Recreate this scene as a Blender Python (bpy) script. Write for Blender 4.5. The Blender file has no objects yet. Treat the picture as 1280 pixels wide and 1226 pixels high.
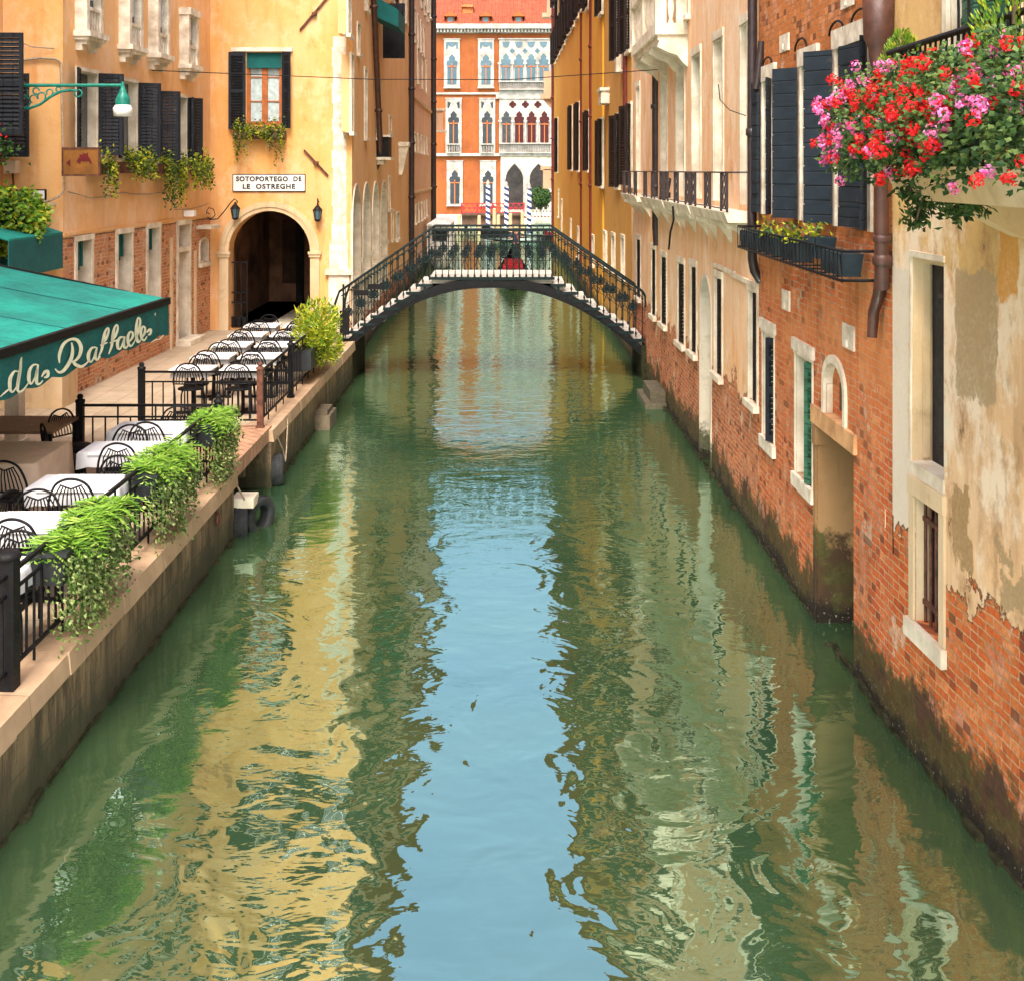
import bpy, math, random
from mathutils import Vector
sc = bpy.context.scene
COL = sc.collection
R = math.radians
random.seed(7)
H, HY, FP, CX = 4.8, 213.0, 1600.0, 640.0      # eye height, horizon row, focal length in px, centre column

# ------------------------------------------------------------------ objects
def empty(name, loc=(0, 0, 0), rz=0.0):
    o = bpy.data.objects.new(name, None); COL.objects.link(o)
    o.empty_display_size = .2; o.location = loc; o.rotation_euler = (0, 0, rz)
    return o
def tag(o, label=None, cat=None, group=None, kind=None):
    if label: o['label'] = label
    if cat: o['category'] = cat
    if group: o['group'] = group
    if kind: o['kind'] = kind
    return o
def thing(name, label, cat, loc=(0, 0, 0), rz=0.0, group=None):
    return tag(empty(name, loc, rz), label, cat, group)
def copy_tree(o, parent=None):
    c = o.copy(); COL.objects.link(c); c.parent = parent
    for ch in list(o.children):
        copy_tree(ch, c)
    return c

class MB:
    """collects shapes and links them as one mesh object"""
    def __init__(s): s.v = []; s.f = []; s.m = []; s.cur = 0; s.sm = []; s.smooth = False
    def add(s, vs, fs):
        b = len(s.v); s.v += [tuple(p) for p in vs]
        for f in fs:
            s.f.append(tuple(b + i for i in f)); s.m.append(s.cur); s.sm.append(s.smooth)
    def quad(s, a, b, c, d): s.add([a, b, c, d], [(0, 1, 2, 3)])
    def hexa(s, p):            # p: 4 bottom + 4 top
        s.add(p, [(3, 2, 1, 0), (4, 5, 6, 7), (0, 1, 5, 4), (1, 2, 6, 5), (2, 3, 7, 6), (3, 0, 4, 7)])
    def box(s, x0, x1, y0, y1, z0, z1):
        s.hexa([(x0, y0, z0), (x1, y0, z0), (x1, y1, z0), (x0, y1, z0), (x0, y0, z1), (x1, y0, z1), (x1, y1, z1), (x0, y1, z1)])
    def bar(s, a, b, w, t=None, up=(0, 0, 1)):
        a = Vector(a); b = Vector(b); t = t or w; d = (b - a).normalized(); u = Vector(up)
        if abs(d.dot(u)) > .95: u = Vector((0, 1, 0))
        x = d.cross(u).normalized() * w / 2; y = x.cross(d).normalized() * t / 2
        s.hexa([a - x - y, a + x - y, a + x + y, a - x + y, b - x - y, b + x - y, b + x + y, b - x + y])
    def tube(s, pts, r, n=6, cap=True):
        pts = [Vector(p) for p in pts]; k = len(pts)
        rr = r if isinstance(r, (list, tuple)) else [r] * k
        vs = []; old = s.smooth; s.smooth = True
        d = (pts[1] - pts[0]).normalized(); u = Vector((0, 0, 1))
        if abs(d.dot(u)) > .9: u = Vector((1, 0, 0))
        x = d.cross(u).normalized()
        for i, p in enumerate(pts):
            if i == 0: d = (pts[1] - p)
            elif i == k - 1: d = p - pts[i - 1]
            else: d = pts[i + 1] - pts[i - 1]
            d = d.normalized() if d.length > 1e-9 else Vector((0, 0, 1))
            x = (x - d * x.dot(d)); x = x.normalized() if x.length > 1e-6 else Vector((1, 0, 0)); y = d.cross(x)
            for j in range(n):
                a = 2 * math.pi * j / n
                vs.append(p + (x * math.cos(a) + y * math.sin(a)) * rr[i])
        fs = [(i * n + j, i * n + (j + 1) % n, (i + 1) * n + (j + 1) % n, (i + 1) * n + j) for i in range(k - 1) for j in range(n)]
        s.add(vs, fs)
        s.smooth = False
        if cap: s.add(vs[:n], [tuple(range(n - 1, -1, -1))]); s.add(vs[-n:], [tuple(range(n))])
        s.smooth = old
    def lathe(s, c, prof, n=12):
        c = Vector(c); vs = []; old = s.smooth; s.smooth = True
        for r, z in prof:
            for j in range(n):
                a = 2 * math.pi * j / n; vs.append((c.x + r * math.cos(a), c.y + r * math.sin(a), c.z + z))
        k = len(prof)
        fs = [(i * n + j, i * n + (j + 1) % n, (i + 1) * n + (j + 1) % n, (i + 1) * n + j) for i in range(k - 1) for j in range(n)]
        s.add(vs, fs); s.smooth = False
        s.add(vs[-n:], [tuple(range(n))]); s.add(vs[:n], [tuple(range(n - 1, -1, -1))]); s.smooth = old
    def prism(s, poly, ax, d):   # poly: 3D pts, extruded by vector d
        n = len(poly); d = Vector(d); vs = [Vector(p) for p in poly] + [Vector(p) + d for p in poly]
        s.add(vs, [tuple(range(n - 1, -1, -1)), tuple(range(n, 2 * n))] + [(i, (i + 1) % n, n + (i + 1) % n, n + i) for i in range(n)])
    def torus(s, c, R0, r, ax='y', n=20, m=8):
        vs = []; old = s.smooth; s.smooth = True
        for i in range(n):
            a = 2 * math.pi * i / n
            for j in range(m):
                b = 2 * math.pi * j / m; q = R0 + r * math.cos(b); w = r * math.sin(b)
                p = {'y': (q * math.cos(a), w, q * math.sin(a)), 'x': (w, q * math.cos(a), q * math.sin(a)), 'z': (q * math.cos(a), q * math.sin(a), w)}[ax]
                vs.append((c[0] + p[0], c[1] + p[1], c[2] + p[2]))
        s.add(vs, [(i * m + j, ((i + 1) % n) * m + j, ((i + 1) % n) * m + (j + 1) % m, i * m + (j + 1) % m) for i in range(n) for j in range(m)])
        s.smooth = old
    def leaf(s, p, d, w, nrm=None):
        """one folded leaf from p along d"""
        p = Vector(p); d = Vector(d); u = Vector(nrm) if nrm else Vector((random.uniform(-1, 1), random.uniform(-1, 1), random.uniform(-.2, 1)))
        x = d.cross(u)
        x = x.normalized() * w / 2 if x.length > 1e-6 else Vector((w / 2, 0, 0))
        dn = x.cross(d).normalized() * w * .22
        m = p + d * .5
        s.add([p, m + x - dn, p + d, m - x - dn, m + dn * .3], [(0, 1, 4), (1, 2, 4), (2, 3, 4), (3, 0, 4)])
    def build(s, name, mats, parent=None, loc=None):
        org = Vector(loc) if loc else Vector((0, 0, 0)); q = parent
        while q is not None:
            org += q.location; q = q.parent
        me = bpy.data.meshes.new(name)
        me.from_pydata([(v[0] - org.x, v[1] - org.y, v[2] - org.z) for v in s.v], [], s.f)
        if not isinstance(mats, (list, tuple)): mats = [mats]
        for m in mats: me.materials.append(m)
        me.polygons.foreach_set('material_index', s.m)
        me.polygons.foreach_set('use_smooth', s.sm)
        me.update()
        o = bpy.data.objects.new(name, me); COL.objects.link(o)
        if loc: o.location = loc
        if parent is not None: o.parent = parent
        return o

def at(px, py, Y): return Vector(((px - CX) * Y / FP, Y, H - (py - HY) * Y / FP))
def hit(A, B, px, py):
    """where the sight line through a photo pixel meets the vertical plane over ground line A-B"""
    k = (px - CX) / FP; ax, ay = A; bx, by = B; dx, dy = bx - ax, by - ay
    t = (k * ay - ax) / (dx - k * dy); Y = ay + t * dy
    return Vector((ax + t * dx, Y, H - (py - HY) * Y / FP))

# ------------------------------------------------------------------ materials
class N:
    def __init__(s, name):
        s.mat = bpy.data.materials.new(name); s.mat.use_nodes = True
        s.t = s.mat.node_tree; s.t.nodes.clear()
        s.out = s.t.nodes.new('ShaderNodeOutputMaterial')
    def n(s, ty, **kw):
        nd = s.t.nodes.new(ty)
        for k, v in kw.items(): setattr(nd, k, v)
        return nd
    def set(s, sock, v):
        if isinstance(v, bpy.types.NodeSocket): s.t.links.new(v, sock)
        elif isinstance(v, (tuple, list)) and len(v) == 3 and sock.type == 'RGBA': sock.default_value = (*v, 1)
        else: sock.default_value = v
    def math(s, op, a, b=0.0, c=None, clamp=False):
        m = s.n('ShaderNodeMath', operation=op, use_clamp=clamp); s.set(m.inputs[0], a); s.set(m.inputs[1], b)
        if c is not None: s.set(m.inputs[2], c)
        return m.outputs[0]
    def mix(s, f, a, b, mode='MIX'):
        m = s.n('ShaderNodeMix', data_type='RGBA', blend_type=mode)
        s.set(m.inputs[0], f); s.set(m.inputs[6], a); s.set(m.inputs[7], b); return m.outputs[2]
    def noise(s, vec, scale, detail=5, rough=.55, dist=0.0):
        m = s.n('ShaderNodeTexNoise'); s.set(m.inputs['Vector'], vec); m.inputs['Scale'].default_value = scale
        m.inputs['Detail'].default_value = detail; m.inputs['Roughness'].default_value = rough; m.inputs['Distortion'].default_value = dist
        return m.outputs['Fac']
    def remap(s, v, a, b, c=0.0, d=1.0):
        m = s.n('ShaderNodeMapRange'); s.set(m.inputs[0], v)
        for i, q in enumerate((a, b, c, d)): m.inputs[i + 1].default_value = q
        return m.outputs[0]
    def comb(s, x, y, z):
        m = s.n('ShaderNodeCombineXYZ'); s.set(m.inputs[0], x); s.set(m.inputs[1], y); s.set(m.inputs[2], z); return m.outputs[0]
    def pos(s):
        g = s.n('ShaderNodeNewGeometry'); sp = s.n('ShaderNodeSeparateXYZ'); s.t.links.new(g.outputs['Position'], sp.inputs[0])
        return g.outputs['Position'], sp.outputs[0], sp.outputs[1], sp.outputs[2]
    def obj(s):
        g = s.n('ShaderNodeTexCoord'); return g.outputs['Object']
    def bump(s, h, dist=1.0, strength=1.0):
        b = s.n('ShaderNodeBump'); s.set(b.inputs['Height'], h); b.inputs['Distance'].default_value = dist; b.inputs['Strength'].default_value = strength
        return b.outputs[0]
    def bsdf(s, col, rough=.8, nrm=None, spec=.3, metal=0.0, **kw):
        p = s.n('ShaderNodeBsdfPrincipled'); s.set(p.inputs['Base Color'], col); s.set(p.inputs['Roughness'], rough)
        s.set(p.inputs['Specular IOR Level'], spec); s.set(p.inputs['Metallic'], metal)
        if nrm is not None: s.set(p.inputs['Normal'], nrm)
        for k, v in kw.items(): s.set(p.inputs[k], v)
        s.t.links.new(p.outputs[0], s.out.inputs[0]); return p

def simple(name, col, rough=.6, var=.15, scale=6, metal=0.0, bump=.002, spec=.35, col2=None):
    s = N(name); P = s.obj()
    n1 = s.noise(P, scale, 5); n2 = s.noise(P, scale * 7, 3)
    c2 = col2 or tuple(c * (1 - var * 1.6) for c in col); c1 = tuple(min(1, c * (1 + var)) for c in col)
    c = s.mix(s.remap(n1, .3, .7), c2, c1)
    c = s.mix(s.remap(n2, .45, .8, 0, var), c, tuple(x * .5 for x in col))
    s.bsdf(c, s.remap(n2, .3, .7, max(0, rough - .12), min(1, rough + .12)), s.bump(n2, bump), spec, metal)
    return s.mat

BR1, BR2, BR3 = (.52, .115, .035), (.34, .07, .028), (.62, .22, .07)
def wallmat(name, c1, c2, stain, brick=None, amp=.7, algae=True, worn=.35, top=None, allbrick=False, b1=BR1, b2=BR2, b3=BR3, stn=.5,
            mortar=(.55, .42, .30), patch=None, rough=.9, bsize=(.25, .072), algz=.50, smear=False, blot=None):
    """plaster, with brick showing through below a ragged edge, stains and a green tide line"""
    s = N(name); P, x, y, z = s.pos()
    u = s.math('ADD', x, y)
    big = s.noise(P, .55, 5, .6); mid = s.noise(P, 2.3, 6, .62); fine = s.noise(P, 28, 4, .6)
    stv = s.comb(s.math('MULTIPLY', x, 2.6), s.math('MULTIPLY', y, 2.6), s.math('MULTIPLY', z, .35))
    streak = s.noise(stv, 1.6, 5, .6)
    col = s.mix(s.remap(big, .35, .65), c1, c2)
    if top: # different coat of paint above a height
        zz = s.math('ADD', z, s.math('MULTIPLY', mid, .05)); col = s.mix(s.remap(zz, top[0], top[0] + .02), col, s.mix(s.remap(mid, .35, .65), top[1], tuple(k * .8 for k in top[1])))
    col = s.mix(s.remap(streak, .50, .78, 0, stn), col, stain)
    col = s.mix(s.remap(mid, .56, .72, 0, worn), col, tuple(min(.85, k * 1.25 + .06) for k in c2))
    col = s.mix(s.remap(mid, .28, .42, worn, 0), col, tuple(k * .6 for k in stain))
    col = s.mix(s.remap(fine, .3, .75, .10, 0), col, (.25, .16, .08))
    hgt = s.math('ADD', s.math('MULTIPLY', fine, .003), s.math('MULTIPLY', mid, .012))
    if blot:
        nb = s.noise(s.comb(s.math('ADD', x, 5.0), y, s.math('MULTIPLY', z, .7)), 1.5, 7, .7); nc = s.noise(s.comb(x, s.math('ADD', y, 9.0), s.math('MULTIPLY', z, .6)), 2.6, 7, .72)
        col = s.mix(s.remap(nb, .50, .60, 0, blot), col, tuple(min(.84, k * .45 + q) for k, q in zip(c1, (.48, .44, .36))))
        col = s.mix(s.remap(nc, .55, .66, 0, blot), col, stain); col = s.mix(s.remap(nc, .665, .675, 0, blot), col, tuple(k * .55 for k in stain))
    if patch:
        for (pu0, pu1, pz0, pz1, pc, rag) in patch:   # repaired or bare patches with ragged edges
            uu = s.math('ADD', u, s.math('MULTIPLY', s.math('SUBTRACT', mid, .5), rag)); zz = s.math('ADD', z, s.math('MULTIPLY', s.math('SUBTRACT', mid, .5), rag * 2))
            k = s.math('MULTIPLY', s.math('MULTIPLY', s.remap(uu, pu0, pu0 + .02), s.remap(uu, pu1, pu1 + .02, 1, 0)), s.math('MULTIPLY', s.remap(zz, pz0, pz0 + .03), s.remap(zz, pz1, pz1 + .03, 1, 0)))
            col = s.mix(s.math('MULTIPLY', k, s.remap(fine, .2, .6, .6, 1)), col, pc)
    if brick is not None or allbrick:
        bt = s.n('ShaderNodeTexBrick'); bt.offset = .5
        wob = s.math('MULTIPLY', s.math('SUBTRACT', s.noise(P, 4.0, 4, .65), .5), .06)
        s.set(bt.inputs['Vector'], s.comb(s.math('ADD', u, wob), s.math('ADD', z, wob), 0.0))
        s.set(bt.inputs['Color1'], b1); s.set(bt.inputs['Color2'], b2); s.set(bt.inputs['Mortar'], mortar)
        bt.inputs['Scale'].default_value = 1; bt.inputs['Mortar Size'].default_value = .0085; bt.inputs['Mortar Smooth'].default_value = .25
        bt.inputs['Brick Width'].default_value = bsize[0]; bt.inputs['Row Height'].default_value = bsize[1]; bt.inputs['Bias'].default_value = -.15
        bt2 = s.n('ShaderNodeTexBrick'); bt2.offset = .5
        s.set(bt2.inputs['Vector'], s.comb(s.math('ADD', u, wob), s.math('ADD', z, wob), 0.0)); bt2.inputs['Scale'].default_value = 1
        bt2.inputs['Mortar Size'].default_value = 0; bt2.inputs['Brick Width'].default_value = bsize[0]; bt2.inputs['Row Height'].default_value = bsize[1]
        s.set(bt2.inputs['Color1'], (0, 0, 0)); s.set(bt2.inputs['Color2'], (1, 1, 1)); s.set(bt2.inputs['Mortar'], (0, 0, 0)); bt2.inputs['Bias'].default_value = 0
        mm = s.math('MULTIPLY', bt2.outputs['Color'], s.remap(mid, .4, .6))
        bc = s.mix(mm, bt.outputs['Color'], b3)
        bc = s.mix(s.remap(big, .45, .65, 0, .55), bc, tuple(k * .62 for k in b1))
        bc = s.mix(s.math('MULTIPLY', bt.outputs['Fac'], s.remap(mid, .36, .55, .35, 1)), bc, s.mix(s.remap(mid, .48, .62, 0, .75), mortar, tuple(k * .3 for k in mortar)))
        bc = s.mix(s.remap(mid, .56, .66, 0, .6), bc, (.68, .38, .26)); bc = s.mix(s.remap(s.noise(P, 1.9, 7, .72), .59, .63, 0, .8), bc, (.66, .52, .38))
        bn = s.noise(s.comb(s.math('FLOOR', s.math('DIVIDE', u, bsize[0] / 2)), s.math('FLOOR', s.math('DIVIDE', z, bsize[1])), 0.0), 3.7, 1)
        bc = s.mix(s.remap(bn, .60, .66, 0, .7), bc, (.09, .03, .018)); bc = s.mix(s.remap(bn, .40, .34, 0, .55), bc, (.78, .34, .14))
        bc = s.mix(s.remap(fine, .35, .65, .35, 0), bc, (.10, .04, .02))
        bh = s.math('ADD', s.math('MULTIPLY', bt.outputs['Fac'], -.018), s.math('MULTIPLY', s.math('ADD', fine, mid), .009))
        if smear: bc = s.mix(s.math('MULTIPLY', s.math('MULTIPLY', s.remap(s.noise(P, .8, 5, .6), .44, .56), s.remap(z, 1.9, 3.0)), .62), bc, s.mix(mid, (.52, .15, .05), (.74, .36, .13)))
        if smear: bc = s.mix(s.remap(streak, .5, .7, 0, .45), bc, (.30, .10, .04))
        if allbrick: col, hgt = bc, bh
        else:
            e = s.math('ADD', s.math('SUBTRACT', z, brick), s.math('MULTIPLY', s.math('SUBTRACT', s.noise(P, 1.3, 6, .65), .5), amp * 2))
            mk = s.remap(e, -.01, .01, 1, 0)
            edge = s.math('MULTIPLY', s.remap(e, -.035, -.005), s.remap(e, -.005, .015, 1, 0))
            col = s.mix(mk, col, bc); col = s.mix(s.math('MULTIPLY', edge, .75), col, (.05, .03, .02))
            hgt = s.math('ADD', s.math('MULTIPLY', mk, s.math('SUBTRACT', bh, .022)), s.math('MULTIPLY', s.math('SUBTRACT', 1.0, mk), hgt))
    if algae:
        n9 = s.noise(P, 8.0, 6, .72)
        w = s.math('ADD', s.math('ADD', z, s.math('MULTIPLY', s.math('SUBTRACT', s.noise(P, 1.5, 5, .6), .5), -1.1)), s.math('MULTIPLY', s.math('SUBTRACT', n9, .5), -1.1))
        w2 = s.math('ADD', z, s.math('ADD', s.math('MULTIPLY', s.math('SUBTRACT', mid, .5), -.5), s.math('MULTIPLY', s.math('SUBTRACT', n9, .5), -.5)))
        gr = s.mix(s.remap(n9, .35, .65), (.018, .026, .008), (.06, .062, .018)); gr = s.mix(s.remap(mid, .52, .60), gr, (.035, .02, .012))
        col = s.mix(s.remap(w, algz - .10, algz + .12, .92, 0), col, gr); hgt = s.math('ADD', hgt, s.math('MULTIPLY', s.remap(z, 0, .9, 1, 0), s.math('MULTIPLY', n9, .03)))
        col = s.mix(s.remap(w2, .08, .20, .93, 0), col, (.013, .011, .008)); col = s.mix(s.math('MULTIPLY', s.remap(fine, .62, .68), s.remap(z, .05, .35, .8, 0)), col, (.42, .36, .27))
    s.bsdf(col, rough, s.bump(hgt, 1.0), .2)
    return s.mat

def island(name, cols, rough=.55, trans=.0, spec=.25):
    """every leaf or petal takes its own shade"""
    s = N(name); g = s.n('ShaderNodeNewGeometry'); r = s.n('ShaderNodeValToRGB')
    s.t.links.new(g.outputs['Random Per Island'], r.inputs[0])
    el = r.color_ramp.elements
    while len(el) < len(cols): el.new(.5)
    for i, c in enumerate(cols): el[i].position = i / (len(cols) - 1); el[i].color = (*c, 1)
    p = s.bsdf(r.outputs[0], rough, None, spec)
    if trans:
        t = s.n('ShaderNodeBsdfTranslucent'); s.t.links.new(r.outputs[0], t.inputs[0]); m = s.n('ShaderNodeMixShader'); m.inputs[0].default_value = trans
        s.t.links.new(p.outputs[0], m.inputs[1]); s.t.links.new(t.outputs[0], m.inputs[2]); s.t.links.new(m.outputs[0], s.out.inputs[0])
    return s.mat

def glass(name, col=(.02, .025, .03), rough=.08):
    s = N(name); P = s.obj(); n = s.noise(P, 1.2, 3)
    s.bsdf(s.mix(n, col, tuple(c * 2.2 + .01 for c in col)), rough, s.bump(s.noise(P, 2.0, 2), .01), .6); return s.mat

def planks(name, col, w=.16, vert=True, rough=.7):
    s = N(name); P, x, y, z = s.pos()
    q = s.math('ADD', x, y) if vert else z
    fr = s.math('FRACT', s.math('DIVIDE', q, w)); ed = s.remap(s.math('ABSOLUTE', s.math('SUBTRACT', fr, .5)), .44, .49)
    n = s.noise(s.comb(s.math('MULTIPLY', x, 6.0), s.math('MULTIPLY', y, 6.0), s.math('MULTIPLY', z, 6.0)), 1.0, 6, .7)
    c = s.mix(s.remap(n, .3, .7), tuple(k * .6 for k in col), tuple(k * 1.35 for k in col)); c = s.mix(s.remap(n, .62, .75, 0, .5), c, (.16, .08, .04))
    c = s.mix(ed, c, tuple(k * .25 for k in col))
    s.bsdf(c, rough, s.bump(s.math('SUBTRACT', s.math('MULTIPLY', n, .003), s.math('MULTIPLY', ed, .006)), 1.0), .3); return s.mat

M = {}
M['ochre'] = wallmat('ochre_plaster', (.73, .43, .20), (.70, .36, .11), (.62, .24, .05), algae=False, worn=.15, stn=.7, blot=.28)
M['ochre_deep'] = wallmat('ochre_plaster_over_brick', (.80, .50, .27), (.76, .41, .16), (.64, .26, .06), blot=.35, brick=3.62, amp=.03, algae=False, worn=.15, stn=.45,
                          b1=(.60, .22, .09), b2=(.50, .16, .07), b3=(.70, .42, .22), mortar=(.70, .52, .34))
M['ochre_side'] = wallmat('ochre_canal_side', (.76, .49, .25), (.70, .40, .18), (.50, .26, .10), brick=1.0, amp=.5, worn=.2, stn=.5)
M['peach'] = wallmat('peach_plaster', (.74, .49, .33), (.66, .42, .27), (.46, .27, .15), algae=True, worn=.25, stn=.5)
M['cream'] = wallmat('cream_worn_plaster', (.76, .54, .34), (.70, .40, .18), (.40, .23, .11), blot=.85, brick=1.75, amp=.8, worn=.8, stn=.85,
                     top=(4.04, (.70, .45, .18)), patch=[(12.30, 12.98, 3.1, 4.05, (.40, .29, .16), .34), (12.75, 13.05, 1.9, 2.45, (.34, .22, .10), .5), (11.9, 12.3, 1.7, 2.1, (.36, .25, .13), .6), (13.90, 14.28, 1.7, 3.98, (.66, .59, .48), .36), (13.2, 13.6, 2.6, 3.2, (.74, .66, .50), .8), (12.0, 12.3, 3.9, 4.5, (.62, .30, .07), .2)], b1=(.62, .13, .03), b2=(.44, .07, .02), b3=(.72, .26, .07), mortar=(.60, .36, .18), algz=.55)
M['redbrick'] = wallmat('red_brick', (.62, .36, .22), (.60, .30, .15), (.4, .2, .1), allbrick=True, b1=(.68, .150, .038), b2=(.50, .075, .022), b3=(.74, .27, .09), mortar=(.62, .40, .24), smear=True)
M['redbrick_top'] = wallmat('orange_limewashed_brick', (.62, .24, .07), (.60, .22, .06), (.45, .13, .04), allbrick=True, b1=(.62, .20, .05), b2=(.55, .16, .04), b3=(.66, .26, .08), mortar=(.55, .24, .10), algae=False)
M['pink'] = wallmat('pink_plaster', (.80, .57, .38), (.78, .46, .25), (.64, .30, .08), blot=.5, brick=1.75, amp=.85, worn=.3, stn=.8, b1=(.64, .18, .06))
M['yellow'] = wallmat('yellow_ochre_paint', (.74, .36, .035), (.70, .30, .03), (.52, .21, .04), algae=True, worn=.10, stn=.25)
M['yellow_shaded'] = wallmat('shaded_yellow_ochre', (.64, .33, .07), (.58, .29, .08), (.36, .2, .08), algae=True, worn=.25, stn=.45)  # yellow ochre with this face's shade mixed into the colour; streaks are stains
M['palazzo'] = wallmat('orange_palace_plaster', (.28, .078, .018), (.21, .052, .013), (.33, .12, .045), algae=False, worn=.3, stn=.4)
M['stone'] = simple('istrian_stone', (.68, .62, .50), .75, .18, 3, bump=.004, col2=(.46, .38, .27))
M['stone_white'] = simple('white_stone', (.68, .63, .53), .7, .25, 5, bump=.005, col2=(.44, .36, .26))
M['stone_tan'] = wallmat('tan_jamb_stone', (.34, .20, .09), (.25, .14, .06), (.10, .055, .025), algae=True, worn=.3, stn=.9, algz=.85)
M['stone_grey'] = wallmat('grey_jamb_stone', (.62, .57, .48), (.52, .45, .34), (.26, .20, .13), algae=True, worn=.4, stn=.7)
M['palace_stone'] = simple('palace_white_stone', (.36, .34, .31), .7, .2, 1.8, col2=(.20, .18, .15))
M['stone_warm'] = wallmat('warm_stone', (.66, .52, .34), (.55, .38, .20), (.30, .20, .10), algae=True, worn=.4, stn=.6)
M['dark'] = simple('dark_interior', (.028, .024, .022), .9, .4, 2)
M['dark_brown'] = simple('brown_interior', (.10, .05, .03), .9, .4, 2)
M['iron'] = simple('black_iron', (.007, .007, .008), .6, .3, 9, metal=0, spec=.18)
M['iron_green'] = simple('green_black_iron', (.008, .017, .018), .6, .3, 14, metal=0, spec=.18)
M['rust'] = simple('rusty_iron', (.13, .05, .03), .7, .4, 12, metal=.2)
M['shut'] = planks('blue_black_shutter', (.010, .013, .019))
M['shut_b'] = planks('blue_black_boards', (.010, .018, .027), .145, False)
M['shut_brown'] = planks('brown_black_shutter', (.015, .008, .007), .05, False)
M['shut_green'] = planks('green_shutter', (.035, .12, .07), .12, False)
M['shut_pale'] = simple('pale_grey_shutter', (.50, .50, .47), .7, .2, 3)
M['shut_blue'] = simple('light_blue_shutter', (.16, .30, .36), .6, .2, 3)
M['glass'] = glass('window_glass')
M['glass_b'] = glass('pale_window_glass', (.035, .07, .09), .15)
M['wood'] = simple('orange_wood', (.40, .12, .03), .5, .2, 8)
M['curtain'] = simple('pale_curtain', (.45, .55, .55), .9, .2, 9)
M['teal'] = simple('teal_paint', (.01, .20, .15), .4, .25, 10)
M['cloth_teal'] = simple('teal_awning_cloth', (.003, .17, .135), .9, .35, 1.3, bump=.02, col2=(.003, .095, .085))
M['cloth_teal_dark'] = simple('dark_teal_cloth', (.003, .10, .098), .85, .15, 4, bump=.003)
M['letter'] = simple('cream_lettering', (.78, .80, .60), .8, .1, 9)
M['white'] = simple('white_cloth', (.56, .56, .58), .85, .05, 3, bump=.003)
M['beige_cloth'] = simple('beige_cloth', (.62, .47, .34), .85, .08, 3, bump=.003)
M['white_paint'] = simple('white_paint', (.78, .77, .74), .6, .06, 5)
M['pipe_brown'] = simple('brown_downpipe', (.075, .030, .022), .45, .3, 7, spec=.5)
M['pipe_red'] = simple('red_downpipe', (.15, .025, .014), .5, .25, 7)
M['pipe_black'] = simple('black_downpipe', (.03, .02, .022), .45, .3, 7, spec=.5)
M['sign_brown'] = simple('brown_sign', (.24, .095, .015), .6, .25, 3)
M['red'] = simple('dark_red_paint', (.30, .012, .02), .6, .2, 5)
M['redcloth'] = simple('red_upholstery', (.24, .006, .010), .8, .2, 5)
M['text'] = simple('black_lettering', (.02, .02, .022), .7, .1, 9)
M['table_brown'] = simple('brown_table', (.20, .11, .065), .5, .2, 4)
M['blackbox'] = simple('black_plastic', (.015, .018, .022), .5, .2, 6, spec=.5)
M['bluepot'] = simple('blue_black_plastic', (.007, .018, .027), .5, .2, 6, spec=.5)
M['tyre'] = simple('tyre_rubber', (.022, .024, .026), .75, .4, 9)
M['mossy'] = simple('weathered_light_rubber', (.20, .22, .16), .8, .3, 9)
M['hullblack'] = simple('black_lacquer', (.008, .008, .010), .2, .1, 3, spec=.6)
M['roof'] = simple('terracotta', (.42, .085, .035), .85, .35, 5)
M['skin'] = simple('skin', (.55, .30, .20), .6, .05, 5)
M['planks'] = planks('landing_planks', (.36, .20, .12), .22)
M['wet_stone'] = simple('wet_footing_stone', (.030, .028, .016), .95, .5, 9, bump=.01, spec=.05, col2=(.012, .014, .006))
M['rope'] = simple('rope', (.35, .27, .18), .9, .2, 20)
M['trunk'] = simple('bark', (.10, .065, .04), .9, .3, 12)
M['fern'] = island('fern_green', [(.045, .13, .012), (.12, .27, .02), (.24, .42, .045), (.08, .19, .02), (.36, .50, .09)], trans=.3)
M['ivy'] = island('ivy_leaves', [(.04, .10, .015), (.16, .24, .06), (.42, .48, .20), (.07, .14, .02), (.25, .32, .10)], trans=.25)
M['lime'] = island('lime_foliage', [(.14, .20, .01), (.34, .38, .015), (.50, .50, .04), (.22, .28, .015)], trans=.3)
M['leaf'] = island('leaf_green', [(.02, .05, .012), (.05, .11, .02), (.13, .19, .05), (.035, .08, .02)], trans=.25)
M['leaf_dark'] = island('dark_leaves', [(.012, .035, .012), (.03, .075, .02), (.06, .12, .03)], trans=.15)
M['petal_red'] = island('red_petals', [(.50, .006, .010), (.66, .012, .018), (.74, .03, .02)], trans=.25)
M['petal_pink'] = island('pink_petals', [(.66, .05, .20), (.72, .16, .42), (.70, .30, .58), (.74, .04, .08)], trans=.25)

def stripemat():
    s = N('blue_white_spiral'); g = s.n('ShaderNodeTexCoord'); sp = s.n('ShaderNodeSeparateXYZ'); s.t.links.new(g.outputs['Object'], sp.inputs[0])
    an = s.math('DIVIDE', s.math('ARCTAN2', sp.outputs[1], sp.outputs[0]), 2 * math.pi)
    f = s.math('FRACT', s.math('ADD', an, s.math('MULTIPLY', sp.outputs[2], 2.1)))
    s.bsdf(s.mix(s.math('GREATER_THAN', f, .5), (.75, .75, .75), (.02, .03, .10)), .6); return s.mat
M['stripe'] = stripemat()

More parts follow.
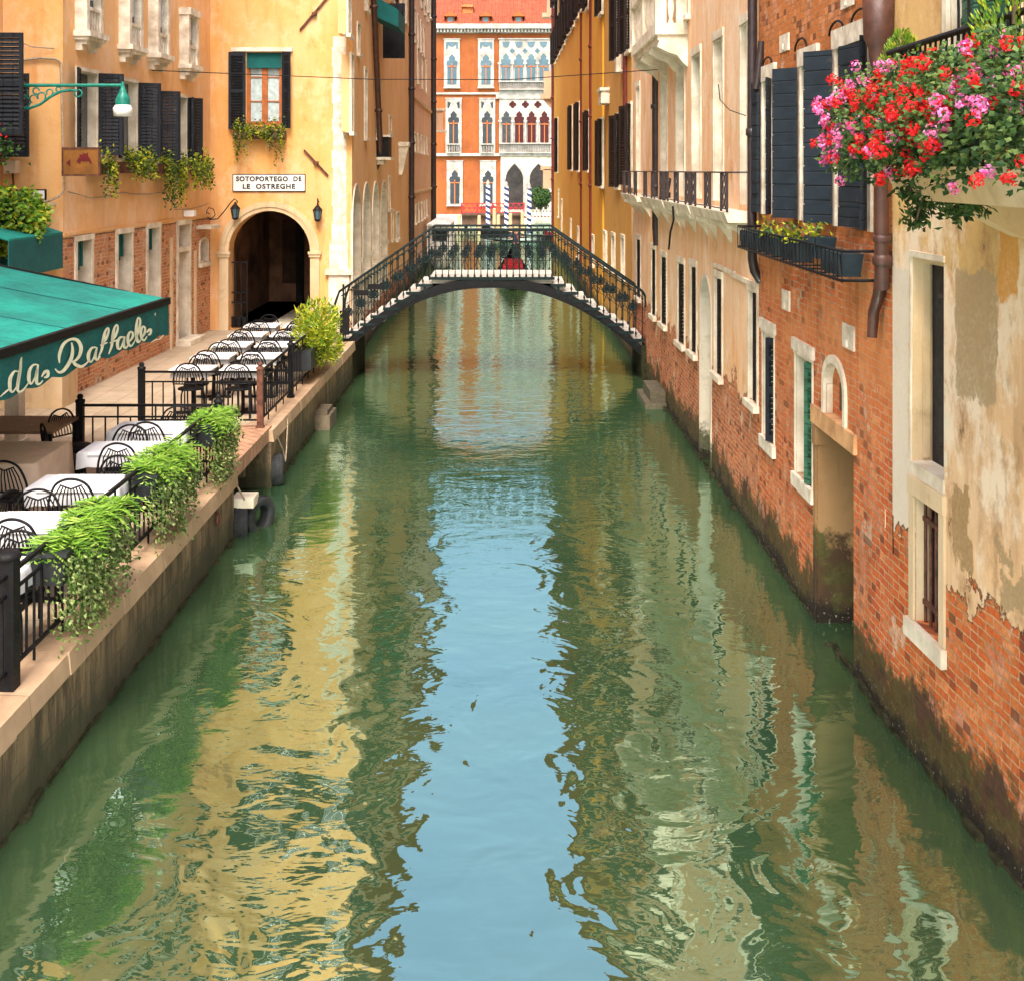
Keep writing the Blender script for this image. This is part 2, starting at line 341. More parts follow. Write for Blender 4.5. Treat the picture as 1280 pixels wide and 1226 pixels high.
def quaymat():
    s = N('quay_wall_render'); P, x, y, z = s.pos()
    mid = s.noise(P, 2.2, 6, .65); fine = s.noise(P, 25, 4); big = s.noise(P, .7, 4)
    stv = s.comb(s.math('MULTIPLY', x, 3.0), s.math('MULTIPLY', y, 3.0), s.math('MULTIPLY', z, .6)); st = s.noise(stv, 1.5, 5, .6)
    c = s.mix(s.remap(st, .36, .62), (.08, .05, .03), (.38, .26, .14)); c = s.mix(s.remap(mid, .3, .6), (.10, .075, .045), c)
    bt = s.n('ShaderNodeTexBrick'); s.set(bt.inputs['Vector'], s.comb(s.math('ADD', x, y), z, 0.0)); bt.inputs['Scale'].default_value = 1
    bt.inputs['Brick Width'].default_value = 1.1; bt.inputs['Row Height'].default_value = .34; bt.inputs['Mortar Size'].default_value = .012
    c = s.mix(s.math('MULTIPLY', bt.outputs['Fac'], s.remap(mid, .4, .6, 0, .6)), c, (.05, .035, .025))
    w = s.math('ADD', z, s.math('MULTIPLY', s.math('SUBTRACT', mid, .5), -1.1))
    c = s.mix(s.remap(s.noise(stv, 2.6, 6, .7), .50, .62, 0, .75), c, (.045, .03, .02)); c = s.mix(s.remap(w, .15, .62, .92, 0), c, s.mix(big, (.022, .02, .014), (.045, .05, .02)))
    s.bsdf(c, .85, s.bump(s.math('SUBTRACT', s.math('MULTIPLY', s.math('ADD', mid, fine), .014), s.math('MULTIPLY', bt.outputs['Fac'], .012)), 1.0), .25); return s.mat
M['quay'] = quaymat()
def pavemat(name, c1, c2, bw, bh, var=.5):
    s = N(name); P, x, y, z = s.pos(); mid = s.noise(P, 2.5, 6, .65); fine = s.noise(P, 30, 4); big = s.noise(P, .5, 4)
    bt = s.n('ShaderNodeTexBrick'); s.set(bt.inputs['Vector'], s.comb(y, x, 0.0)); bt.inputs['Scale'].default_value = 1
    bt.inputs['Brick Width'].default_value = bw; bt.inputs['Row Height'].default_value = bh; bt.inputs['Mortar Size'].default_value = .006
    s.set(bt.inputs['Color1'], c1); s.set(bt.inputs['Color2'], c2); s.set(bt.inputs['Mortar'], tuple(k * .3 for k in c1))
    c = s.mix(s.remap(mid, .35, .65, var, 0), bt.outputs['Color'], tuple(k * .6 for k in c2)); c = s.mix(s.remap(big, .4, .7, 0, .3), c, tuple(min(.8, k * 1.3) for k in c1))
    s.bsdf(c, .8, s.bump(s.math('SUBTRACT', s.math('MULTIPLY', fine, .003), s.math('MULTIPLY', bt.outputs['Fac'], .006)), 1.0), .3); return s.mat
M['pave'] = pavemat('trachyte_paving', (.48, .375, .26), (.40, .31, .21), .9, .45)
M['coping'] = pavemat('coping_stone', (.47, .33, .21), (.38, .25, .15), 1.2, 5.0, .7)
M['tread'] = simple('worn_step_stone', (.52, .49, .44), .75, .25, 6, col2=(.34, .30, .25))
# ------------------------------------------------------------------ facades with real openings
class Facade:
    """vertical wall over ground line A-B; 'out' is +1 when the open air lies to the left of A->B"""
    def __init__(s, root, A, B, z0, z1, mat, out=1, name='wall', depth=.28):
        s.root, s.A, s.B, s.z0, s.z1, s.mat, s.name, s.d = root, Vector(A), Vector(B), z0, z1, mat, name, depth
        e = s.B - s.A; s.L = e.length; s.e = e / s.L; s.n = Vector((-s.e.y, s.e.x)) * out; s.holes = []; s.wins = []
    def p(s, u, z, off=0.0):
        q = s.A + s.e * u + s.n * off; return (q.x, q.y, z)
    def px(s, px, py):
        h = hit(s.A, s.B, px, py); return ((Vector((h.x, h.y)) - s.A).dot(s.e), h.z)
    def rect(s, x0, x1, yt, yb, xr=None):
        """photo pixels -> (u0,u1,z0,z1); rows are read at column xr (default: x0)"""
        xr = x0 if xr is None else xr
        a = s.px(x0, yt)[0]; b = s.px(x1, yt)[0]; zt = s.px(xr, yt)[1]; zb = s.px(xr, yb)[1]
        return (min(a, b), max(a, b), zb, zt)
    def hole(s, r, arch=0.0, d=None): s.holes.append((*r, arch, d or s.d))
    def inside(s, r): return r[0] > .03 and r[1] < s.L - .03
    def pbox(s, mb, u0, u1, z0, z1, o0, o1):
        P = s.p
        mb.hexa([P(u0, z0, o0), P(u1, z0, o0), P(u1, z0, o1), P(u0, z0, o1), P(u0, z1, o0), P(u1, z1, o0), P(u1, z1, o1), P(u0, z1, o1)])
    def finish(s, tops=None, extra=None):
        mb = MB(); us = sorted({0.0, s.L, *[h[0] for h in s.holes], *[h[1] for h in s.holes]}); zs = sorted({s.z0, s.z1, *[h[2] for h in s.holes], *[h[3] for h in s.holes]})
        us = [u for u in us if 0 <= u <= s.L]; zs = [z for z in zs if s.z0 <= z <= s.z1]; P = s.p
        for i in range(len(us) - 1):
            run = None
            for j in range(len(zs) - 1):
                um, zm = (us[i] + us[i + 1]) / 2, (zs[j] + zs[j + 1]) / 2
                solid = not any(h[0] < um < h[1] and h[2] < zm < h[3] for h in s.holes)
                if solid and run is None: run = zs[j]
                if (not solid) and run is not None: mb.quad(P(us[i], run), P(us[i + 1], run), P(us[i + 1], zs[j]), P(us[i], zs[j])); run = None
            if run is not None: mb.quad(P(us[i], run), P(us[i + 1], run), P(us[i + 1], zs[-1]), P(us[i], zs[-1]))
        for (u0, u1, z0, z1, ar, d) in s.holes:
            zt = z1 - ar
            mb.quad(P(u0, z0), P(u0, z0, -d), P(u0, zt, -d), P(u0, zt)); mb.quad(P(u1, z0), P(u1, zt), P(u1, zt, -d), P(u1, z0, -d))
            mb.quad(P(u0, z0), P(u1, z0), P(u1, z0, -d), P(u0, z0, -d))
            if ar <= 0: mb.quad(P(u0, z1), P(u0, z1, -d), P(u1, z1, -d), P(u1, z1))
            else:
                n = 14; c = (u0 + u1) / 2; a = (u1 - u0) / 2
                pts = [(c - a * math.cos(math.pi * k / n), zt + ar * math.sin(math.pi * k / n)) for k in range(n + 1)]
                for k in range(n):
                    (ua, za), (ub, zb) = pts[k], pts[k + 1]
                    mb.quad(P(ua, za), P(ub, zb), P(ub, z1), P(ua, z1)); mb.quad(P(ua, za), P(ua, za, -d), P(ub, zb, -d), P(ub, zb))
        if extra: extra(mb)
        o = mb.build(s.name, s.mat, s.root); return o
    # ---- a window: surround (the part), and sill / pane / bars / shutters as its pieces
    def window(s, r, d=.22, fw=.09, proj=.035, pane='glass', surround='stone', sill=True, arch=0.0, mull=True, barsm=None, shut=None, name='window', lintel=0, curtain=None, label=None, hole=True, reveal=None):
        u0, u1, z0, z1 = r
        if hole: s.hole(r, arch, d + .10)
        f = MB()
        if fw > 0:
            for (a, b, c, e) in ((u0 - fw, u0, z0, z1 - arch), (u1, u1 + fw, z0, z1 - arch)): s.pbox(f, a, b, c, e, -.02, proj)
            if arch <= 0: s.pbox(f, u0 - fw * 1.05, u1 + fw * 1.05, z1, z1 + fw + lintel, -.02, proj + .012)
            else:
                n = 12; c = (u0 + u1) / 2; a = (u1 - u0) / 2; zt = z1 - arch
                for k in range(n):
                    t0, t1 = math.pi * k / n, math.pi * (k + 1) / n
                    q = [(c - (a + w) * math.cos(t), zt + (arch + w) * math.sin(t)) for t in (t0, t1) for w in (0, fw)]
                    i0, o0, i1, o1 = q
                    f.hexa([s.p(*i0, -.02), s.p(*i1, -.02), s.p(*i1, proj), s.p(*i0, proj), s.p(*o0, -.02), s.p(*o1, -.02), s.p(*o1, proj), s.p(*o0, proj)])
        else:
            s.pbox(f, u0, u1, z1 - .05, z1 - .002, -d + .03, -d + .09)
            s.pbox(f, u0, u0 + .04, z0 + .04, z1 - .05, -d + .03, -d + .09); s.pbox(f, u1 - .04, u1, z0 + .04, z1 - .05, -d + .03, -d + .09)
        w = f.build(name, M[surround], s.root)
        if fw > 0 or reveal:
            g = MB(); dd = d - .004; zt = z1 - arch - .004
            s.pbox(g, u1 - .014, u1 - .003, z0 + .003, zt, -dd, -.004); s.pbox(g, u0 + .003, u0 + .014, z0 + .003, zt, -dd, -.004)
            if arch > 0:
                n = 12; c = (u0 + u1) / 2; a = (u1 - u0) / 2 - .004
                for k in range(n):
                    (ua, za), (ub, zb) = [(c - a * math.cos(math.pi * q / n), z1 - arch + (arch - .004) * math.sin(math.pi * q / n)) for q in (k, k + 1)]
                    g.quad(s.p(ua, za, -.004), s.p(ub, zb, -.004), s.p(ub, zb, -dd), s.p(ua, za, -dd))
            else: s.pbox(g, u0 + .015, u1 - .015, z1 - .014, z1 - .003, -dd, -.004)
            g.build('reveal', M[reveal or surround], w)
        if label: w['label'] = label
        g = MB(); s.pbox(g, u0 + .002, u1 - .002, z0 + .002, z1 - .002 if arch <= 0 else z1 - .01, -d - .03, -d); g.build('pane', M[pane], w)
        if mull:
            g = MB(); c = (u0 + u1) / 2
            s.pbox(g, c - .022, c + .022, z0, z1 - arch * .1, -d + .001, -d + .03)
            k = max(1, int((z1 - z0) / .55))
            for i in range(1, k): zz = z0 + (z1 - z0) * i / k; s.pbox(g, u0, u1, zz - .014, zz + .014, -d + .002, -d + .025)
            g.build('glazing_bars', M['white_paint' if mull is True else mull], w)
        if sill:
            g = MB(); s.pbox(g, u0 - fw - .03, u1 + fw + .03, z0 - .09, z0 - .002, -.02, proj + .06); s.pbox(g, u0 + .004, u1 - .004, z0 - .02, z0 + .022, -d, -.021); g.build('sill', M['stone'], w)
        if barsm:
            g = MB(); n = max(3, int((u1 - u0) / .11))
            for i in range(n): uu = u0 + (u1 - u0) * (i + .5) / n; g.tube([s.p(uu, z0, -.06), s.p(uu, z1, -.06)], .011, 5)
            for q in (.2, .8): zz = z0 + (z1 - z0) * q; g.tube([s.p(u0, zz, -.06), s.p(u1, zz, -.06)], .015, 5)
            g.build('bars', M[barsm], w)
        if shut:   # dict(a0=angle of the near leaf, a1=angle of the far leaf, mat, w)
            for side in (0, 1):
                ang = shut.get('a%d' % side)
                if ang is None: continue
                s.leaf_shutter(w, u0 - .01 if side == 0 else u1 + .01, -1 if side == 0 else 1, ang, shut.get('w', (u1 - u0) / 2), z0 - .02, z1 + .02, M[shut.get('mat', 'shut')], shut.get('boards', 0), proj=proj)
        return w
    def leaf_shutter(s, parent, uh, sgn, ang, w, z0, z1, mat, boards=0, proj=.035, t=.045, name='shutter'):
        """ang 0 = closed across the opening, 90 = standing straight out, 180 = folded back on the wall"""
        a = R(ang); du = -sgn * math.cos(a); dn = math.sin(a); g = MB()
        def q(r, z, th): # along the leaf, through its thickness
            return s.p(uh + du * r + sgn * dn * th * 1.0, z, proj + .012 + dn * r + abs(math.cos(a)) * th)
        def bx(r0, r1, za, zb, t0, t1): g.hexa([q(r0, za, t0), q(r1, za, t0), q(r1, za, t1), q(r0, za, t1), q(r0, zb, t0), q(r1, zb, t0), q(r1, zb, t1), q(r0, zb, t1)])
        if boards:
            for i in range(boards):
                za = z0 + (z1 - z0) * i / boards; zb = z0 + (z1 - z0) * (i + 1) / boards
                bx(0.0, w, za + .003, zb - .003, .008 + .003 * (i % 2), t - .003 * (i % 2))
            bx(.004, w - .004, z0 + .006, z1 - .006, .014, t - .014); bx(.02, .09, z0 + .01, z1 - .01, 0, .012); bx(w - .09, w - .02, z0 + .01, z1 - .01, 0, .012)
        else:
            bx(0, .055, z0, z1, 0, t); bx(w - .055, w, z0, z1, 0, t)
            for za in (z0, (z0 + z1) / 2 - .04, z1 - .08): bx(.055, w - .055, za, za + .08, .002, t - .002)
            n = int((z1 - z0) / .075)
            for i in range(n):
                za = z0 + .08 + (z1 - z0 - .16) * i / n
                g.hexa([q(.055, za, .004), q(w - .055, za, .004), q(w - .055, za + .012, .004), q(.055, za + .012, .004), q(.055, za + .055, t - .006), q(w - .055, za + .055, t - .006), q(w - .055, za + .067, t - .006), q(.055, za + .067, t - .006)])
        for zz in (z0 + .25, z1 - .25): bx(-.02, .16, zz - .02, zz + .02, t, t + .008)
        return g.build(name, mat, parent)

def body(root, pts, z0, z1, mat, roofmat=None, name='walls', skip=()):
    """closed shell behind a facade: polygon footprint, edges in skip are left to the facades"""
    mb = MB(); n = len(pts)
    for i in range(n):
        if i in skip: continue
        a, b = pts[i], pts[(i + 1) % n]; mb.quad((*a, z0), (*b, z0), (*b, z1), (*a, z1))
    o = mb.build(name, mat, root)
    cx = sum(p[0] for p in pts) / n; cy = sum(p[1] for p in pts) / n; r = MB()
    ov = [(p[0] + (.55 if p[0] > cx else -.55), p[1] + (.1 if p[1] > cy else -.1)) for p in pts]
    r.add([(*p, z1) for p in ov] + [(*p, z1 + .14) for p in ov] + [(cx, cy, z1 + 1.9)], [tuple(range(n))] + [(i, (i + 1) % n, n + (i + 1) % n, n + i) for i in range(n)] + [(n + i, n + (i + 1) % n, 2 * n) for i in range(n)])
    r.build('roof', roofmat or M['roof'], root)
    return o
def upper_rows(F, us, zs, w=.8, h=1.5, mat='shut', surround='stone'):
    for z in zs:
        for u in us:
            if .5 < u < F.L - w - .5: F.window((u, u + w, z, z + h), shut=dict(a0=168, a1=168, mat=mat, w=w / 2), mull=True)
def ironpipe(name, label, pts, r, mat, group=None, collars=True, cat='downpipe'):
    t = thing(name, label, cat, pts[-1], 0, group); m = MB(); m.tube(pts, r, 8); m.build('pipe', M[mat], t)
    if collars:
        c = MB(); a = Vector(pts[0]); b = Vector(pts[1]); n = max(2, int((a - b).length / 2.2))
        for i in range(n):
            q = a.lerp(b, (i + .5) / n); c.lathe((q.x, q.y, q.z), [(r * .9, -.05), (r * 1.35, -.045), (r * 1.35, .045), (r * .9, .05)], 8)
        c.build('collar', M[mat], t)
    return t

# ================================================================== SETTING: water, ground, camera, light
def make_water():
    s = N('canal_water'); P, x, y, z = s.pos()
    near = s.remap(y, 9, 20, 0, 1); gc = s.remap(y, 60, 85, 0, 1)
    long_ = s.noise(s.comb(x, y, 0.0), 1.5, 2, .5, .7)        # lazy swell that bends reflections
    mid = s.noise(s.comb(s.math('MULTIPLY', x, .6), y, 3.0), 3.6, 3, .55, .4)
    fine = s.noise(s.comb(s.math('MULTIPLY', x, .55), y, 7.0), 9.0, 3, .6, .3)
    patch = s.remap(s.noise(P, .45, 3), .42, .62)
    h = s.math('MULTIPLY', long_, s.remap(y, 9, 20, .020, .010))
    h = s.math('ADD', h, s.math('MULTIPLY', mid, s.math('MULTIPLY_ADD', near, .0030, .0045)))
    h = s.math('ADD', h, s.math('MULTIPLY', fine, s.math('MULTIPLY', s.math('MULTIPLY_ADD', patch, .7, .3), s.math('MULTIPLY_ADD', near, .0022, .0010))))
    nrm = s.bump(h, 1.0)
    murk = s.mix(s.remap(s.noise(P, .35, 3), .35, .65), (.019, .047, .020), (.034, .066, .026))
    dif = s.n('ShaderNodeBsdfDiffuse'); s.set(dif.inputs['Color'], murk); 
    gl = s.n('ShaderNodeBsdfGlossy'); gl.inputs['Roughness'].default_value = .015; s.set(gl.inputs['Color'], (.76, 1.0, .90)); s.set(gl.inputs['Normal'], nrm)
    fr = s.n('ShaderNodeFresnel'); fr.inputs['IOR'].default_value = WATER_IOR; s.set(fr.inputs['Normal'], nrm)
    m = s.n('ShaderNodeMixShader'); s.t.links.new(fr.outputs[0], m.inputs[0]); s.t.links.new(dif.outputs[0], m.inputs[1]); s.t.links.new(gl.outputs[0], m.inputs[2])
    s.t.links.new(m.outputs[0], s.out.inputs[0])
    g = MB(); g.quad((-160, -30, 0), (160, -30, 0), (160, 400, 0), (-160, 400, 0)); tag(g.build('water', s.mat), 'calm green canal water reflecting house fronts and sky', kind='structure')
WATER_IOR = 4.7
make_water()
g = MB(); g.quad((-400, -200, -1.5), (400, -200, -1.5), (400, 900, -1.5), (-400, 900, -1.5)); tag(g.build('ground', simple('canal_bed', (.06, .06, .04), .9, .2, 1)), kind='structure')

cam = bpy.data.cameras.new('camera'); co = bpy.data.objects.new('camera', cam); COL.objects.link(co); sc.camera = co
co.location = (0, 0, H); co.rotation_euler = (R(90), 0, 0); cam.sensor_width = 36; cam.sensor_fit = 'HORIZONTAL'
cam.lens = 36 * FP / 1280; cam.shift_y = -(613 - HY) / 1280; cam.clip_end = 2000

w = bpy.data.worlds.new('World'); sc.world = w; w.use_nodes = True
nt = w.node_tree; bg = nt.nodes['Background']; sk = nt.nodes.new('ShaderNodeTexSky'); sk.sky_type = 'NISHITA'; sk.sun_disc = False
SUN_EL, SUN_AZ = 54, 186      # azimuth clockwise from +Y: the sun stands behind the camera, straight down the canal
sk.sun_elevation = R(SUN_EL); sk.sun_rotation = R(SUN_AZ); sk.air_density = 1.0; sk.dust_density = 6.0; sk.ozone_density = 1.0
nt.links.new(sk.outputs[0], bg.inputs[0]); bg.inputs[1].default_value = .15
sl = bpy.data.lights.new('sun', 'SUN'); so = bpy.data.objects.new('sun', sl); COL.objects.link(so); sl.energy = 1.0; sl.angle = R(16); sl.color = (1, .95, .87)
sd = Vector((math.sin(R(SUN_AZ)) * math.cos(R(SUN_EL)), math.cos(R(SUN_AZ)) * math.cos(R(SUN_EL)), math.sin(R(SUN_EL))))
so.rotation_euler = (-sd).to_track_quat('-Z', 'Y').to_euler()
sc.view_settings.view_transform = 'Standard'; sc.view_settings.look = 'None'; sc.view_settings.exposure = 1.84; sc.view_settings.gamma = 1
sc.render.engine = 'CYCLES'; sc.cycles.max_bounces = 8; sc.cycles.diffuse_bounces = 4; sc.cycles.glossy_bounces = 4

# ================================================================== QUAY (left bank)
QZ = .85; QX = -3.66
def quay_piece(y0, y1, xl=-12.5):
    g = MB(); g.box(xl, QX - .06, y0, y1, -1.2, QZ - .03); g.box(QX - .06, QX + .02, y0, y1, -1.2, QZ - .17); return g
g = quay_piece(-6, 16.75); g.box(-12.5, -4.55, 16.75, 19.35, -1.2, QZ - .03); g2 = quay_piece(19.35, 31.7); b0 = len(g.v)
g.add(g2.v, g2.f); tag(g.build('quay_wall', M['quay']), 'stained stone quay wall below the restaurant terrace', kind='structure')
g = MB(); g.quad((-12.5, -6, QZ), (-4.06, -6, QZ), (-4.06, 31.7, QZ), (-12.5, 31.7, QZ)); tag(g.build('pavement', M['pave']), 'worn beige stone paving of the quay', kind='structure')
g = MB(); random.seed(3)
for (ya, yb) in ((-6, 16.75), (19.35, 29.3)):
    y = ya
    while y < yb - .05:
        L = min(random.uniform(1.0, 1.5), yb - y); j = random.uniform(-.012, .012)
        g.hexa([(-4.08, y + .006, QZ - .16), (QX + .07 + j, y + .006, QZ - .16), (QX + .07 + j, y + L - .006, QZ - .16), (-4.08, y + L - .006, QZ - .16),
                (-4.08, y + .006, QZ + .03), (QX + .05 + j, y + .006, QZ + .022 + j), (QX + .05 + j, y + L - .006, QZ + .022 + j), (-4.08, y + L - .006, QZ + .03)]); y += L
tag(g.build('coping', M['coping']), 'rounded stone coping along the quay edge', kind='structure')
t = thing('boat_landing', 'plank landing slab over the dark gap in the quay', 'landing', (-4.1, 18, 0))
g = MB(); g.box(-4.9, QX - .02, 16.5, 19.6, QZ - .16, QZ + .045); g.build('slab', M['planks'], t)
g = MB()
for y in (16.9, 18.0, 19.1): g.box(-4.6, QX - .1, y - .07, y + .07, QZ - .36, QZ - .165)
g.box(-4.0, -3.82, 16.85, 17.05, -.8, QZ - .165); g.build('beam', M['trunk'], t)
# step block at the right foot of the bridge, and low stone ledges
t = tag((lambda g: (g.box(2.68, 3.2, 25.7, 27.5, -.8, .10), g.box(2.80, 3.2, 25.9, 27.3, .10, .32), g)[-1].build('mooring_step', simple('mossy_step', (.075, .06, .04), .85, .5, 3, bump=.01, col2=(.05, .05, .025))))(MB()), 'stone mooring step at the right foot of the bridge', 'step')
t = tag((lambda g: (g.box(-3.7, -3.36, 23.6, 24.5, -.8, .26), g.box(-3.7, -3.42, 23.7, 24.4, .26, .34), g)[-1].build('mooring_block', simple('mossy_block', (.10, .075, .05), .9, .5, 3, col2=(.04, .035, .02))))(MB()), 'weathered block standing in the water against the left quay', 'step')

# ragged footing stones where the walls meet the water
def footing(pts, side, label, seed, zt=.05):
    random.seed(seed); g = MB()
    for i in range(len(pts) - 1):
        a, b = Vector(pts[i]), Vector(pts[i + 1]); L = (b - a).length; u = 0.0; e = (b - a) / L
        while u < L - .05:
            l = min(random.uniform(.07, .28), L - u); o0 = random.uniform(.02, .10) * side; o1 = o0 * random.uniform(.2, .8); z = random.uniform(-.02, zt); p, q = a + e * u, a + e * (u + l * .94)
            g.hexa([(p.x - .02 * side, p.y, -.6), (p.x + o0, p.y, -.6), (q.x + o0, q.y, -.6), (q.x - .02 * side, q.y, -.6), (p.x - .02 * side, p.y, z), (p.x + o1, p.y, z - .01), (q.x + o1, q.y, z + .01), (q.x - .02 * side, q.y, z)]); u += l
    return tag(g.build('footing', M['wet_stone']), label, kind='structure')
footing([(QX + .02, -4), (QX + .02, 16.7)], 1, 'ragged footing stones along the left quay', 5); footing([(QX + .02, 19.4), (QX + .02, 29)], 1, 'ragged footing stones beyond the landing', 6)
footing([(3.64, 4.5), (3.27, 11.0), (3.245, 13.0)], -1, 'rough footing stones along the right walls', 7, .06); footing([(3.238, 13.75), (3.20, 16.6), (3.06, 31)], -1, 'rough footing stones beyond the water door', 8, .06)
# ================================================================== LEFT BANK HOUSES
ZT = 18.0
# ---- L2: ochre house with the brick ground floor
A2, B2 = (-7.72, 22.0), (-7.45, 31.6)
t2 = thing('house', 'ochre house with brick ground floor and dark shutters behind the terrace', 'house', (-9, 27, .85))
F = Facade(t2, A2, B2, -.2, ZT, M['ochre_deep'], out=-1)
def ant(px, yt, yb, x1, **k): return F.window(F.rect(px, x1, yt, yb), **k)
for (x0, x1, yt, yb) in ((95, 113, 302, 402), (146, 163, 293, 391), (184, 198, 286, 380)):
    r = F.rect(x0, x1, yt, yb); ww = F.window((r[0], r[1], r[2], r[3]), d=.5, fw=.10, pane='dark_brown', mull=None, sill=True, surround='stone')
    g = MB(); F.pbox(g, r[0] + .06, r[1] - .05, r[2], r[2] + .35, -.49, -.40); g.build('red_panel', M['red'], ww)
    g = MB(); n = 8
    for i in range(n):
        ua = r[0] + .02 + (r[1] - r[0] - .04) * i / n; ub = r[0] + .02 + (r[1] - r[0] - .04) * (i + 1) / n; dz = .08 * math.sin(i * 2.1)
        F.pbox(g, ua, ub, r[3] - .48 + dz, r[3] - .01, -.14 - .03 * (i % 2), -.10 - .03 * (i % 2))
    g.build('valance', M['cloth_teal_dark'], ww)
r = F.rect(222, 236, 282, 432); dr = F.window((r[0], r[1], QZ, r[3]), d=.42, fw=.11, pane='stone_warm', mull=None, sill=False, name='door')
g = MB(); F.pbox(g, r[0], r[1], r[3] - .62, r[3] - .52, -.40, .02); g.build('transom', M['stone'], dr)
g = MB(); F.pbox(g, r[0] + .03, r[1] - .03, r[3] - .50, r[3] - .03, -.41, -.36); g.build('fanlight', M['red'], dr)
g = MB(); F.pbox(g, r[0] - .15, r[1] + .15, QZ, QZ + .12, 0, .35); g.build('step', M['stone'], dr)
r = F.rect(249, 259, 300, 330); F.window(r, d=.3, fw=.05, pane='dark_brown', mull=None, arch=.14, name='niche', sill=True)
u, z = F.px(247, 284); g = MB(); F.pbox(g, u - .1, u + .75, z - .05, z + .03, 0, .35); g.build('ledge', M['stone'], t2)
g = MB(); ua = F.px(84, 300)[0]; F.pbox(g, .0, F.L - .02, 3.66, 3.72, -.01, .035); g.build('string_course', M['ochre'], t2)
g = MB(); ua = F.px(213, 300)[0]; F.pbox(g, ua - .06, ua + .06, QZ, 3.3, 0, .05)
ua = F.px(243, 300)[0]; F.pbox(g, ua - .05, ua + .05, QZ, 2.9, 0, .05); g.build('pilaster', M['stone_warm'], t2)
# first-floor windows with blue-black shutters
sh = [(96, 120, 88, 192), (147, 170, 100, 197), (181, 196, 112, 203), (220, 232, 121, 206)]
for i, (x0, x1, yt, yb) in enumerate(sh):
    r = F.rect(x0, x1, yt, yb); F.window(r, d=.16, fw=.07, surround='stone', pane='glass', mull=None if i < 2 else True, shut=dict(a0=165, a1=118 if i < 3 else 150, w=.42, mat='shut'))
r = F.rect(241, 252, 124, 196); F.leaf_shutter(t2, r[0], 1, 10, r[1] - r[0], r[2], r[3], M['shut'])
# upper stone bay boxes
for (x0, x1, yt, yb) in ((92, 116, -40, 38), (146, 168, -30, 55), (183, 202, -24, 66), (223, 238, 18, 80)):
    r = F.rect(x0, x1, yt, yb); cen = (r[0] + r[1]) / 2; a, b = cen - .42, cen + .42; z0, z1 = r[2], r[3]
    w = MB()
    for (c, d) in ((a, a + .14), (b - .14, b)): F.pbox(w, c, d, z0, z1, 0, .22)
    F.pbox(w, a - .03, b + .03, z1, z1 + .16, -.02, .27); F.pbox(w, a - .07, b + .07, z0 - .10, z0, -.02, .30); F.pbox(w, a - .02, b + .02, z0 - .16, z0 - .10, -.02, .25)
    for c in (a + .04, b - .18): 
        F.pbox(w, c, c + .14, z0 - .34, z0 - .16, 0, .12); F.pbox(w, c, c + .14, z0 - .24, z0 - .16, .12, .20)
    wo = w.build('window', M['stone_white'], t2)
    g = MB(); F.pbox(g, a + .14, b - .14, z0, z1, .02, .08); g.build('pane', M['glass'], wo)
    g = MB()
    for k in range(4): q = a + .17 + k * .15; F.pbox(g, q, q + .06, z0, z0 + .38, .14, .19)
    F.pbox(g, a + .14, b - .14, z0 + .38, z0 + .44, .12, .21); g.build('balusters', M['stone_white'], wo)
    g = MB(); F.pbox(g, a + .20, cen - .03, z0 + .45, z1 - .1, .081, .10); F.pbox(g, cen + .05, b - .22, z0 + .6, z1 - .05, .081, .10); g.build('curtain', M['white'], wo)
for z in (10.4, 13.6):
    for u in (1.0, 3.1, 5.2, 7.2): F.window((u, u + .8, z, z + 1.6), shut=dict(a0=165, a1=165, mat='shut', w=.4))
F.finish()
body(t2, [A2, B2, (-13, 31.6), (-13, 22.0)], -.2, ZT, M['ochre'], skip=(0, 1, 3))
# planters with trailing green under the first-floor windows
def trailing(name, label, c, half, drop, seed, group, mats=('leaf', 'lime'), box=True, dir_=(0, 1), dens=1.0, lf=.085, cat='window planter', tail=None, out=(1, 0)):
    random.seed(seed); t = thing(name, label, cat, c, 0, group); cx, cy, cz = c; dx, dy = dir_; ox, oy = out
    if box:
        g = MB(); a = Vector((cx - dx * half, cy - dy * half, cz - .18)); b = Vector((cx + dx * half, cy + dy * half, cz - .18)); g.bar(a, b, .2, .2); g.build('box', M['rust'], t)
    for mi, mk in enumerate(mats):
        g = MB()
        for k in range(int(260 * half * dens)):
            u = random.uniform(-half, half) ; v = random.gauss(0, .09); z = abs(random.gauss(0, .13))
            p = Vector((cx + dx * u + ox * (v + .05), cy + dy * u + oy * (v + .05), cz - .08 + z)); g.leaf(p, Vector((random.uniform(-1, 1), random.uniform(-1, 1), random.uniform(-.4, .8))).normalized() * lf * random.uniform(.6, 1.3), lf * .6)
        for k in range(int(26 * half * dens) + 3):
            u = random.uniform(-half, half); L = drop * random.uniform(.25, 1) * (1 if tail is None else tail(u / half)); off = random.uniform(.10, .24)
            m = int(L / (lf * .42)) + 2; wx = random.uniform(-.15, .15)
            for i in range(m):
                f = i / m; p = Vector((cx + dx * (u + wx * f) + ox * off, cy + dy * (u + wx * f) + oy * off, cz - .05 - L * f)) + Vector([random.gauss(0, .02) for _ in range(3)])
                g.leaf(p, Vector((random.uniform(-1, 1), random.uniform(-1, 1), random.uniform(-1, .1))).normalized() * lf * random.uniform(.5, 1.1), lf * .6)
        g.build('foliage', M[mk], t)
    return t
GP = 'green planters hanging on the ochre house'
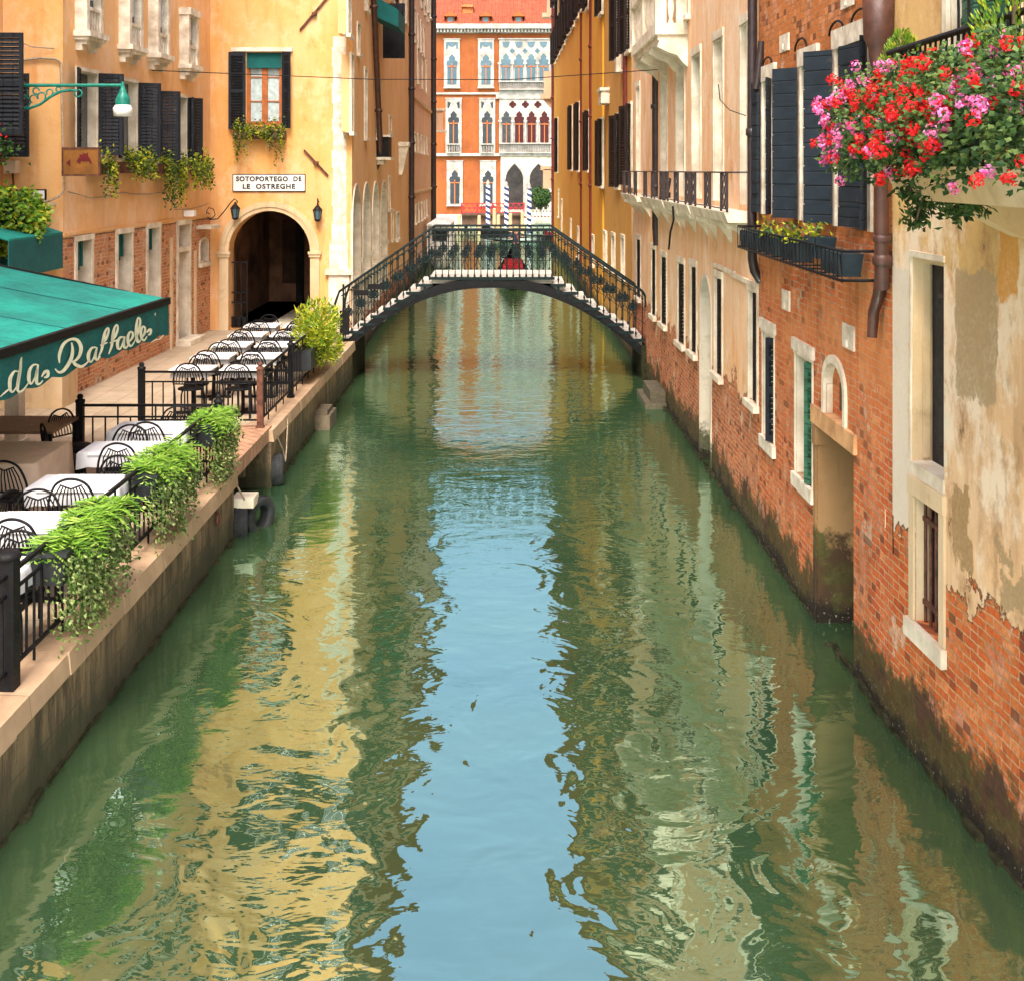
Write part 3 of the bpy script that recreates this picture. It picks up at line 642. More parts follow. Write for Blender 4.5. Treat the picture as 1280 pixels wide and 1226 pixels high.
for i, (x0, x1, yy, dr, lab) in enumerate(((101, 134, 214, .75, 'sparse trailing plant behind the brown hanging sign, leftmost of the row'), (141, 180, 205, .42, 'bushy planter under the second shuttered window of the row'),
                                     (185, 217, 206, 1.0, 'longest trailing planter, hanging lowest of the row'), (220, 251, 208, .62, 'rightmost trailing planter of the row, beside the house corner'))):
    pa = hit(A2, B2, x0, yy); pb = hit(A2, B2, x1, yy); c = (pa + pb) / 2; hf = (pb - pa).length / 2 * .80
    trailing('hanging_planter', lab, (c.x + .16, c.y, 5.0 + (0, .02, .0, -.02)[i]), hf, dr, 20 + i, GP, dens=(.4, 1.2, 1.2, 1.1)[i], dir_=(.028, 1))
# ---- jog wall and L1
t1 = thing('house', 'pale ochre house end at the left edge with a box, a white plate and cables', 'house', (-9, 20, .85))
F1 = Facade(t1, (-8.75, 22.0), A2, -.2, ZT, M['ochre'], out=-1); F1.finish()
FL = Facade(t1, (-8.75, 4.0), (-8.75, 22.0), -.2, ZT, M['ochre'], out=-1)
for u in (3.0, 7.0, 11.5): FL.window((u, u + .9, 5.3, 6.9), shut=dict(a0=165, a1=165)); FL.window((u, u + .9, 9.3, 11), shut=dict(a0=165, a1=165)); FL.window((u, u + .9, 13, 14.7), shut=dict(a0=165, a1=165))
ww = FL.window((15.3, 16.15, 5.36, 6.95), mull=True)
FL.leaf_shutter(ww, 16.16, 1, 92, .98, 5.36, 6.97, M['shut'], 0)
ww = FL.window((17.0, 17.4, 5.05, 6.45), mull=True, fw=.05); FL.leaf_shutter(ww, 17.42, 1, 92, .60, 5.02, 6.42, M['shut'], 0)
FL.finish(); body(t1, [(-8.75, 4.0), (-8.75, 22.0), (-13, 22.0), (-13, 4.0)], -.2, ZT, M['ochre'], skip=(0, 1))
g = MB(); a = at(8, 201, 21.9); g.box(a.x, a.x + .2, 21.78, 21.98, a.z - .22, a.z); bx = g.build('junction_box', M['beige_cloth'], t1)
g = MB(); g.tube([at(16, 217, 21.9), at(17, 232, 21.9), at(22, 240, 21.9), at(26, 250, 21.9)], .018, 5); g.build('conduit', M['rust'], t1)
g = MB(); a = at(26, 237, 21.96); b = at(58, 267, 21.96); g.box(a.x, b.x, 21.93, 21.97, b.z, a.z)
g.build('plate_border', M['iron'], t1); g = MB(); g.box(a.x + .02, b.x - .02, 21.915, 21.925, b.z + .02, a.z - .02); g.build('plate', M['white_paint'], t1)
g = MB()
g.tube([at(20, 248, 21.7), at(40, 253, 21.7), at(60, 252, 21.75), at(74, 246, 21.8), at(80, 238, 21.9), at(79, 190, 21.9), at(78, 150, 21.95), at(76, 78, 21.95), at(70, 74, 21.95), at(50, 73, 21.95), at(25, 76, 21.95)], .022, 6)
g.tube([at(24, 52, 21.9), at(40, 59, 21.9), at(68, 61, 21.95)], .012, 5); g.tube([at(22, 250, 21.6), at(42, 257, 21.6), at(70, 256, 21.7)], .04, 6)
g.build('cable', M['rope'], t1)
g = MB()
for k in range(3):
    pts = [at(80 + i * 17, 239 + 7 * math.sin(i * .8 + k) + (6 if i % 2 else 2), 0) for i in range(2)]
hp = [hit(A2, B2, x, y) + Vector((.04, 0, 0)) for x, y in ((82, 240), (95, 243), (110, 248), (125, 247), (150, 241), (165, 243), (185, 243), (205, 240))]
g.tube(hp, .012, 5)
hp = [hit(A2, B2, x, y) + Vector((.05, 0, 0)) for x, y in ((215, 262), (232, 262), (250, 258), (258, 254))]
g.tube(hp, .012, 5); g.build('cable', M['rope'], t2)
g = MB(); hq = hit(A2, B2, 230, 268); g.box(hq.x + .02, hq.x + .25, hq.y - .12, hq.y + .12, hq.z - .05, hq.z + .08); g.build('floodlight', M['white_paint'], t2)

# ---- L3: arch house facing the camera
Y3 = 31.6
A3, B3 = (-7.45, Y3), (-3.95, Y3)
t3 = thing('house', 'peach ochre house with the arched passage, facing the bridge', 'house', (-5.7, 33, .85))
F = Facade(t3, A3, B3, -1.2, ZT, M['ochre'], out=-1, depth=.5)
ra = F.rect(286, 388, 264, 412); ra = (ra[0], ra[1], QZ, ra[3]); F.hole(ra, (ra[1] - ra[0]) / 2, .55)
rw = F.rect(308, 352, 66, 157)
ww = F.window(rw, d=.16, fw=.0, surround='wood', pane='curtain', mull='wood', sill=False)
g = MB(); F.pbox(g, rw[0] - .36, rw[1] + .28, rw[3] + .02, rw[3] + .12, 0, .09); g.build('lintel', M['stone_white'], ww)
g = MB(); F.pbox(g, rw[0] + .01, rw[1] - .01, rw[3] - .38, rw[3] - .01, -.13, -.03); g.build('blind', M['cloth_teal_dark'], ww)
g = MB(); c = (rw[0] + rw[1]) / 2; F.pbox(g, c - .07, c + .07, rw[2], rw[3] - .38, -.155, -.10); F.pbox(g, rw[0], rw[1], rw[2], rw[2] + .10, -.155, -.09); F.pbox(g, rw[0], rw[0] + .08, rw[2] + .1, rw[3] - .38, -.155, -.1); F.pbox(g, rw[1] - .08, rw[1], rw[2] + .1, rw[3] - .38, -.155, -.1); g.build('casement', M['wood'], ww)
F.leaf_shutter(ww, rw[0] - .01, -1, 172, .40, rw[2] - .1, rw[3] + .0, M['shut'], 0); F.leaf_shutter(ww, rw[1] + .01, 1, 150, .26, rw[2] - .08, rw[3] + .0, M['shut'], 0)
for (u, z) in ((1.0, 10.3), (2.6, 10.3), (1.0, 13.8), (2.6, 13.8)): F.window((u, u + .8, z, z + 1.6), shut=dict(a0=165, a1=165, w=.38))
F.finish()
# arch surround, jambs, imposts
g = MB(); c = (ra[0] + ra[1]) / 2; rad = (ra[1] - ra[0]) / 2; zs_ = ra[3] - rad; n = 24
for (r0, r1, pr) in ((.0, .10, .05), (.10, .17, .075), (.17, .23, .045)):
    for k in range(n):
        q = []
        for tt in (math.pi * k / n, math.pi * (k + 1) / n):
            for rr in (rad + r0, rad + r1): q.append((c - rr * math.cos(tt), zs_ + rr * math.sin(tt)))
        i0, o0, i1, o1 = q; g.hexa([F.p(*i0, -.02), F.p(*i1, -.02), F.p(*i1, pr), F.p(*i0, pr), F.p(*o0, -.02), F.p(*o1, -.02), F.p(*o1, pr), F.p(*o0, pr)])
for (a, b) in ((ra[0] - .23, ra[0]), (ra[1], ra[1] + .23)):
    F.pbox(g, a, b, QZ, zs_ - .13, -.02, .05); F.pbox(g, a - .03, b + .03, zs_ - .13, zs_ - .06, -.02, .085); F.pbox(g, a - .05, b + .05, zs_ - .06, zs_, -.02, .11)
g.build('arch_surround', M['stone_warm'], t3)
# corner quoins, lower pilaster
g = MB(); z = 3.05; zz = F.px(420, 46)[1]; k = 0; random.seed(5)
ua, ub = F.px(415, 100)[0], F.px(433, 100)[0]
while z < zz:
    h = random.uniform(.28, .5); h = min(h, zz - z); F.pbox(g, ua + (.03 if k % 2 else 0), ub, z + .003, z + h - .003, -.02, .022); z += h; k += 1
ua, ub = F.px(413, 350)[0], F.px(438, 350)[0]
F.pbox(g, ua - .04, ub - .02, -.9, 2.22, -.02, .06); F.pbox(g, ua - .12, ub + .03, 2.22, 2.36, -.02, .12); F.pbox(g, ua - .02, ub - .06, 2.36, 3.05, -.02, .04)
g.build('quoin', M['stone_white'], t3)
g = MB()
for (a, b) in (((375, 38), (412, -6)), ((380, 188), (410, 220))): g.bar(at(*a, Y3 - .03), at(*b, Y3 - .03), .05, .05)
for (x, y) in ((393, 18), (395, 204)): q = at(x, y, Y3 - .05); g.box(q.x - .06, q.x + .06, Y3 - .1, Y3 - .005, q.z - .04, q.z + .04)
g.build('tie_rod', M['rust'], t3)
# dark passage behind the arch
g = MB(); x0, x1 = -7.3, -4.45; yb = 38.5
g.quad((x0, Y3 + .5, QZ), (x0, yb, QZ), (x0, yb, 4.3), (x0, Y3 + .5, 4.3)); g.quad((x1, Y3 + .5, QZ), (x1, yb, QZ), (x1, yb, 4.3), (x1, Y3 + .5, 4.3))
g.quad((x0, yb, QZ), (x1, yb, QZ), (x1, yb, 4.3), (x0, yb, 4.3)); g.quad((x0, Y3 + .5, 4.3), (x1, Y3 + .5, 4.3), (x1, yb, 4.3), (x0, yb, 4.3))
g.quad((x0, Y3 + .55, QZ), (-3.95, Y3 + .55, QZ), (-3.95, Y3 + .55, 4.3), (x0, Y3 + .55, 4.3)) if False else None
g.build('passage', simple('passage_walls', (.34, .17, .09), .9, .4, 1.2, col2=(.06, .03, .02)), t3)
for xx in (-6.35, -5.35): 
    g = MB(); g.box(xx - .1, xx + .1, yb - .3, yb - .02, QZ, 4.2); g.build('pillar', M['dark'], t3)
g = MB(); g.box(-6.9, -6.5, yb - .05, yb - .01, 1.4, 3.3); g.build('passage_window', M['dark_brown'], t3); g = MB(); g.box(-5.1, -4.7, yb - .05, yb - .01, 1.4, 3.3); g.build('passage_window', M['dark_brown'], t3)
t = thing('iron_gate', 'open iron gate leaf inside the left of the arch', 'gate', (-6.9, Y3 + .3, QZ))
g = MB(); xa, xb = at(288, 400, Y3 + .3).x, at(309, 400, Y3 + .3).x
for i in range(4): x = xa + (xb - xa) * i / 3; g.bar((x, Y3 + .3, QZ + .05), (x, Y3 + .3, 2.55), .03)
for z in (QZ + .28, 1.5, 1.75, 2.5): g.bar((xa, Y3 + .3, z), (xb, Y3 + .3, z), .035)
g.build('frame', M['iron'], t); g = MB(); g.box(xa, xb, Y3 + .285, Y3 + .315, QZ + .05, QZ + .26); g.build('kick_plate', M['iron'], t)
# name sign
t = thing('street_sign', 'white plaque with black lettering above the arch', 'sign', (-6, Y3 - .05, 4.8))
s0 = at(291, 218, Y3); s1 = at(382, 240, Y3)
g = MB(); g.box(s0.x, s1.x, Y3 - .035, Y3 - .004, s1.z, s0.z); g.build('board', M['iron'], t)
g = MB(); g.box(s0.x + .02, s1.x - .02, Y3 - .045, Y3 - .036, s1.z + .02, s0.z - .02); g.build('face', M['white_paint'], t)
def text(parent, txt, c, size, mat, width=None, rot=(R(90), 0, 0), bold=.012):
    cu = bpy.data.curves.new('lettering', 'FONT'); cu.body = txt; cu.size = size; cu.align_x = 'CENTER'; cu.align_y = 'CENTER'; cu.offset = bold * size; cu.extrude = .003; cu.space_character = 1.18
    o = bpy.data.objects.new('tmp', cu); COL.objects.link(o); dg = bpy.context.evaluated_depsgraph_get(); dg.update()
    me = bpy.data.meshes.new_from_object(o.evaluated_get(dg)); w = o.dimensions.x; bpy.data.objects.remove(o)
    q = bpy.data.objects.new('lettering', me); COL.objects.link(q); me.materials.clear(); me.materials.append(M[mat]); q.rotation_euler = rot
    q.parent = parent; q.location = Vector(c) - parent.location
    if width: q.scale.x = width / w
    return q
W = s1.x - s0.x
text(t, 'SOTOPORTEGO  DE', ((s0.x + s1.x) / 2, Y3 - .05, s0.z - .125), .16, 'text', W * .90, bold=.04)
text(t, 'LE  OSTREGHE', ((s0.x + s1.x) / 2, Y3 - .05, s1.z + .125), .16, 'text', W * .72, bold=.04)
# window planter of L3: hangs down at both ends
c = at(326, 163, Y3)
trailing('window_planter', 'garland planter hanging at both ends under the curtained window', (c.x, Y3 - .14, c.z + .05), .64, .95, 44, None, dir_=(1, 0), dens=1.5, tail=lambda q: .25 + .75 * min(1, abs(q) * 1.5) ** 3, out=(0, -1), lf=.075)
# lanterns
def lantern(parent_loc, label, arm, c, sc_=1.0):
    t = thing('wall_lantern', label, 'lantern', parent_loc, 0); x, y, z = c; k = sc_
    g = MB(); g.tube(arm, .014, 6); g.build('bracket', M['iron'], t)
    g = MB(); g.lathe((x, y, z), [(.07 * k, -.17 * k), (.11 * k, .05 * k)], 6); g.build('glass_body', M['glass_b'], t)
    g = MB(); g.lathe((x, y, z), [(.13 * k, .05 * k), (.12 * k, .07 * k), (.05 * k, .15 * k), (.02 * k, .19 * k), (.02 * k, .22 * k)], 6); g.lathe((x, y, z), [(.03 * k, -.22 * k), (.08 * k, -.19 * k), (.075 * k, -.165 * k)], 6)
    for i in range(6): a = math.pi * 2 * i / 6; g.tube([(x + .071 * k * math.cos(a), y + .071 * k * math.sin(a), z - .17 * k), (x + .112 * k * math.cos(a), y + .112 * k * math.sin(a), z + .05 * k)], .007, 4)
    g.build('cap', M['iron'], t); return t
Y = Y3 - .35
arm = [at(*q, Y) for q in ((262, 268), (258, 265), (261, 260), (267, 262), (269, 269), (264, 274), (259, 272), (258, 266))]
arm2 = [at(*q, Y) for q in ((262, 275), (272, 274), (280, 265), (288, 254), (293, 249), (297, 252), (295, 257))]
q = at(294, 264, Y); t = lantern(q, 'iron lantern on a scrolled bracket left of the arch', arm2 + [(q.x, Y, q.z + .2)], q)
g = MB(); g.tube(arm, .012, 5); g.tube([at(258, 240, Y3 - .3), at(258, 275, Y3 - .3)], .014, 5); g.build('scroll', M['iron'], t)
q = at(397, 266, Y3 - .2); lantern(q, 'small iron wall lantern right of the arch', [(q.x, Y3, q.z + .25), (q.x, q.y, q.z + .34), (q.x, q.y, q.z + .2)], q)

M['arcade_grey'] = simple('arcade_grey', (.26, .23, .20), .9, .3, 2)
# ---- canal side of L3 (arcade) and the houses beyond it
def cx_line(Y): return -3.95 - .0125 * (Y - 31.6)
t = t3
F = Facade(t3, B3, (cx_line(45.5), 45.5), -1.2, ZT, M['ochre_side'], out=-1, name='canal_wall', depth=.45)
for (x0, x1, yt) in ((440, 450, 233), (453, 462, 231), (465, 473, 229.5), (475.5, 483, 228)):
    r = F.rect(x0, x1, yt, 300); F.window((r[0], r[1], QZ + .02, r[3]), d=.42, fw=.07, proj=.03, surround='stone', pane='arcade_grey', mull=None, sill=False, arch=(r[1] - r[0]) / 2, name='arcade_arch')
    g = MB(); F.pbox(g, r[0] - .02, r[1] + .02, QZ + 1.1, QZ + 1.2, -.42, .06); F.pbox(g, r[1], r[1] + .25, 2.4, 2.5, -.40, .08); g.build('arcade_parapet', M['stone'], t3)
for (x0, x1, yt, yb) in ((438, 441, 68, 165), (455, 458, 86, 172), (470, 475, 98, 172)):
    r = F.rect(x0, x1, yt, yb); F.window(r, d=.12, fw=.05)
for (x0, x1, yt, yb) in ((434, 438, -20, 42), (446, 449, 30, 66), (456, 459, -60, 10)):
    r = F.rect(x0, x1, yt, yb); F.window(r, d=.12, fw=.06)
for z in (10.6, 13.8):
    for u in (1.5, 4.0, 6.5, 9.0, 11.6): F.window((u, u + .85, z, z + 1.7), shut=dict(a0=168, a1=168, w=.42))
F.finish()
body(t3, [B3, (cx_line(45.5), 45.5), (-13, 45.5), (-13, Y3), A3], -1.2, ZT, M['ochre_side'], skip=(0, 3, 4))
g = MB(); g.box(-6.2, -4.38, 32.2, 45.4, QZ - .1, QZ); g.quad((-4.43, 38.6, QZ), (-4.43, 45.4, QZ), (-4.43, 45.4, 4.4), (-4.43, 38.6, 4.4)); g.quad((-4.43, 32.2, QZ), (-4.43, 38.6, QZ), (-4.43, 38.6, 4.4), (-4.43, 32.2, 4.4)); g.build('arcade_inner_wall', M['stone'], t3)
# awning and box on the canal side
p0 = hit(B3, (cx_line(45.5), 45.5), 470, 20)
t = thing('window_awning', 'dark green window awning high on the arcade house', 'awning', p0)
g = MB(); g.hexa([(p0.x, p0.y - 1, p0.z - .1), (p0.x + .75, p0.y - 1, p0.z - .45), (p0.x + .75, p0.y + 1.2, p0.z - .45), (p0.x, p0.y + 1.2, p0.z - .1), (p0.x, p0.y - 1, p0.z + .5), (p0.x + .75, p0.y - 1, p0.z + .05), (p0.x + .75, p0.y + 1.2, p0.z + .05), (p0.x, p0.y + 1.2, p0.z + .5)]); g.build('canopy', M['cloth_teal_dark'], t)
g = MB(); g.box(p0.x + .02, p0.x + .7, p0.y + 1.8, p0.y + 1.9, p0.z - 1.1, p0.z + .6); g.build('panel', M['shut'], t)
t = thing('balcony_box', 'small dark iron balcony box projecting from the arcade house', 'balcony', at(479, 190, 38))
q = at(473, 172, 38.5); g = MB(); g.box(q.x, q.x + .35, 38, 39, q.z - .6, q.z + .0); g.build('cage', M['iron'], t); g = MB(); g.box(q.x - .02, q.x + .42, 37.95, 39.05, q.z - .68, q.z - .6); g.box(q.x - .02, q.x + .42, 37.95, 39.05, q.z, q.z + .06); g.box(q.x, q.x + .2, 38.1, 38.9, q.z - .82, q.z - .68); g.build('slab', M['stone'], t)
a = hit(B3, (cx_line(45.5), 45.5), 459, -60); b = hit(B3, (cx_line(45.5), 45.5), 471, 200)
ironpipe('downpipe', 'slanting brown downpipe on the arcade house', [a + Vector((.12, 0, 0)), b + Vector((.12, 0, 0)), b + Vector((-.05, .1, -.25))], .085, 'pipe_brown')
# next: stone pier with bracket, then the long peach house
t4 = thing('house', 'plain warm house with a stone bracket beyond the arcade', 'house', (-4.2, 48, 0))
P0, P1 = (cx_line(45.5), 45.5), (cx_line(52), 52.0)
F = Facade(t4, P0, P1, -1.2, ZT + .6, M['ochre_side'], out=-1)
for (x0, x1, yt, yb) in ((486, 488.5, 146, 165), (485, 487, 222, 262), (489, 491, 265, 300), (495, 498, 268, 300)):
    F.window(F.rect(x0, x1, yt, yb), d=.15, fw=.07)
for z in (10.6, 13.8): F.window((2, 2.8, z, z + 1.6)); F.window((4.4, 5.2, z, z + 1.6))
F.finish(); body(t4, [P0, P1, (-13, 52), (-13, 45.5)], -1.2, ZT + .6, M['ochre_side'], skip=(0,))
q = hit(P0, P1, 499, 178); g = MB(); g.box(q.x, q.x + .38, q.y - .35, q.y + .35, q.z - .15, q.z); g.hexa([(q.x, q.y - .15, q.z - 1.2), (q.x + .12, q.y - .15, q.z - 1.2), (q.x + .12, q.y + .15, q.z - 1.2), (q.x, q.y + .15, q.z - 1.2), (q.x, q.y - .3, q.z - .15), (q.x + .36, q.y - .3, q.z - .15), (q.x + .36, q.y + .3, q.z - .15), (q.x, q.y + .3, q.z - .15)]); g.build('bracket', M['stone'], t4)
t5 = thing('house', 'long peach house with rows of narrow windows at the canal mouth', 'house', (-4.4, 62, 0))
P0, P1 = (cx_line(52.0), 52.0), (cx_line(73.5), 73.5)
F = Facade(t5, P0, P1, -1.2, ZT + 1, M['peach'], out=-1)
def row(n, x0, x1, y0a, y1a, wu=.75):
    ra_ = F.px(x0, y0a); rb = F.px(x1, y0a); z0 = F.px(x0, y1a)[1]; z1 = ra_[1]
    for i in range(n):
        u = ra_[0] + (rb[0] - ra_[0]) * i / (n - 1)
        if .2 < u < F.L - 1: F.window((u, u + wu, z0, z1), d=.15, fw=.09)
row(6, 507.5, 529, -8, 36, .7); row(7, 508, 533, 163, 186, .7); row(7, 510, 533, 262, 285, .6); row(3, 526, 534, -60, 8, .7); row(5, 508, 532, 100 - 60, 100 - 12, .7)
for z in (13.0, 16.0):
    for i in range(8): F.window((1 + i * 2.6, 1.75 + i * 2.6, z, z + 1.5), d=.15)
F.finish(); body(t5, [P0, P1, (-13, 73.5), (-13, 52)], -1.2, ZT + 1, M['peach'], skip=(0,))
g = MB()
for z in (3.75, 7.9): F.pbox(g, 0.1, F.L - .1, z, z + .12, 0, .07)
g.build('string_course', M['stone_warm'], t5)
a = Vector((cx_line(52) + .14, 51.9, 0)); ironpipe('downpipe', 'dark downpipe between the bracket house and the long peach house', [(a.x, a.y, 18), (a.x, a.y, .4)], .11, 'pipe_black')
a = Vector((cx_line(70) + .15, 70.0, 0)); ironpipe('downpipe', 'black downpipe near the far end of the peach house', [(a.x, a.y, 19), (a.x, a.y, .4)], .14, 'pipe_black')
g = MB(); q = at(549, 152, 73); 
t = thing('corner_lamp', 'stone corner shrine projecting at the canal mouth', 'shrine', q); g = MB(); g.box(-4.5, -3.95, 73.0, 73.5, q.z - .5, q.z + .6); g.build('niche', M['peach'], t); g = MB(); g.box(-4.55, -3.75, 72.9, 73.55, q.z - .62, q.z - .5); g.box(-4.55, -3.78, 72.9, 73.55, q.z + .6, q.z + .72); g.build('cornice', M['stone'], t)
# ---- teal lamp, brown sign, wire
Y = 20.6
t = thing('wall_lamp', 'green cast-iron lamp on a long scrolled bracket', 'lamp', at(25, 106, Y))
g = MB(); g.tube([(-8.75, Y, at(0, 107, Y).z), at(152, 107, Y)], .028, 8); g.build('arm', M['teal'], t)
g = MB()
def arcp(c, r, a0, a1, n=10): return [at(c[0] + r * math.cos(R(a0 + (a1 - a0) * i / n)), c[1] - r * math.sin(R(a0 + (a1 - a0) * i / n)), Y) for i in range(n + 1)]
g.tube([at(x, y, Y) for x, y in ((24, 136), (36, 136), (50, 131), (62, 122), (75, 115), (88, 113), (97, 114))], .024, 6)
for (c, r, a0, a1) in (((98, 117), 4.5, 90, -200), ((32, 128), 6, 200, -90), ((42, 124), 5, 250, 0), ((52, 121), 5, 220, -40), ((62, 116), 4, 220, -60), ((30, 116), 5, 120, 400), ((45, 114), 4, 0, 300), ((73, 112), 3, 0, 300)):
    g.tube(arcp(c, r, a0, a1), .014, 5)
g.tube([at(25, 108, Y), at(25, 138, Y)], .022, 6); g.build('scrollwork', M['teal'], t)
q = at(153.5, 128, Y); g = MB(); g.lathe((q.x, q.y, q.z), [(.115, -.05), (.12, .03), (.075, .13), (.055, .17), (.055, .20), (.03, .22), (.035, .26), (.015, .33)], 14); g.build('hood', M['teal'], t)
g = MB(); g.lathe((q.x, q.y, q.z), [(.11, -.23), (.145, -.225), (.155, -.10), (.12, -.048)], 16); g.build('lamp_shade', M['white_paint'], t)
Y = 21.7
t = thing('hanging_sign', 'brown sign with a red left arrow and red winged lion', 'sign', at(79, 186, Y))
a, b = at(79, 186, Y), at(124, 219, Y); g = MB(); g.box(a.x, b.x, Y - .015, Y + .015, b.z, a.z); g.build('board', M['sign_brown'], t)
g = MB()
for (x0, x1, z0, z1) in ((a.x - .02, b.x + .02, a.z - .01, a.z + .02), (a.x - .02, b.x + .02, b.z - .02, b.z + .01), (a.x - .02, a.x + .01, b.z, a.z), (b.x - .01, b.x + .02, b.z, a.z)): g.box(x0, x1, Y - .025, Y + .025, z0, z1)
g.build('frame', M['rust'], t)
g = MB()
def pl(pts): g.prism([at(x, y, Y - .018) for x, y in pts], 0, (0, -.004, 0))
pl([(82.5, 204), (88, 199), (88, 209)])
pl([(95, 204), (97, 200), (99, 197), (103, 199), (112, 198), (114, 202), (115, 205), (113, 205), (111, 202), (105, 202), (101, 202), (101, 205), (98, 205), (98, 203)]); pl([(100, 197), (99, 193), (103, 194), (104, 191), (107, 193), (110, 191), (110, 195), (112, 198), (103, 199)])
g.build('emblem', simple('sign_red', (.13, .006, .008), .6), t)
t = tag((lambda g: (g.tube([(hit(A2, B2, 190, 101).x, hit(A2, B2, 190, 101).y, 6.9), (-3, 27.5, 6.75), (0, 27.0, 6.71), (3.2, 26.6, 6.9)], .009, 4), g)[-1].build('overhead_wire', M['iron']))(MB()), 'thin wire strung across the canal between the houses', 'wire')
# ---- bush, small awning, geranium at the far left
random.seed(11)
t = thing('climbing_plant', 'round leafy green climber above the small awning', 'plant', (-8.6, 20.8, 3.7)); 
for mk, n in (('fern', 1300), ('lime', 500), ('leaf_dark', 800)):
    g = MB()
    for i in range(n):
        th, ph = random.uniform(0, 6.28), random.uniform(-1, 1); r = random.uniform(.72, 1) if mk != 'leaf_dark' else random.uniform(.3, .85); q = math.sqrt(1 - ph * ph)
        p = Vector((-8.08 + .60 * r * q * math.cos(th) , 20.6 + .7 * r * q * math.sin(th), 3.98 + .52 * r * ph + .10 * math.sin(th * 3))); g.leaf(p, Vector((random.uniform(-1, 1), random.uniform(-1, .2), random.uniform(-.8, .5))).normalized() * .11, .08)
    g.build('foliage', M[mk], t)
g = MB(); g.tube([(-8.7, 21.2, .85), (-8.6, 21.0, 2.4), (-8.3, 20.7, 3.5)], .05, 6); g.build('stem', M['trunk'], t)
t = thing('small_awning', 'small dark teal awning below the round climber', 'awning', (-8.3, 21.2, 3.2))
a = at(76, 293, 21.4); b = at(76, 336, 21.4); g = MB(); g.hexa([(-8.74, 19.2, a.z + .38), (a.x, 19.2, a.z), (a.x, 21.5, a.z), (-8.74, 21.5, a.z + .38), (-8.74, 19.2, a.z + .41), (a.x, 19.2, a.z + .03), (a.x, 21.5, a.z + .03), (-8.74, 21.5, a.z + .41)]); g.build('canopy', M['cloth_teal'], t)
g = MB(); g.box(a.x - .02, a.x, 19.2, 21.5, b.z, a.z); g.box(-8.74, a.x - .02, 21.15, 21.17, b.z, a.z); g.build('valance', M['cloth_teal_dark'], t)
random.seed(12); t = thing('geranium_pot', 'red geranium in front of the big dark shutters', 'flower pot', (-8.2, 19.6, 5.1))
for mk, n, s_ in (('leaf_dark', 260, .10), ('fern', 140, .09), ('petal_red', 26, .06)):
    g = MB()
    for i in range(n): g.leaf((-7.95 + random.gauss(0, .2), 19.3 + random.gauss(0, .15), 5.15 + random.gauss(0, .14) + (.12 if mk == 'petal_red' else 0)), Vector((random.uniform(-1, 1), random.uniform(-1, 0), random.uniform(-.5, .6))).normalized() * s_, s_ * .7)
    g.build('foliage' if mk != 'petal_red' else 'flowers', M[mk], t)
g = MB(); g.box(-8.74, -7.75, 19.3, 19.6, 4.88, 5.0); g.build('trough', M['rust'], t)
# ================================================================== RIGHT BANK HOUSES
# ---- R1: nearest, worn cream plaster
r1a, r1b = (3.64, 4.5), (3.27, 11.0)
t = thing('house', 'nearest worn cream plaster house on the right with brick showing at its foot', 'house', (5, 8, 0)); tr1 = t
F = Facade(t, r1a, r1b, -1.2, ZT, M['cream'], out=1, name='wall', depth=.4); FR1 = F
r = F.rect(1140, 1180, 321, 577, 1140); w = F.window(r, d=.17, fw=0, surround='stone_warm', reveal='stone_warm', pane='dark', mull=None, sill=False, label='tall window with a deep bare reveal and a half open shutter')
F.leaf_shutter(w, r[0] + .02, -1, 60, .10, r[2] + .02, r[3] - .02, M['shut_brown'], 0, proj=-.15)
g = MB(); F.pbox(g, r[0] - .02, r[1] + .05, r[2] - .10, r[2] + .01, -.16, .018); F.pbox(g, r[0] - .02, r[1] + .05, r[3] + .0, r[3] + .05, -.02, .014); F.pbox(g, r[1] + .002, r[1] + .035, r[2], r[3], -.05, .012); g.build('sill', M['stone'], w)
r = F.rect(1144, 1176, 618, 775, 1144)
w = F.window(r, d=.17, fw=.10, proj=.02, surround='stone_warm', pane='curtain', mull=None, sill=False, lintel=.05, label='barred window in a stone frame')
g = MB(); F.pbox(g, r[0] - .12, r[1] + .14, r[2] - .15, r[2] - .003, -.16, .05); g.build('sill', M['stone'], w)
g = MB()
for i in range(5): uu = r[0] + .04 + (r[1] - r[0] - .08) * i / 4; g.tube([F.p(uu, r[2] + .0, -.07), F.p(uu, r[3], -.07)], .013, 6)
for q in (.16, .82): zz = r[2] + (r[3] - r[2]) * q; F.pbox(g, r[0], r[1], zz - .02, zz + .02, -.085, -.055)
g.build('bars', M['rust'], w)
g = MB(); F.pbox(g, r[0], r[0] + .06, r[2], r[3], -.165, -.13); F.pbox(g, r[0] + .06, r[1], r[3] - .12, r[3], -.165, -.13); F.pbox(g, r[1] - .05, r[1], r[2], r[3] - .12, -.165, -.13); g.build('casement', M['shut_brown'], w)
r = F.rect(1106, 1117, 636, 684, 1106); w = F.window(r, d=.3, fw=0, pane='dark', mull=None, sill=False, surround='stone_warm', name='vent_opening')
r = F.rect(1188, 1272, -90, 68, 1188)
w = F.window(r, d=.2, fw=.08, pane='glass', mull=None, sill=False, label='green shuttered balcony door')
F.leaf_shutter(w, r[0] + .01, -1, 8, (r[1] - r[0]) / 2 - .02, r[2], r[3], M['shut_green'], 10, proj=-.14); F.leaf_shutter(w, r[1] - .01, 1, 14, (r[1] - r[0]) / 2 - .02, r[2], r[3], M['shut_green'], 10, proj=-.14)
for z in (9.6, 12.9): F.window((1.5, 2.4, z, z + 1.7), shut=dict(a0=165, a1=165)); F.window((4.0, 4.9, z, z + 1.7), shut=dict(a0=165, a1=165))
F.finish()
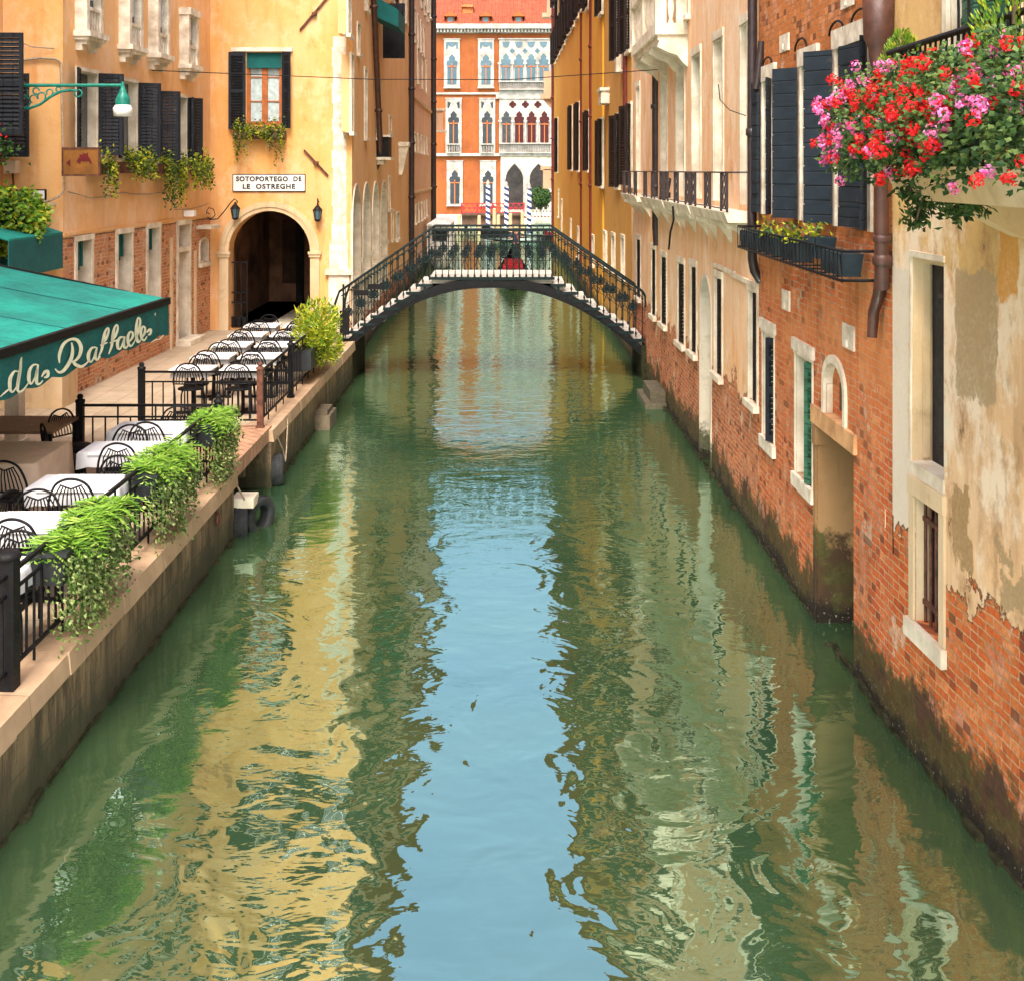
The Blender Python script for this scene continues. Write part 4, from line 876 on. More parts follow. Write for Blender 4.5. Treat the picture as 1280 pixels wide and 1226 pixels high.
# corner pilaster strip of pale render, thin lead pipe scars
g = MB(); u0, u1 = F.px(1128, 500)[0], F.px(1103, 500)[0]
g = None
body(t, [r1a, r1b, (9, 11.0), (9, 4.5)], -1.2, ZT, M['cream'], skip=(0, 1))
# balcony of R1 with the flower trough
t = thing('balcony', 'stone balcony behind the hanging geraniums', 'balcony', (3.0, 8.3, 4.5))
g = MB(); bx0 = 2.72
g.hexa([(bx0 - .02, 4.6, 4.60), (3.66, 4.6, 4.60), (3.40, 8.9, 4.60), (bx0 - .02, 8.9, 4.60), (bx0 - .12, 4.6, 4.82), (3.66, 4.6, 4.82), (3.40, 9.0, 4.82), (bx0 - .12, 9.0, 4.82)])
for y in (5.4, 7.0, 8.6):
    g_ = MB(); g_.prism([(3.5, y - .12, 4.60), (2.95, y - .12, 4.60), (3.0, y - .12, 4.56), (3.25, y - .12, 4.42), (3.5, y - .12, 4.3)], 0, (0, .24, 0)); g_.build('corbel', M['stone_warm'], t)
g.build('slab', M['stone_warm'], t)
g = MB()
for i in range(44):
    y = 4.8 + i * .105; g.bar((bx0 + .05, y, 4.82), (bx0 + .05, y, 5.66), .014)
g.tube([(bx0 + .05, 4.7, 5.66), (bx0 + .05, 9.42, 5.66), (3.38, 9.42, 5.66)], .022, 6)
for i in range(5): x = bx0 + .18 + i * .12; g.bar((x, 9.42, 4.66), (x, 9.42, 5.66), .014)
g.build('railing', M['iron'], t)
# tall grille rods on the balcony door
g = MB()
for i in range(10): y = 7.6 + i * .2; x0 = 3.64 + (3.27 - 3.64) * (y - 4.5) / 6.5 - .07; g.tube([(x0, y, 4.66), (x0 - .02, y + random.uniform(-.05, .05), 7.2)], .011, 5)
g.build('grille', M['iron'], t)

def flowerheads(g, pts, r=.055, n=16, ps=.028):
    for p in pts:
        for k in range(n):
            d = Vector([random.gauss(0, 1) for _ in range(3)]).normalized(); q = p + d * r * random.uniform(.5, 1)
            e = d.cross(Vector([random.gauss(0, 1) for _ in range(3)])).normalized()
            g.leaf(q, e * ps * random.uniform(.8, 1.3), ps, d)
random.seed(31)
FG = 'geranium boxes on the right balcony'
def geranium(y0, y1, label, nred, npink, seed, hang=.35):
    random.seed(seed); t = thing('geranium_box', label, 'flower box', (2.55, (y0 + y1) / 2, 4.95), 0, FG)
    g = MB(); g.box(2.50, 2.70, y0, y1, 4.92, 5.10); g.build('trough', M['blackbox'], t)
    def rp(): 
        y = random.uniform(y0 - .12, y1 + .12); a = random.uniform(-.35, 1); r_ = random.uniform(.15, .36)
        return Vector((2.54 - r_ * math.cos(a * 1.6) * .85, y, 5.16 + .30 * math.sin(a * 1.5) + random.uniform(-hang, .06) * .8 + .07 * math.sin(y * 7)))
    for mk, n, s_ in (('leaf', int(1000 * (y1 - y0)), .036), ('leaf_dark', int(1500 * (y1 - y0)), .042)):
        g = MB()
        for i in range(n):
            p = rp(); p.x += random.uniform(0, .22) if mk == 'leaf_dark' else 0; d = Vector((random.uniform(-1, .3), random.uniform(-1, 1), random.uniform(-.6, .6))).normalized(); g.leaf(p, d * s_ * random.uniform(.7, 1.4), s_, Vector((random.uniform(-1, 0), random.uniform(-1, 0), random.uniform(.2, 1))))
        g.build('foliage', M[mk], t)
    for mk, n in (('petal_red', nred), ('petal_pink', npink)):
        g = MB(); pts = []
        for i in range(n): p = rp(); p.x -= .05; p.y -= .03; pts.append(p)
        flowerheads(g, pts, .045, 26, .024)
        if pts: g.build('flowers', M[mk], t)
    g = MB()
    for i in range(14): p = rp(); g.tube([(2.56, p.y, 4.95), tuple((Vector((2.56, p.y, 4.95)) + p) / 2 + Vector((0, 0, .12))), tuple(p)], .004, 4)
    g.build('stem', M['leaf'], t)
geranium(8.60, 9.40, 'pinkest geranium box, farthest along the right balcony', 26, 42, 51)
geranium(7.75, 8.5, 'middle geranium box, mixed red and pink, over the hanging ivy', 40, 12, 52)
geranium(6.95, 7.75, 'mostly red geranium box of the right balcony', 62, 2, 53)
geranium(5.9, 6.85, 'geranium box with pale pink heads at the right picture edge', 14, 26, 54)
# dark hanging foliage
random.seed(61)
t = thing('hanging_ivy', 'dark green foliage hanging below the geranium boxes', 'plant', (2.65, 8.3, 4.75))
for mk, k in (('leaf_dark', 1.0), ('leaf', .25)):
    g = MB()
    for (px_, py_, yy, rx, rz, n) in ((1190, 195, 8.2, .22, .16, 520), (1205, 235, 8.1, .15, .13, 300), (1188, 222, 8.3, .16, .12, 260), (1160, 218, 8.5, .12, .09, 120), (1140, 232, 8.6, .06, .07, 90), (1155, 250, 8.5, .07, .07, 110), (1146, 272, 8.6, .05, .06, 70), (1205, 258, 8.1, .08, .07, 130)):
        c = at(px_, py_, yy)
        for i in range(int(n * k)):
            p = c + Vector((random.gauss(0, rx * .55), random.gauss(0, .12), random.gauss(0, rz * .6))); g.leaf(p, Vector((random.uniform(-1, 1), random.uniform(-1, .3), random.uniform(-1.2, .2))).normalized() * .062, .03)
    g.build('foliage', M[mk], t)
g = MB()
for pts in (((1190, 190), (1195, 220), (1205, 262)), ((1175, 195), (1160, 225), (1146, 275)), ((1180, 190), (1140, 228), (1138, 240))): g.tube([at(x, y, 8.4) for x, y in pts], .008, 4)
g.build('stem', M['trunk'], t)
# two small conifers in pots
CG = 'clipped conifers on the right balcony'
def conifer(c, r, h, label, seed):
    random.seed(seed); t = thing('potted_conifer', label, 'shrub', c, 0, CG); x, y, z = c
    g = MB(); g.lathe((x, y, z), [(.09, 0), (.13, .02), (.15, .24)], 12); g.build('pot', simple('clay_pot', (.40, .17, .08), .8), t)
    for mk, n in (('fern', 900), ('lime', 350)):
        g = MB()
        for i in range(n):
            f = random.random(); rr = r * math.sin(math.pi * min(1, (f * .85 + .12))) ** .8 * random.uniform(.55, 1.05); a = random.uniform(0, 6.28)
            g.leaf((x + rr * math.cos(a), y + rr * math.sin(a), z + .22 + h * f), Vector((math.cos(a) * .6, math.sin(a) * .6, 1)).normalized() * .05, .018)
        g.build('foliage', M[mk], t)
    g = MB(); g.tube([(x, y, z + .2), (x, y, z + h)], .015, 5); g.build('stem', M['trunk'], t)
q = at(1128, 60, 9.7); conifer((q.x, 9.7, 5.02), .17, .60, 'small lime-green conifer left of the green shutters', 5)
q = at(1268, 60, 7.0); conifer((q.x, 7.0, 4.85), .22, .9, 'larger conifer at the top right corner', 6)

# ---- R2: red brick house
r2a, r2b = (3.27, 11.0), (3.20, 16.6)
t = thing('house', 'orange red brick house with blue black shutters and a water door', 'house', (5, 14, 0)); tr2 = t
F = Facade(t, r2a, r2b, -1.2, 4.15, M['redbrick'], out=1, name='wall', depth=.3)
FT = Facade(t, r2a, r2b, 4.15, ZT - 1, M['redbrick_top'], out=1, name='upper_wall', depth=.3)
r = F.rect(1021, 1067, 530, 760, 1021); r = (r[0], r[1], -.6, r[3])
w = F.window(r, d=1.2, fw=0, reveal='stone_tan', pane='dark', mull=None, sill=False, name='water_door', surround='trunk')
g = MB(); F.pbox(g, r[1] - .0, r[1] + .10, -.6, r[3], -.02, .015); F.pbox(g, r[1] - .035, r[1] + .10, r[3] - .22, r[3], -.5, .03); g.build('jamb', M['stone_tan'], w)
g = MB(); F.pbox(g, r[0] - .12, r[1] + .14, r[3] + .002, r[3] + .19, -.3, .035); g.build('lintel', simple('orange_stone', (.56, .32, .15), .8, .3, 4, col2=(.34, .17, .07)), w)
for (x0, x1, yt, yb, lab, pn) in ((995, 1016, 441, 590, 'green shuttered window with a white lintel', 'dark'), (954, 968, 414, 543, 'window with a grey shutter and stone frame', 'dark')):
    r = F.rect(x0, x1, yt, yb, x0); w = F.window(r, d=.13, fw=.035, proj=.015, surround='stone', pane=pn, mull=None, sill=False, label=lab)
    g = MB(); F.pbox(g, r[0] - .10, r[1] + .10, r[3] + .036, r[3] + .17, -.02, .035); g.build('lintel', M['stone_white'], w); g = MB(); F.pbox(g, r[0] - .08, r[1] + .08, r[2] - .15, r[2] - .002, -.12, .045); g.build('sill', M['stone_white'], w)
    F.leaf_shutter(w, r[0] + .02, -1, 30 if 'green' in lab else 40, .22, r[2] + .02, r[3] - .02, M['shut_green' if 'green' in lab else 'shut'], 0, proj=-.11)
# arched niche with a slot
r = F.rect(1032, 1057, 448, 520, 1032)
w = F.window((r[0] + .02, r[1] - .02, r[2], r[3]), d=.07, fw=.085, proj=.03, surround='stone', pane='redbrick', mull=None, sill=False, arch=.26, name='arched_niche')
g = MB(); c = (r[0] + r[1]) / 2; F.pbox(g, c - .06, c + .05, r[2] + .12, r[3] - .2, -.068, -.055); g.build('slot', M['dark_brown'], w)
for (x0, x1, yt, yb) in ((1055, 1069, 403, 433), (979, 988, 361, 386), (976, 987, 46, 67), (1053, 1068, -8, 13)):
    f = F if yt > 200 else FT; r = f.rect(x0, x1, yt, yb, x0); g = MB(); f.pbox(g, r[0], r[1], r[2], r[3], -.02, .02)
    f.pbox(g, (r[0] + r[1]) / 2 - .012, (r[0] + r[1]) / 2 + .012, r[2] + .02, r[2] + .09, .02, .04); g.build('stone_plaque', M['stone_white'], t)
F.finish()
for (x0, x1, yt, yb, ar) in ((955, 969, 103, 268, .02), (1003, 1022, 84, 272, .02), (1047, 1088, 62, 280, .02)):
    r = FT.rect(x0, x1, yt, yb, x0); z0 = 4.24
    big = x0 == 1047
    w = FT.window((r[0], r[1], z0, r[3]), d=.18, fw=.09, proj=.03, surround='stone_white', pane='glass', mull=True, sill=False, lintel=.10, label='window behind boarded blue black shutters')
    L = (r[1] - r[0]) / 2 + .04
    FT.leaf_shutter(w, r[1] + .01, 1, 172 if x0 == 955 else 138, .22 if x0 == 955 else .30, z0 + .02, r[3], M['shut_b'], 9)
    FT.leaf_shutter(w, r[0] - .01, -1, 160, .26, z0 + .02, r[3], M['shut_b'], 9)
    if big: FT.leaf_shutter(w, r[0] + .04, -1, 12, L, z0 + .02, r[3] - .02, M['shut_b'], 9, proj=-.05)
for z in (8.9, 12.2): 
    for u in (.8, 2.8, 4.6): FT.window((u, u + .75, z, z + 1.6), shut=dict(a0=165, a1=165, w=.37))
FT.finish(); body(t, [r2a, r2b, (9, 16.6), (9, 11.0)], -1.2, ZT - 1, M['redbrick_top'], skip=(0, 3))
# curved iron handles above the windows
g = MB()
for (x, y) in ((962, 84), (1004, 62), (1049, 42), (1078, 28)):
    q = hit(r2a, r2b, x, y); g.tube([(q.x - .03, q.y + .28 * math.cos(a), q.z + .12 * math.sin(a)) for a in [math.pi * k / 8 for k in range(9)]], .012, 5)
g.build('iron_arc', M['iron'], t)
# iron troughs with plastic pots along the brick house
t = thing('trough_shelf', 'long black iron shelf of plant troughs under the boarded shutters', 'shelf', (3.0, 14, 4.2))
g = MB(); Ys = [16.45, 15.2, 13.9, 12.6, 11.35]; zt = 4.08; zb = 3.80
xin = lambda y: 3.20 + .07 * (16.6 - y) / 5.58
for z in (zt, zb + .02):
    g.tube([(xin(Ys[0]), Ys[0], z), (xin(16) - .30, Ys[0], z), (xin(11.35) - .34, Ys[-1], z), (xin(11.35), Ys[-1], z)], .014, 5)
n = 34
for i in range(n + 1):
    y = Ys[0] + (Ys[-1] - Ys[0]) * i / n; g.bar((xin(y) - .30 - .04 * (16.45 - y) / 5.1, y, zb), (xin(y) - .30 - .04 * (16.45 - y) / 5.1, y, zt), .009)
    if i % 3 == 0: g.bar((xin(y) - .3, y, zb + .01), (xin(y), y, zb + .01), .014)
g.build('rack', M['iron'], t)
PG = 'plastic pots in the iron shelf'
pots = [(15.9, .9, 'ridged blue black trough, farthest in the iron shelf', 0), (14.85, .85, 'blue trough with yellowing plants, second in the iron shelf', 1), (13.75, .8, 'grey trough of straggling weeds in the middle of the iron shelf', 1), (12.75, .5, 'square blue pot standing high in the iron shelf', 2), (11.95, .75, 'empty grey black trough, nearest in the iron shelf', 0)]
for i, (y, L, lab, pl_) in enumerate(pots):
    random.seed(70 + i); x = xin(y) - .18; zo = .10 if pl_ == 2 else 0; t = thing('plant_trough', lab, 'planter', (x, y, zb + .03 + zo), 0, PG)
    g = MB(); z0 = zb + .03 + zo; z1 = z0 + .21
    g.hexa([(x - .08, y - L / 2 + .03, z0), (x + .08, y - L / 2 + .03, z0), (x + .08, y + L / 2 - .03, z0), (x - .08, y + L / 2 - .03, z0), (x - .105, y - L / 2, z1), (x + .105, y - L / 2, z1), (x + .105, y + L / 2, z1), (x - .105, y + L / 2, z1)])
    for k in range(int(L / .09)): yy = y - L / 2 + .05 + k * .09; g.bar((x - .10, yy, z0 + .01), (x - .118, yy, z1 - .01), .02)
    g.build('box', M['bluepot'], t)
    if pl_:
        for mk, nn in (('lime', 60), ('leaf', 60)):
            g = MB()
            for k in range(nn if pl_ == 1 else 25):
                p = Vector((x + random.gauss(-.03, .05), y + random.uniform(-L / 2, L / 2), z1 + abs(random.gauss(0, .07)))); g.leaf(p, Vector((random.uniform(-1, .4), random.uniform(-1, 1), random.uniform(-.8, 1))).normalized() * .07, .035)
            g.build('foliage', M[mk], t)
for (p, lab) in (): pass
q0 = at(1104, 0, 10.75)
t = thing('downpipe', 'big brown downpipe at the corner of the brick house, with a funnel head', 'downpipe', (3.05, 10.95, 4))
g = MB(); X = lambda px_, Y: (px_ - CX) * Y / FP
g.tube([(X(1095, 11.0), 11.0, 8.5), (X(1096, 11.0), 11.0, 6.3)], .10, 12); g.lathe((X(1098, 11.0), 11.0, 5.6), [(.055, 0), (.09, .25), (.13, .34), (.14, .72), (.10, .75)], 12)
g.tube([(X(1101, 11.0), 11.0, 5.7), (X(1102, 11.0), 11.0, 4.0), (X(1103, 11.05), 11.05, 3.78)], .062, 12); g.build('pipe', M['pipe_brown'], t)
g = MB(); g.lathe((X(1102.5, 11.0), 11.0, 3.98), [(.07, 0), (.085, .02), (.085, .07), (.07, .09)], 12); g.lathe((X(1102.5, 11.0), 11.0, 4.18), [(.07, 0), (.08, .01), (.08, .05), (.07, .06)], 12); g.build('collar', M['pipe_brown'], t)
g = MB(); g.tube([(X(1102.5, 11.02), 11.02, 3.95), (X(1099, 11.2), 11.2, 3.72), (X(1092, 11.25), 11.25, 3.55), (X(1090, 11.25), 11.25, 3.33)], [.06, .055, .05, .045], 10); g.build('spout', M['pipe_brown'], t)
Y = 16.55; ironpipe('downpipe', 'black downpipe between the pink house and the brick house, hooked at its foot', [(X(941, Y), Y, 12), (X(940, Y), Y, 3.95), (X(940.5, Y), Y, 3.65), (X(943, Y), Y, 3.5), (X(950, Y), Y, 3.38), (X(955, Y), Y, 3.4)], .062, 'pipe_black')
t = tag((lambda g: (g.tube([at(952, 52, 16.3), at(949, 82, 16.3), at(945, 112, 16.3)], .045, 8), g)[-1].build('downpipe', M['pipe_black']))(MB()), 'short slanting black pipe left of the highest brick shutters', 'downpipe')

# ---- R3: pink plaster house
r3a, r3b = (3.20, 16.62), (3.04, 32.4)
t = thing('house', 'pink plaster house with two balconies and brick showing along the water', 'house', (5, 24, 0)); tr3 = t
F = Facade(t, r3a, r3b, -1.2, ZT + .5, M['pink'], out=1, name='wall', depth=.35)
for (x0, x1, yt, yb, dk) in ((937, 947, 362, 498, 1), (894, 903, 345, 464, 1), (863.5, 871, 331, 437, 1), (848, 856, 327, 425, 1), (827, 833.5, 319, 402, 1), (815, 820, 310, 392, 1), (796.5, 801, 298, 370, 1)):
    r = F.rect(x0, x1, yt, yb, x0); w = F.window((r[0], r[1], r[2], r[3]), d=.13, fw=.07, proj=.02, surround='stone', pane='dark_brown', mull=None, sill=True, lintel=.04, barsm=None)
    F.leaf_shutter(w, r[0] + .01, -1, 15, (r[1] - r[0]) * .5, r[2] + .02, r[3] - .02, M['shut_brown'], 0, proj=-.11)
r = F.rect(876, 889, 347, 560, 882); w = F.window((r[0], r[1], -.6, r[3]), d=.42, fw=.07, proj=.02, surround='stone_grey', reveal='stone_grey', pane='stone_grey', mull=None, sill=False, arch=(r[1] - r[0]) / 2, name='water_door', label='arched water door with a pale stone reveal')
for (x0, x1, yt) in ((796, 800, 110), (827, 834, 88), (846, 856, 80), (866, 876, 71), (893, 904, 52), (927, 935, 32)):
    r = F.rect(x0, x1, yt, 245, x0); w = F.window((r[0], r[1], 4.32, r[3]), d=.13, fw=.08, proj=.02, surround='stone', pane='shut_blue' if x0 == 866 else 'shut_pale', mull=None, sill=False, lintel=.05)
    g = MB(); c = (r[0] + r[1]) / 2; F.pbox(g, c - .015, c + .015, 4.32, r[3] - .02, -.128, -.11); F.pbox(g, r[0] + .05, c - .05, 4.5, 5.2, -.128, -.115); F.pbox(g, c + .05, r[1] - .05, 4.5, 5.2, -.128, -.115); g.build('shutter_panels', M['shut_pale'], w)
for z in (9.8, 13.2):
    for u in (1.2, 3.6, 8.6, 11, 13.4): F.window((u, u + .8, z, z + 1.7), shut=dict(a0=165, a1=165, w=.4))
r = (6.0, 6.9, 7.55, 9.9); F.window(r, shut=None)
F.finish(); body(t, [r3a, r3b, (9, 32.4), (9, 16.62)], -1.2, ZT + .5, M['pink'], skip=(0,))
g = MB()
for px_ in (841, 860, 884, 912): 
    u = F.px(px_, 300)[0]
g = MB(); q = F.px(912, 330); F.pbox(g, q[0] - .5, q[0] + 1.3, 3.30, 3.36, 0, .04); q = F.px(945, 330); F.pbox(g, q[0] - .2, q[0] + 1.6, 3.27, 3.33, 0, .04); g.build('string_course', M['stone'], t)
# long low iron balcony
t = thing('balcony', 'long shallow iron balcony with panels of wavy bars on the pink house', 'balcony', (2.9, 24, 4.2))
g = MB(); P3 = lambda y, off: 3.20 - .16 * (y - 16.6) / 15.8 - off
secs = [(17.0, 20.2), (20.35, 23.4), (23.6, 27.2), (28.2, 31.6)]
for (ya, yb) in secs: g.hexa([(P3(ya, .33), ya, 4.10), (P3(ya, -.02), ya, 4.10), (P3(yb, -.02), yb, 4.10), (P3(yb, .33), yb, 4.10), (P3(ya, .38), ya, 4.24), (P3(ya, -.02), ya, 4.24), (P3(yb, -.02), yb, 4.24), (P3(yb, .38), yb, 4.24)])
g.build('slab', M['stone'], t)
g = MB()
for y in (17.3, 18.6, 19.9, 20.7, 22.0, 23.2, 23.9, 25.4, 26.9, 28.5, 30.0, 31.3):
    g = MB(); o = [(P3(y, 0), y, 4.10), (P3(y, .33), y, 4.10), (P3(y, .30), y, 4.02), (P3(y, .16), y, 3.97), (P3(y, .07), y, 3.86), (P3(y, 0), y, 3.74)]; g.prism([(a, b - .09, c) for a, b, c in o], 0, (0, .18, 0)); g.build('corbel', M['stone'], t)
g = MB(); zt_ = 4.77
for (ya, yb) in secs:
    g.tube([(P3(ya, 0), ya, zt_), (P3(ya, .34), ya, zt_), (P3(yb, .34), yb, zt_), (P3(yb, 0), yb, zt_)], .012, 5)
    g.tube([(P3(ya, .34), ya, 4.28), (P3(yb, .34), yb, 4.28)], .010, 4)
    n = int((yb - ya) / .42)
    for i in range(n + 1):
        y = ya + (yb - ya) * i / n; g.bar((P3(y, .34), y, 4.24), (P3(y, .34), y, zt_), .03) if i % 3 != 2 else None
        if i < n:
            w_ = (yb - ya) / n
            if i % 3 == 0:
                for s_ in (1, -1):
                    for q in (.3, .7): g.tube([(P3(y, .34), y + w_ * q + s_ * w_ * .14 * math.sin(k * math.pi / 3), 4.28 + (zt_ - 4.28) * k / 9) for k in range(10)], .008, 4)
g.build('railing', M['pipe_black'], t)
# stone balcony higher up
t = thing('balcony', 'heavy carved stone balcony high on the pink house', 'balcony', (2.8, 25, 7.3))
g = MB(); y0, y1, x0 = 22.8, 27.4, 2.55
g.box(x0, 3.16, y0, y1, 7.22, 7.42); g.box(x0 + .05, 3.16, y0 + .05, y1 - .05, 7.12, 7.22)
g.box(x0 - .02, x0 + .22, y0 - .02, y1 + .02, 8.22, 8.38); g.box(x0 + .22, 3.12, y0 - .02, y0 + .22, 8.22, 8.38)
for y in (y0 + .10, (y0 + y1) / 2, y1 - .12): g.box(x0, x0 + .2, y - .1, y + .1, 7.42, 8.22)
g.box(2.93, 3.12, y0, y0 + .2, 7.42, 8.22); g.build('slab', M['stone'], t)
g = MB(); prof = [(.05, 0), (.055, .04), (.03, .08), (.075, .28), (.05, .42), (.03, .55), (.03, .66), (.055, .72), (.055, .80)]
for i in range(22):
    y = y0 + .28 + i * (y1 - y0 - .5) / 21
    if abs(y - (y0 + y1) / 2) > .13: g.lathe((x0 + .1, y, 7.42), prof, 8)
g.lathe((2.84, y0 + .1, 7.42), prof, 8); g.build('balusters', M['stone'], t)
g = MB()
for y in (y0 + .15, y0 + 1.5, y0 + 3.0, y1 - .2):
    g = MB(); o = [(3.16, y, 7.12), (x0 + .08, y, 7.12), (x0 + .05, y, 7.0), (x0 + .2, y, 6.92), (2.95, y, 6.85), (3.05, y, 6.72), (3.16, y, 6.62)]; g.prism([(a, b - .12, c) for a, b, c in o], 0, (0, .24, 0)); g.build('corbel', M['stone'], t)
Y = 27.2; ironpipe('downpipe', 'black downpipe under the stone balcony of the pink house', [(X(820, Y), Y, 7.0), (X(820, Y), Y, 3.6), (X(821.5, Y), Y, 3.2)], .085, 'pipe_black')
t = tag((lambda g: (g.tube([at(841, 258, 21), at(842, 275, 21), at(838, 290, 21.2), at(836, 312, 21.5)], .018, 5), g.tube([at(898, 106, 18.3), at(900, 125, 18.2), at(912, 138, 17.8), at(932, 145, 17.2)], .007, 4), g)[-1].build('loose_cable', M['iron']))(MB()), 'black cable hanging down the pink house wall', 'cable')
t = thing('spotlight', 'small dark spotlight on a curved arm at the iron balcony', 'lamp', at(830, 245, 24.2)); g = MB(); g.tube([at(826, 226, 24.2), at(832, 222, 24.1), at(838, 224, 24.1), at(835, 240, 24.0)], .022, 6); g.build('arm', M['iron'], t); g = MB(); q = at(832, 246, 24.1); g.hexa([(q.x - .12, 24, q.z - .06), (q.x + .08, 24, q.z - .02), (q.x + .08, 24.25, q.z - .02), (q.x - .12, 24.25, q.z - .06), (q.x - .10, 24, q.z + .03), (q.x + .08, 24, q.z + .08), (q.x + .08, 24.25, q.z + .08), (q.x - .10, 24.25, q.z + .03)]); g.build('lamp_head', M['iron'], t)

# ---- R4: yellow houses
r4a, r4b = (3.03, 32.42), (2.95, 41.0)
t = thing('house', 'ochre yellow house in painted shade next to the right end of the bridge', 'house', (5, 36, 0))
F = Facade(t, r4a, r4b, -1.2, ZT + .2, M['yellow_shaded'], out=1)
SG = dict(mat='shut_brown')
for (x0, x1, yt, yb) in ((785.5, 790, 131, 231), (770.5, 777, 143, 234), (785, 789, -30, 62), (771, 777, -20, 70)):
    r = F.rect(x0, x1, yt, yb, x1); c = (r[0] + r[1]) / 2; F.window((c - .45, c + .45, r[2], r[3]), shut=dict(a0=162, a1=158, w=.36, mat='shut_brown'))
for (x0, x1, yt, yb) in ((777.5, 781, 297, 345), (765.5, 769, 294, 335)):
    r = F.rect(x0, x1, yt, yb, x0); F.window((r[0], r[1], r[2], r[3]), d=.2, fw=.1, pane='glass')
for z in (10.6, 14):
    for u in (1.2, 3.6, 6): F.window((u, u + .8, z, z + 1.6), shut=dict(a0=160, a1=160, w=.4, mat='shut_brown'))
F.finish(); body(t, [r4a, r4b, (9, 41), (9, 32.42)], -1.2, ZT + .2, M['yellow_shaded'], skip=(0,))
g = MB(); q = at(762, 119, 39.5); g.box(q.x - .30, q.x + .22, 39.0, 40.2, q.z - .28, q.z + .10); g.box(q.x - .34, q.x + .3, 38.95, 40.25, q.z + .10, q.z + .2); g.build('vent_box', M['stone'], t)
g = MB(); 
for q in (at(775, 80, 34.8), at(783, 74, 34)): g.box(q.x - .12, q.x + .25, q.y - .25, q.y + .25, q.z - .25, q.z + .15)
g.build('stone_bracket', M['stone'], t)
r5a, r5b = (2.90, 41.02), (2.57, 79.0)
t = thing('house', 'bright yellow ochre house with red downpipes at the far right of the canal', 'house', (5, 60, 0))
F = Facade(t, r5a, r5b, -1.2, ZT + .6, M['yellow'], out=1)
for (x0, x1, yt, yb) in ((748, 758, 148, 233), (733, 739, 138, 213), (712.5, 718, 131, 212), (721, 727, 127, 213), (695.5, 699.5, 147, 215), (747, 758, -40, 8), (731, 739, -34, 3), (720.5, 725, -60, 18), (714, 718, -52, 30), (708, 712, -40, 40), (703, 706, -30, 48), (696, 699, -20, 58)):
    r = F.rect(x0, x1, yt, yb, x1); c = (r[0] + r[1]) / 2; F.window((c - .42, c + .42, r[2], r[3]), shut=dict(a0=160, a1=165, w=.38, mat='shut_brown'))
for (x0, x1, yt, yb) in ((755, 758, 291, 330), (701.5, 703, 250, 292), (697.5, 699, 238, 270), (713, 714.5, 275, 300), (741, 743, 296, 330), (722, 724, 285, 320)):
    r = F.rect(x0, x1, yt, yb, x0); F.window((r[0], min(r[0] + .8, r[1] + .3), r[2], r[3]), d=.2, fw=.09)
for z in (11.2, 14.6):
    for k in range(13): u = 1.4 + k * 2.8; F.window((u, u + .8, z, z + 1.7), shut=dict(a0=150, a1=150, w=.42, mat='shut_brown'))
F.finish(); body(t, [r5a, r5b, (9, 79), (9, 41.02)], -1.2, ZT + .6, M['yellow'], skip=(0,))
for (px_, Y, zb_, rr, lab) in ((728.5, 51.5, .4, .12, 'left one of the paired dark red downpipes on the yellow house'), (740, 46.0, .4, .11, 'right one of the paired dark red downpipes on the yellow house'), (692.5, 78.6, .4, .17, 'dark red downpipe on the far corner of the yellow house'), (782.5, 33.6, 5.7, .09, 'short red brown downpipe between the dark shutters')):
    xx = X(px_, Y); ironpipe('downpipe', lab, [(xx, Y, 18), (xx, Y, zb_ + 2.6), (xx, Y, zb_)], rr, 'pipe_red')
t = thing('corner_balcony', 'pinkish stone balcony end projecting at the canal mouth on the right', 'balcony', at(686, 115, 79))
g = MB()
for (x0, x1, y0, y1) in ((680, 693, 90, 118), (676, 693, 118, 124), (684, 693, 0, 17), (678, 693, 17, 22), (679, 693, 212, 236), (676, 693, 208, 213)):
    a, b = at(x0, y0, 79.3), at(x1, y1, 79.3); g.box(a.x, b.x + .2, 79.05, 80.2, b.z, a.z)
g.prism([at(x, y, 79.3) for x, y in ((679, 124), (693, 124), (693, 136), (688, 134))], 0, (0, .8, 0)); g.build('balcony_end', M['peach'], t)
# ================================================================== BRIDGE
YB0, YB1 = 29.35, 31.35
t = thing('footbridge', 'black iron footbridge with white stone steps and medallion railings', 'bridge', (-.4, 30.3, 0)); tb = t
XL, XR, XT0, XT1 = -3.98, 3.02, -1.88, .95     # feet and the flat crown
ZC, ZF = 2.36, .92
def ztread(x):
    if x < XT0: return ZF + (ZC - ZF) * (x - XL) / (XT0 - XL)
    if x > XT1: return ZF + (ZC - ZF) * (XR - x) / (XR - XT1)
    return ZC
def zarch(x):
    c = (XL + XR) / 2; q = (x - c) / ((XR - XL) / 2); return 2.13 - 1.62 * abs(q) ** 2.15
g = MB(); n = 44
for yy in (YB0, YB1 - .1, (YB0 + YB1) / 2 - .05):
    for i in range(n):
        xa = XL + (XR - XL) * i / n; xb = XL + (XR - XL) * (i + 1) / n
        ta, tb_ = max(zarch(xa) + .20, -9), zarch(xb) + .20
        g.hexa([(xa, yy, zarch(xa)), (xb, yy, zarch(xb)), (xb, yy + .1, zarch(xb)), (xa, yy + .1, zarch(xa)), (xa, yy, ta), (xb, yy, tb_), (xb, yy + .1, tb_), (xa, yy + .1, ta)])
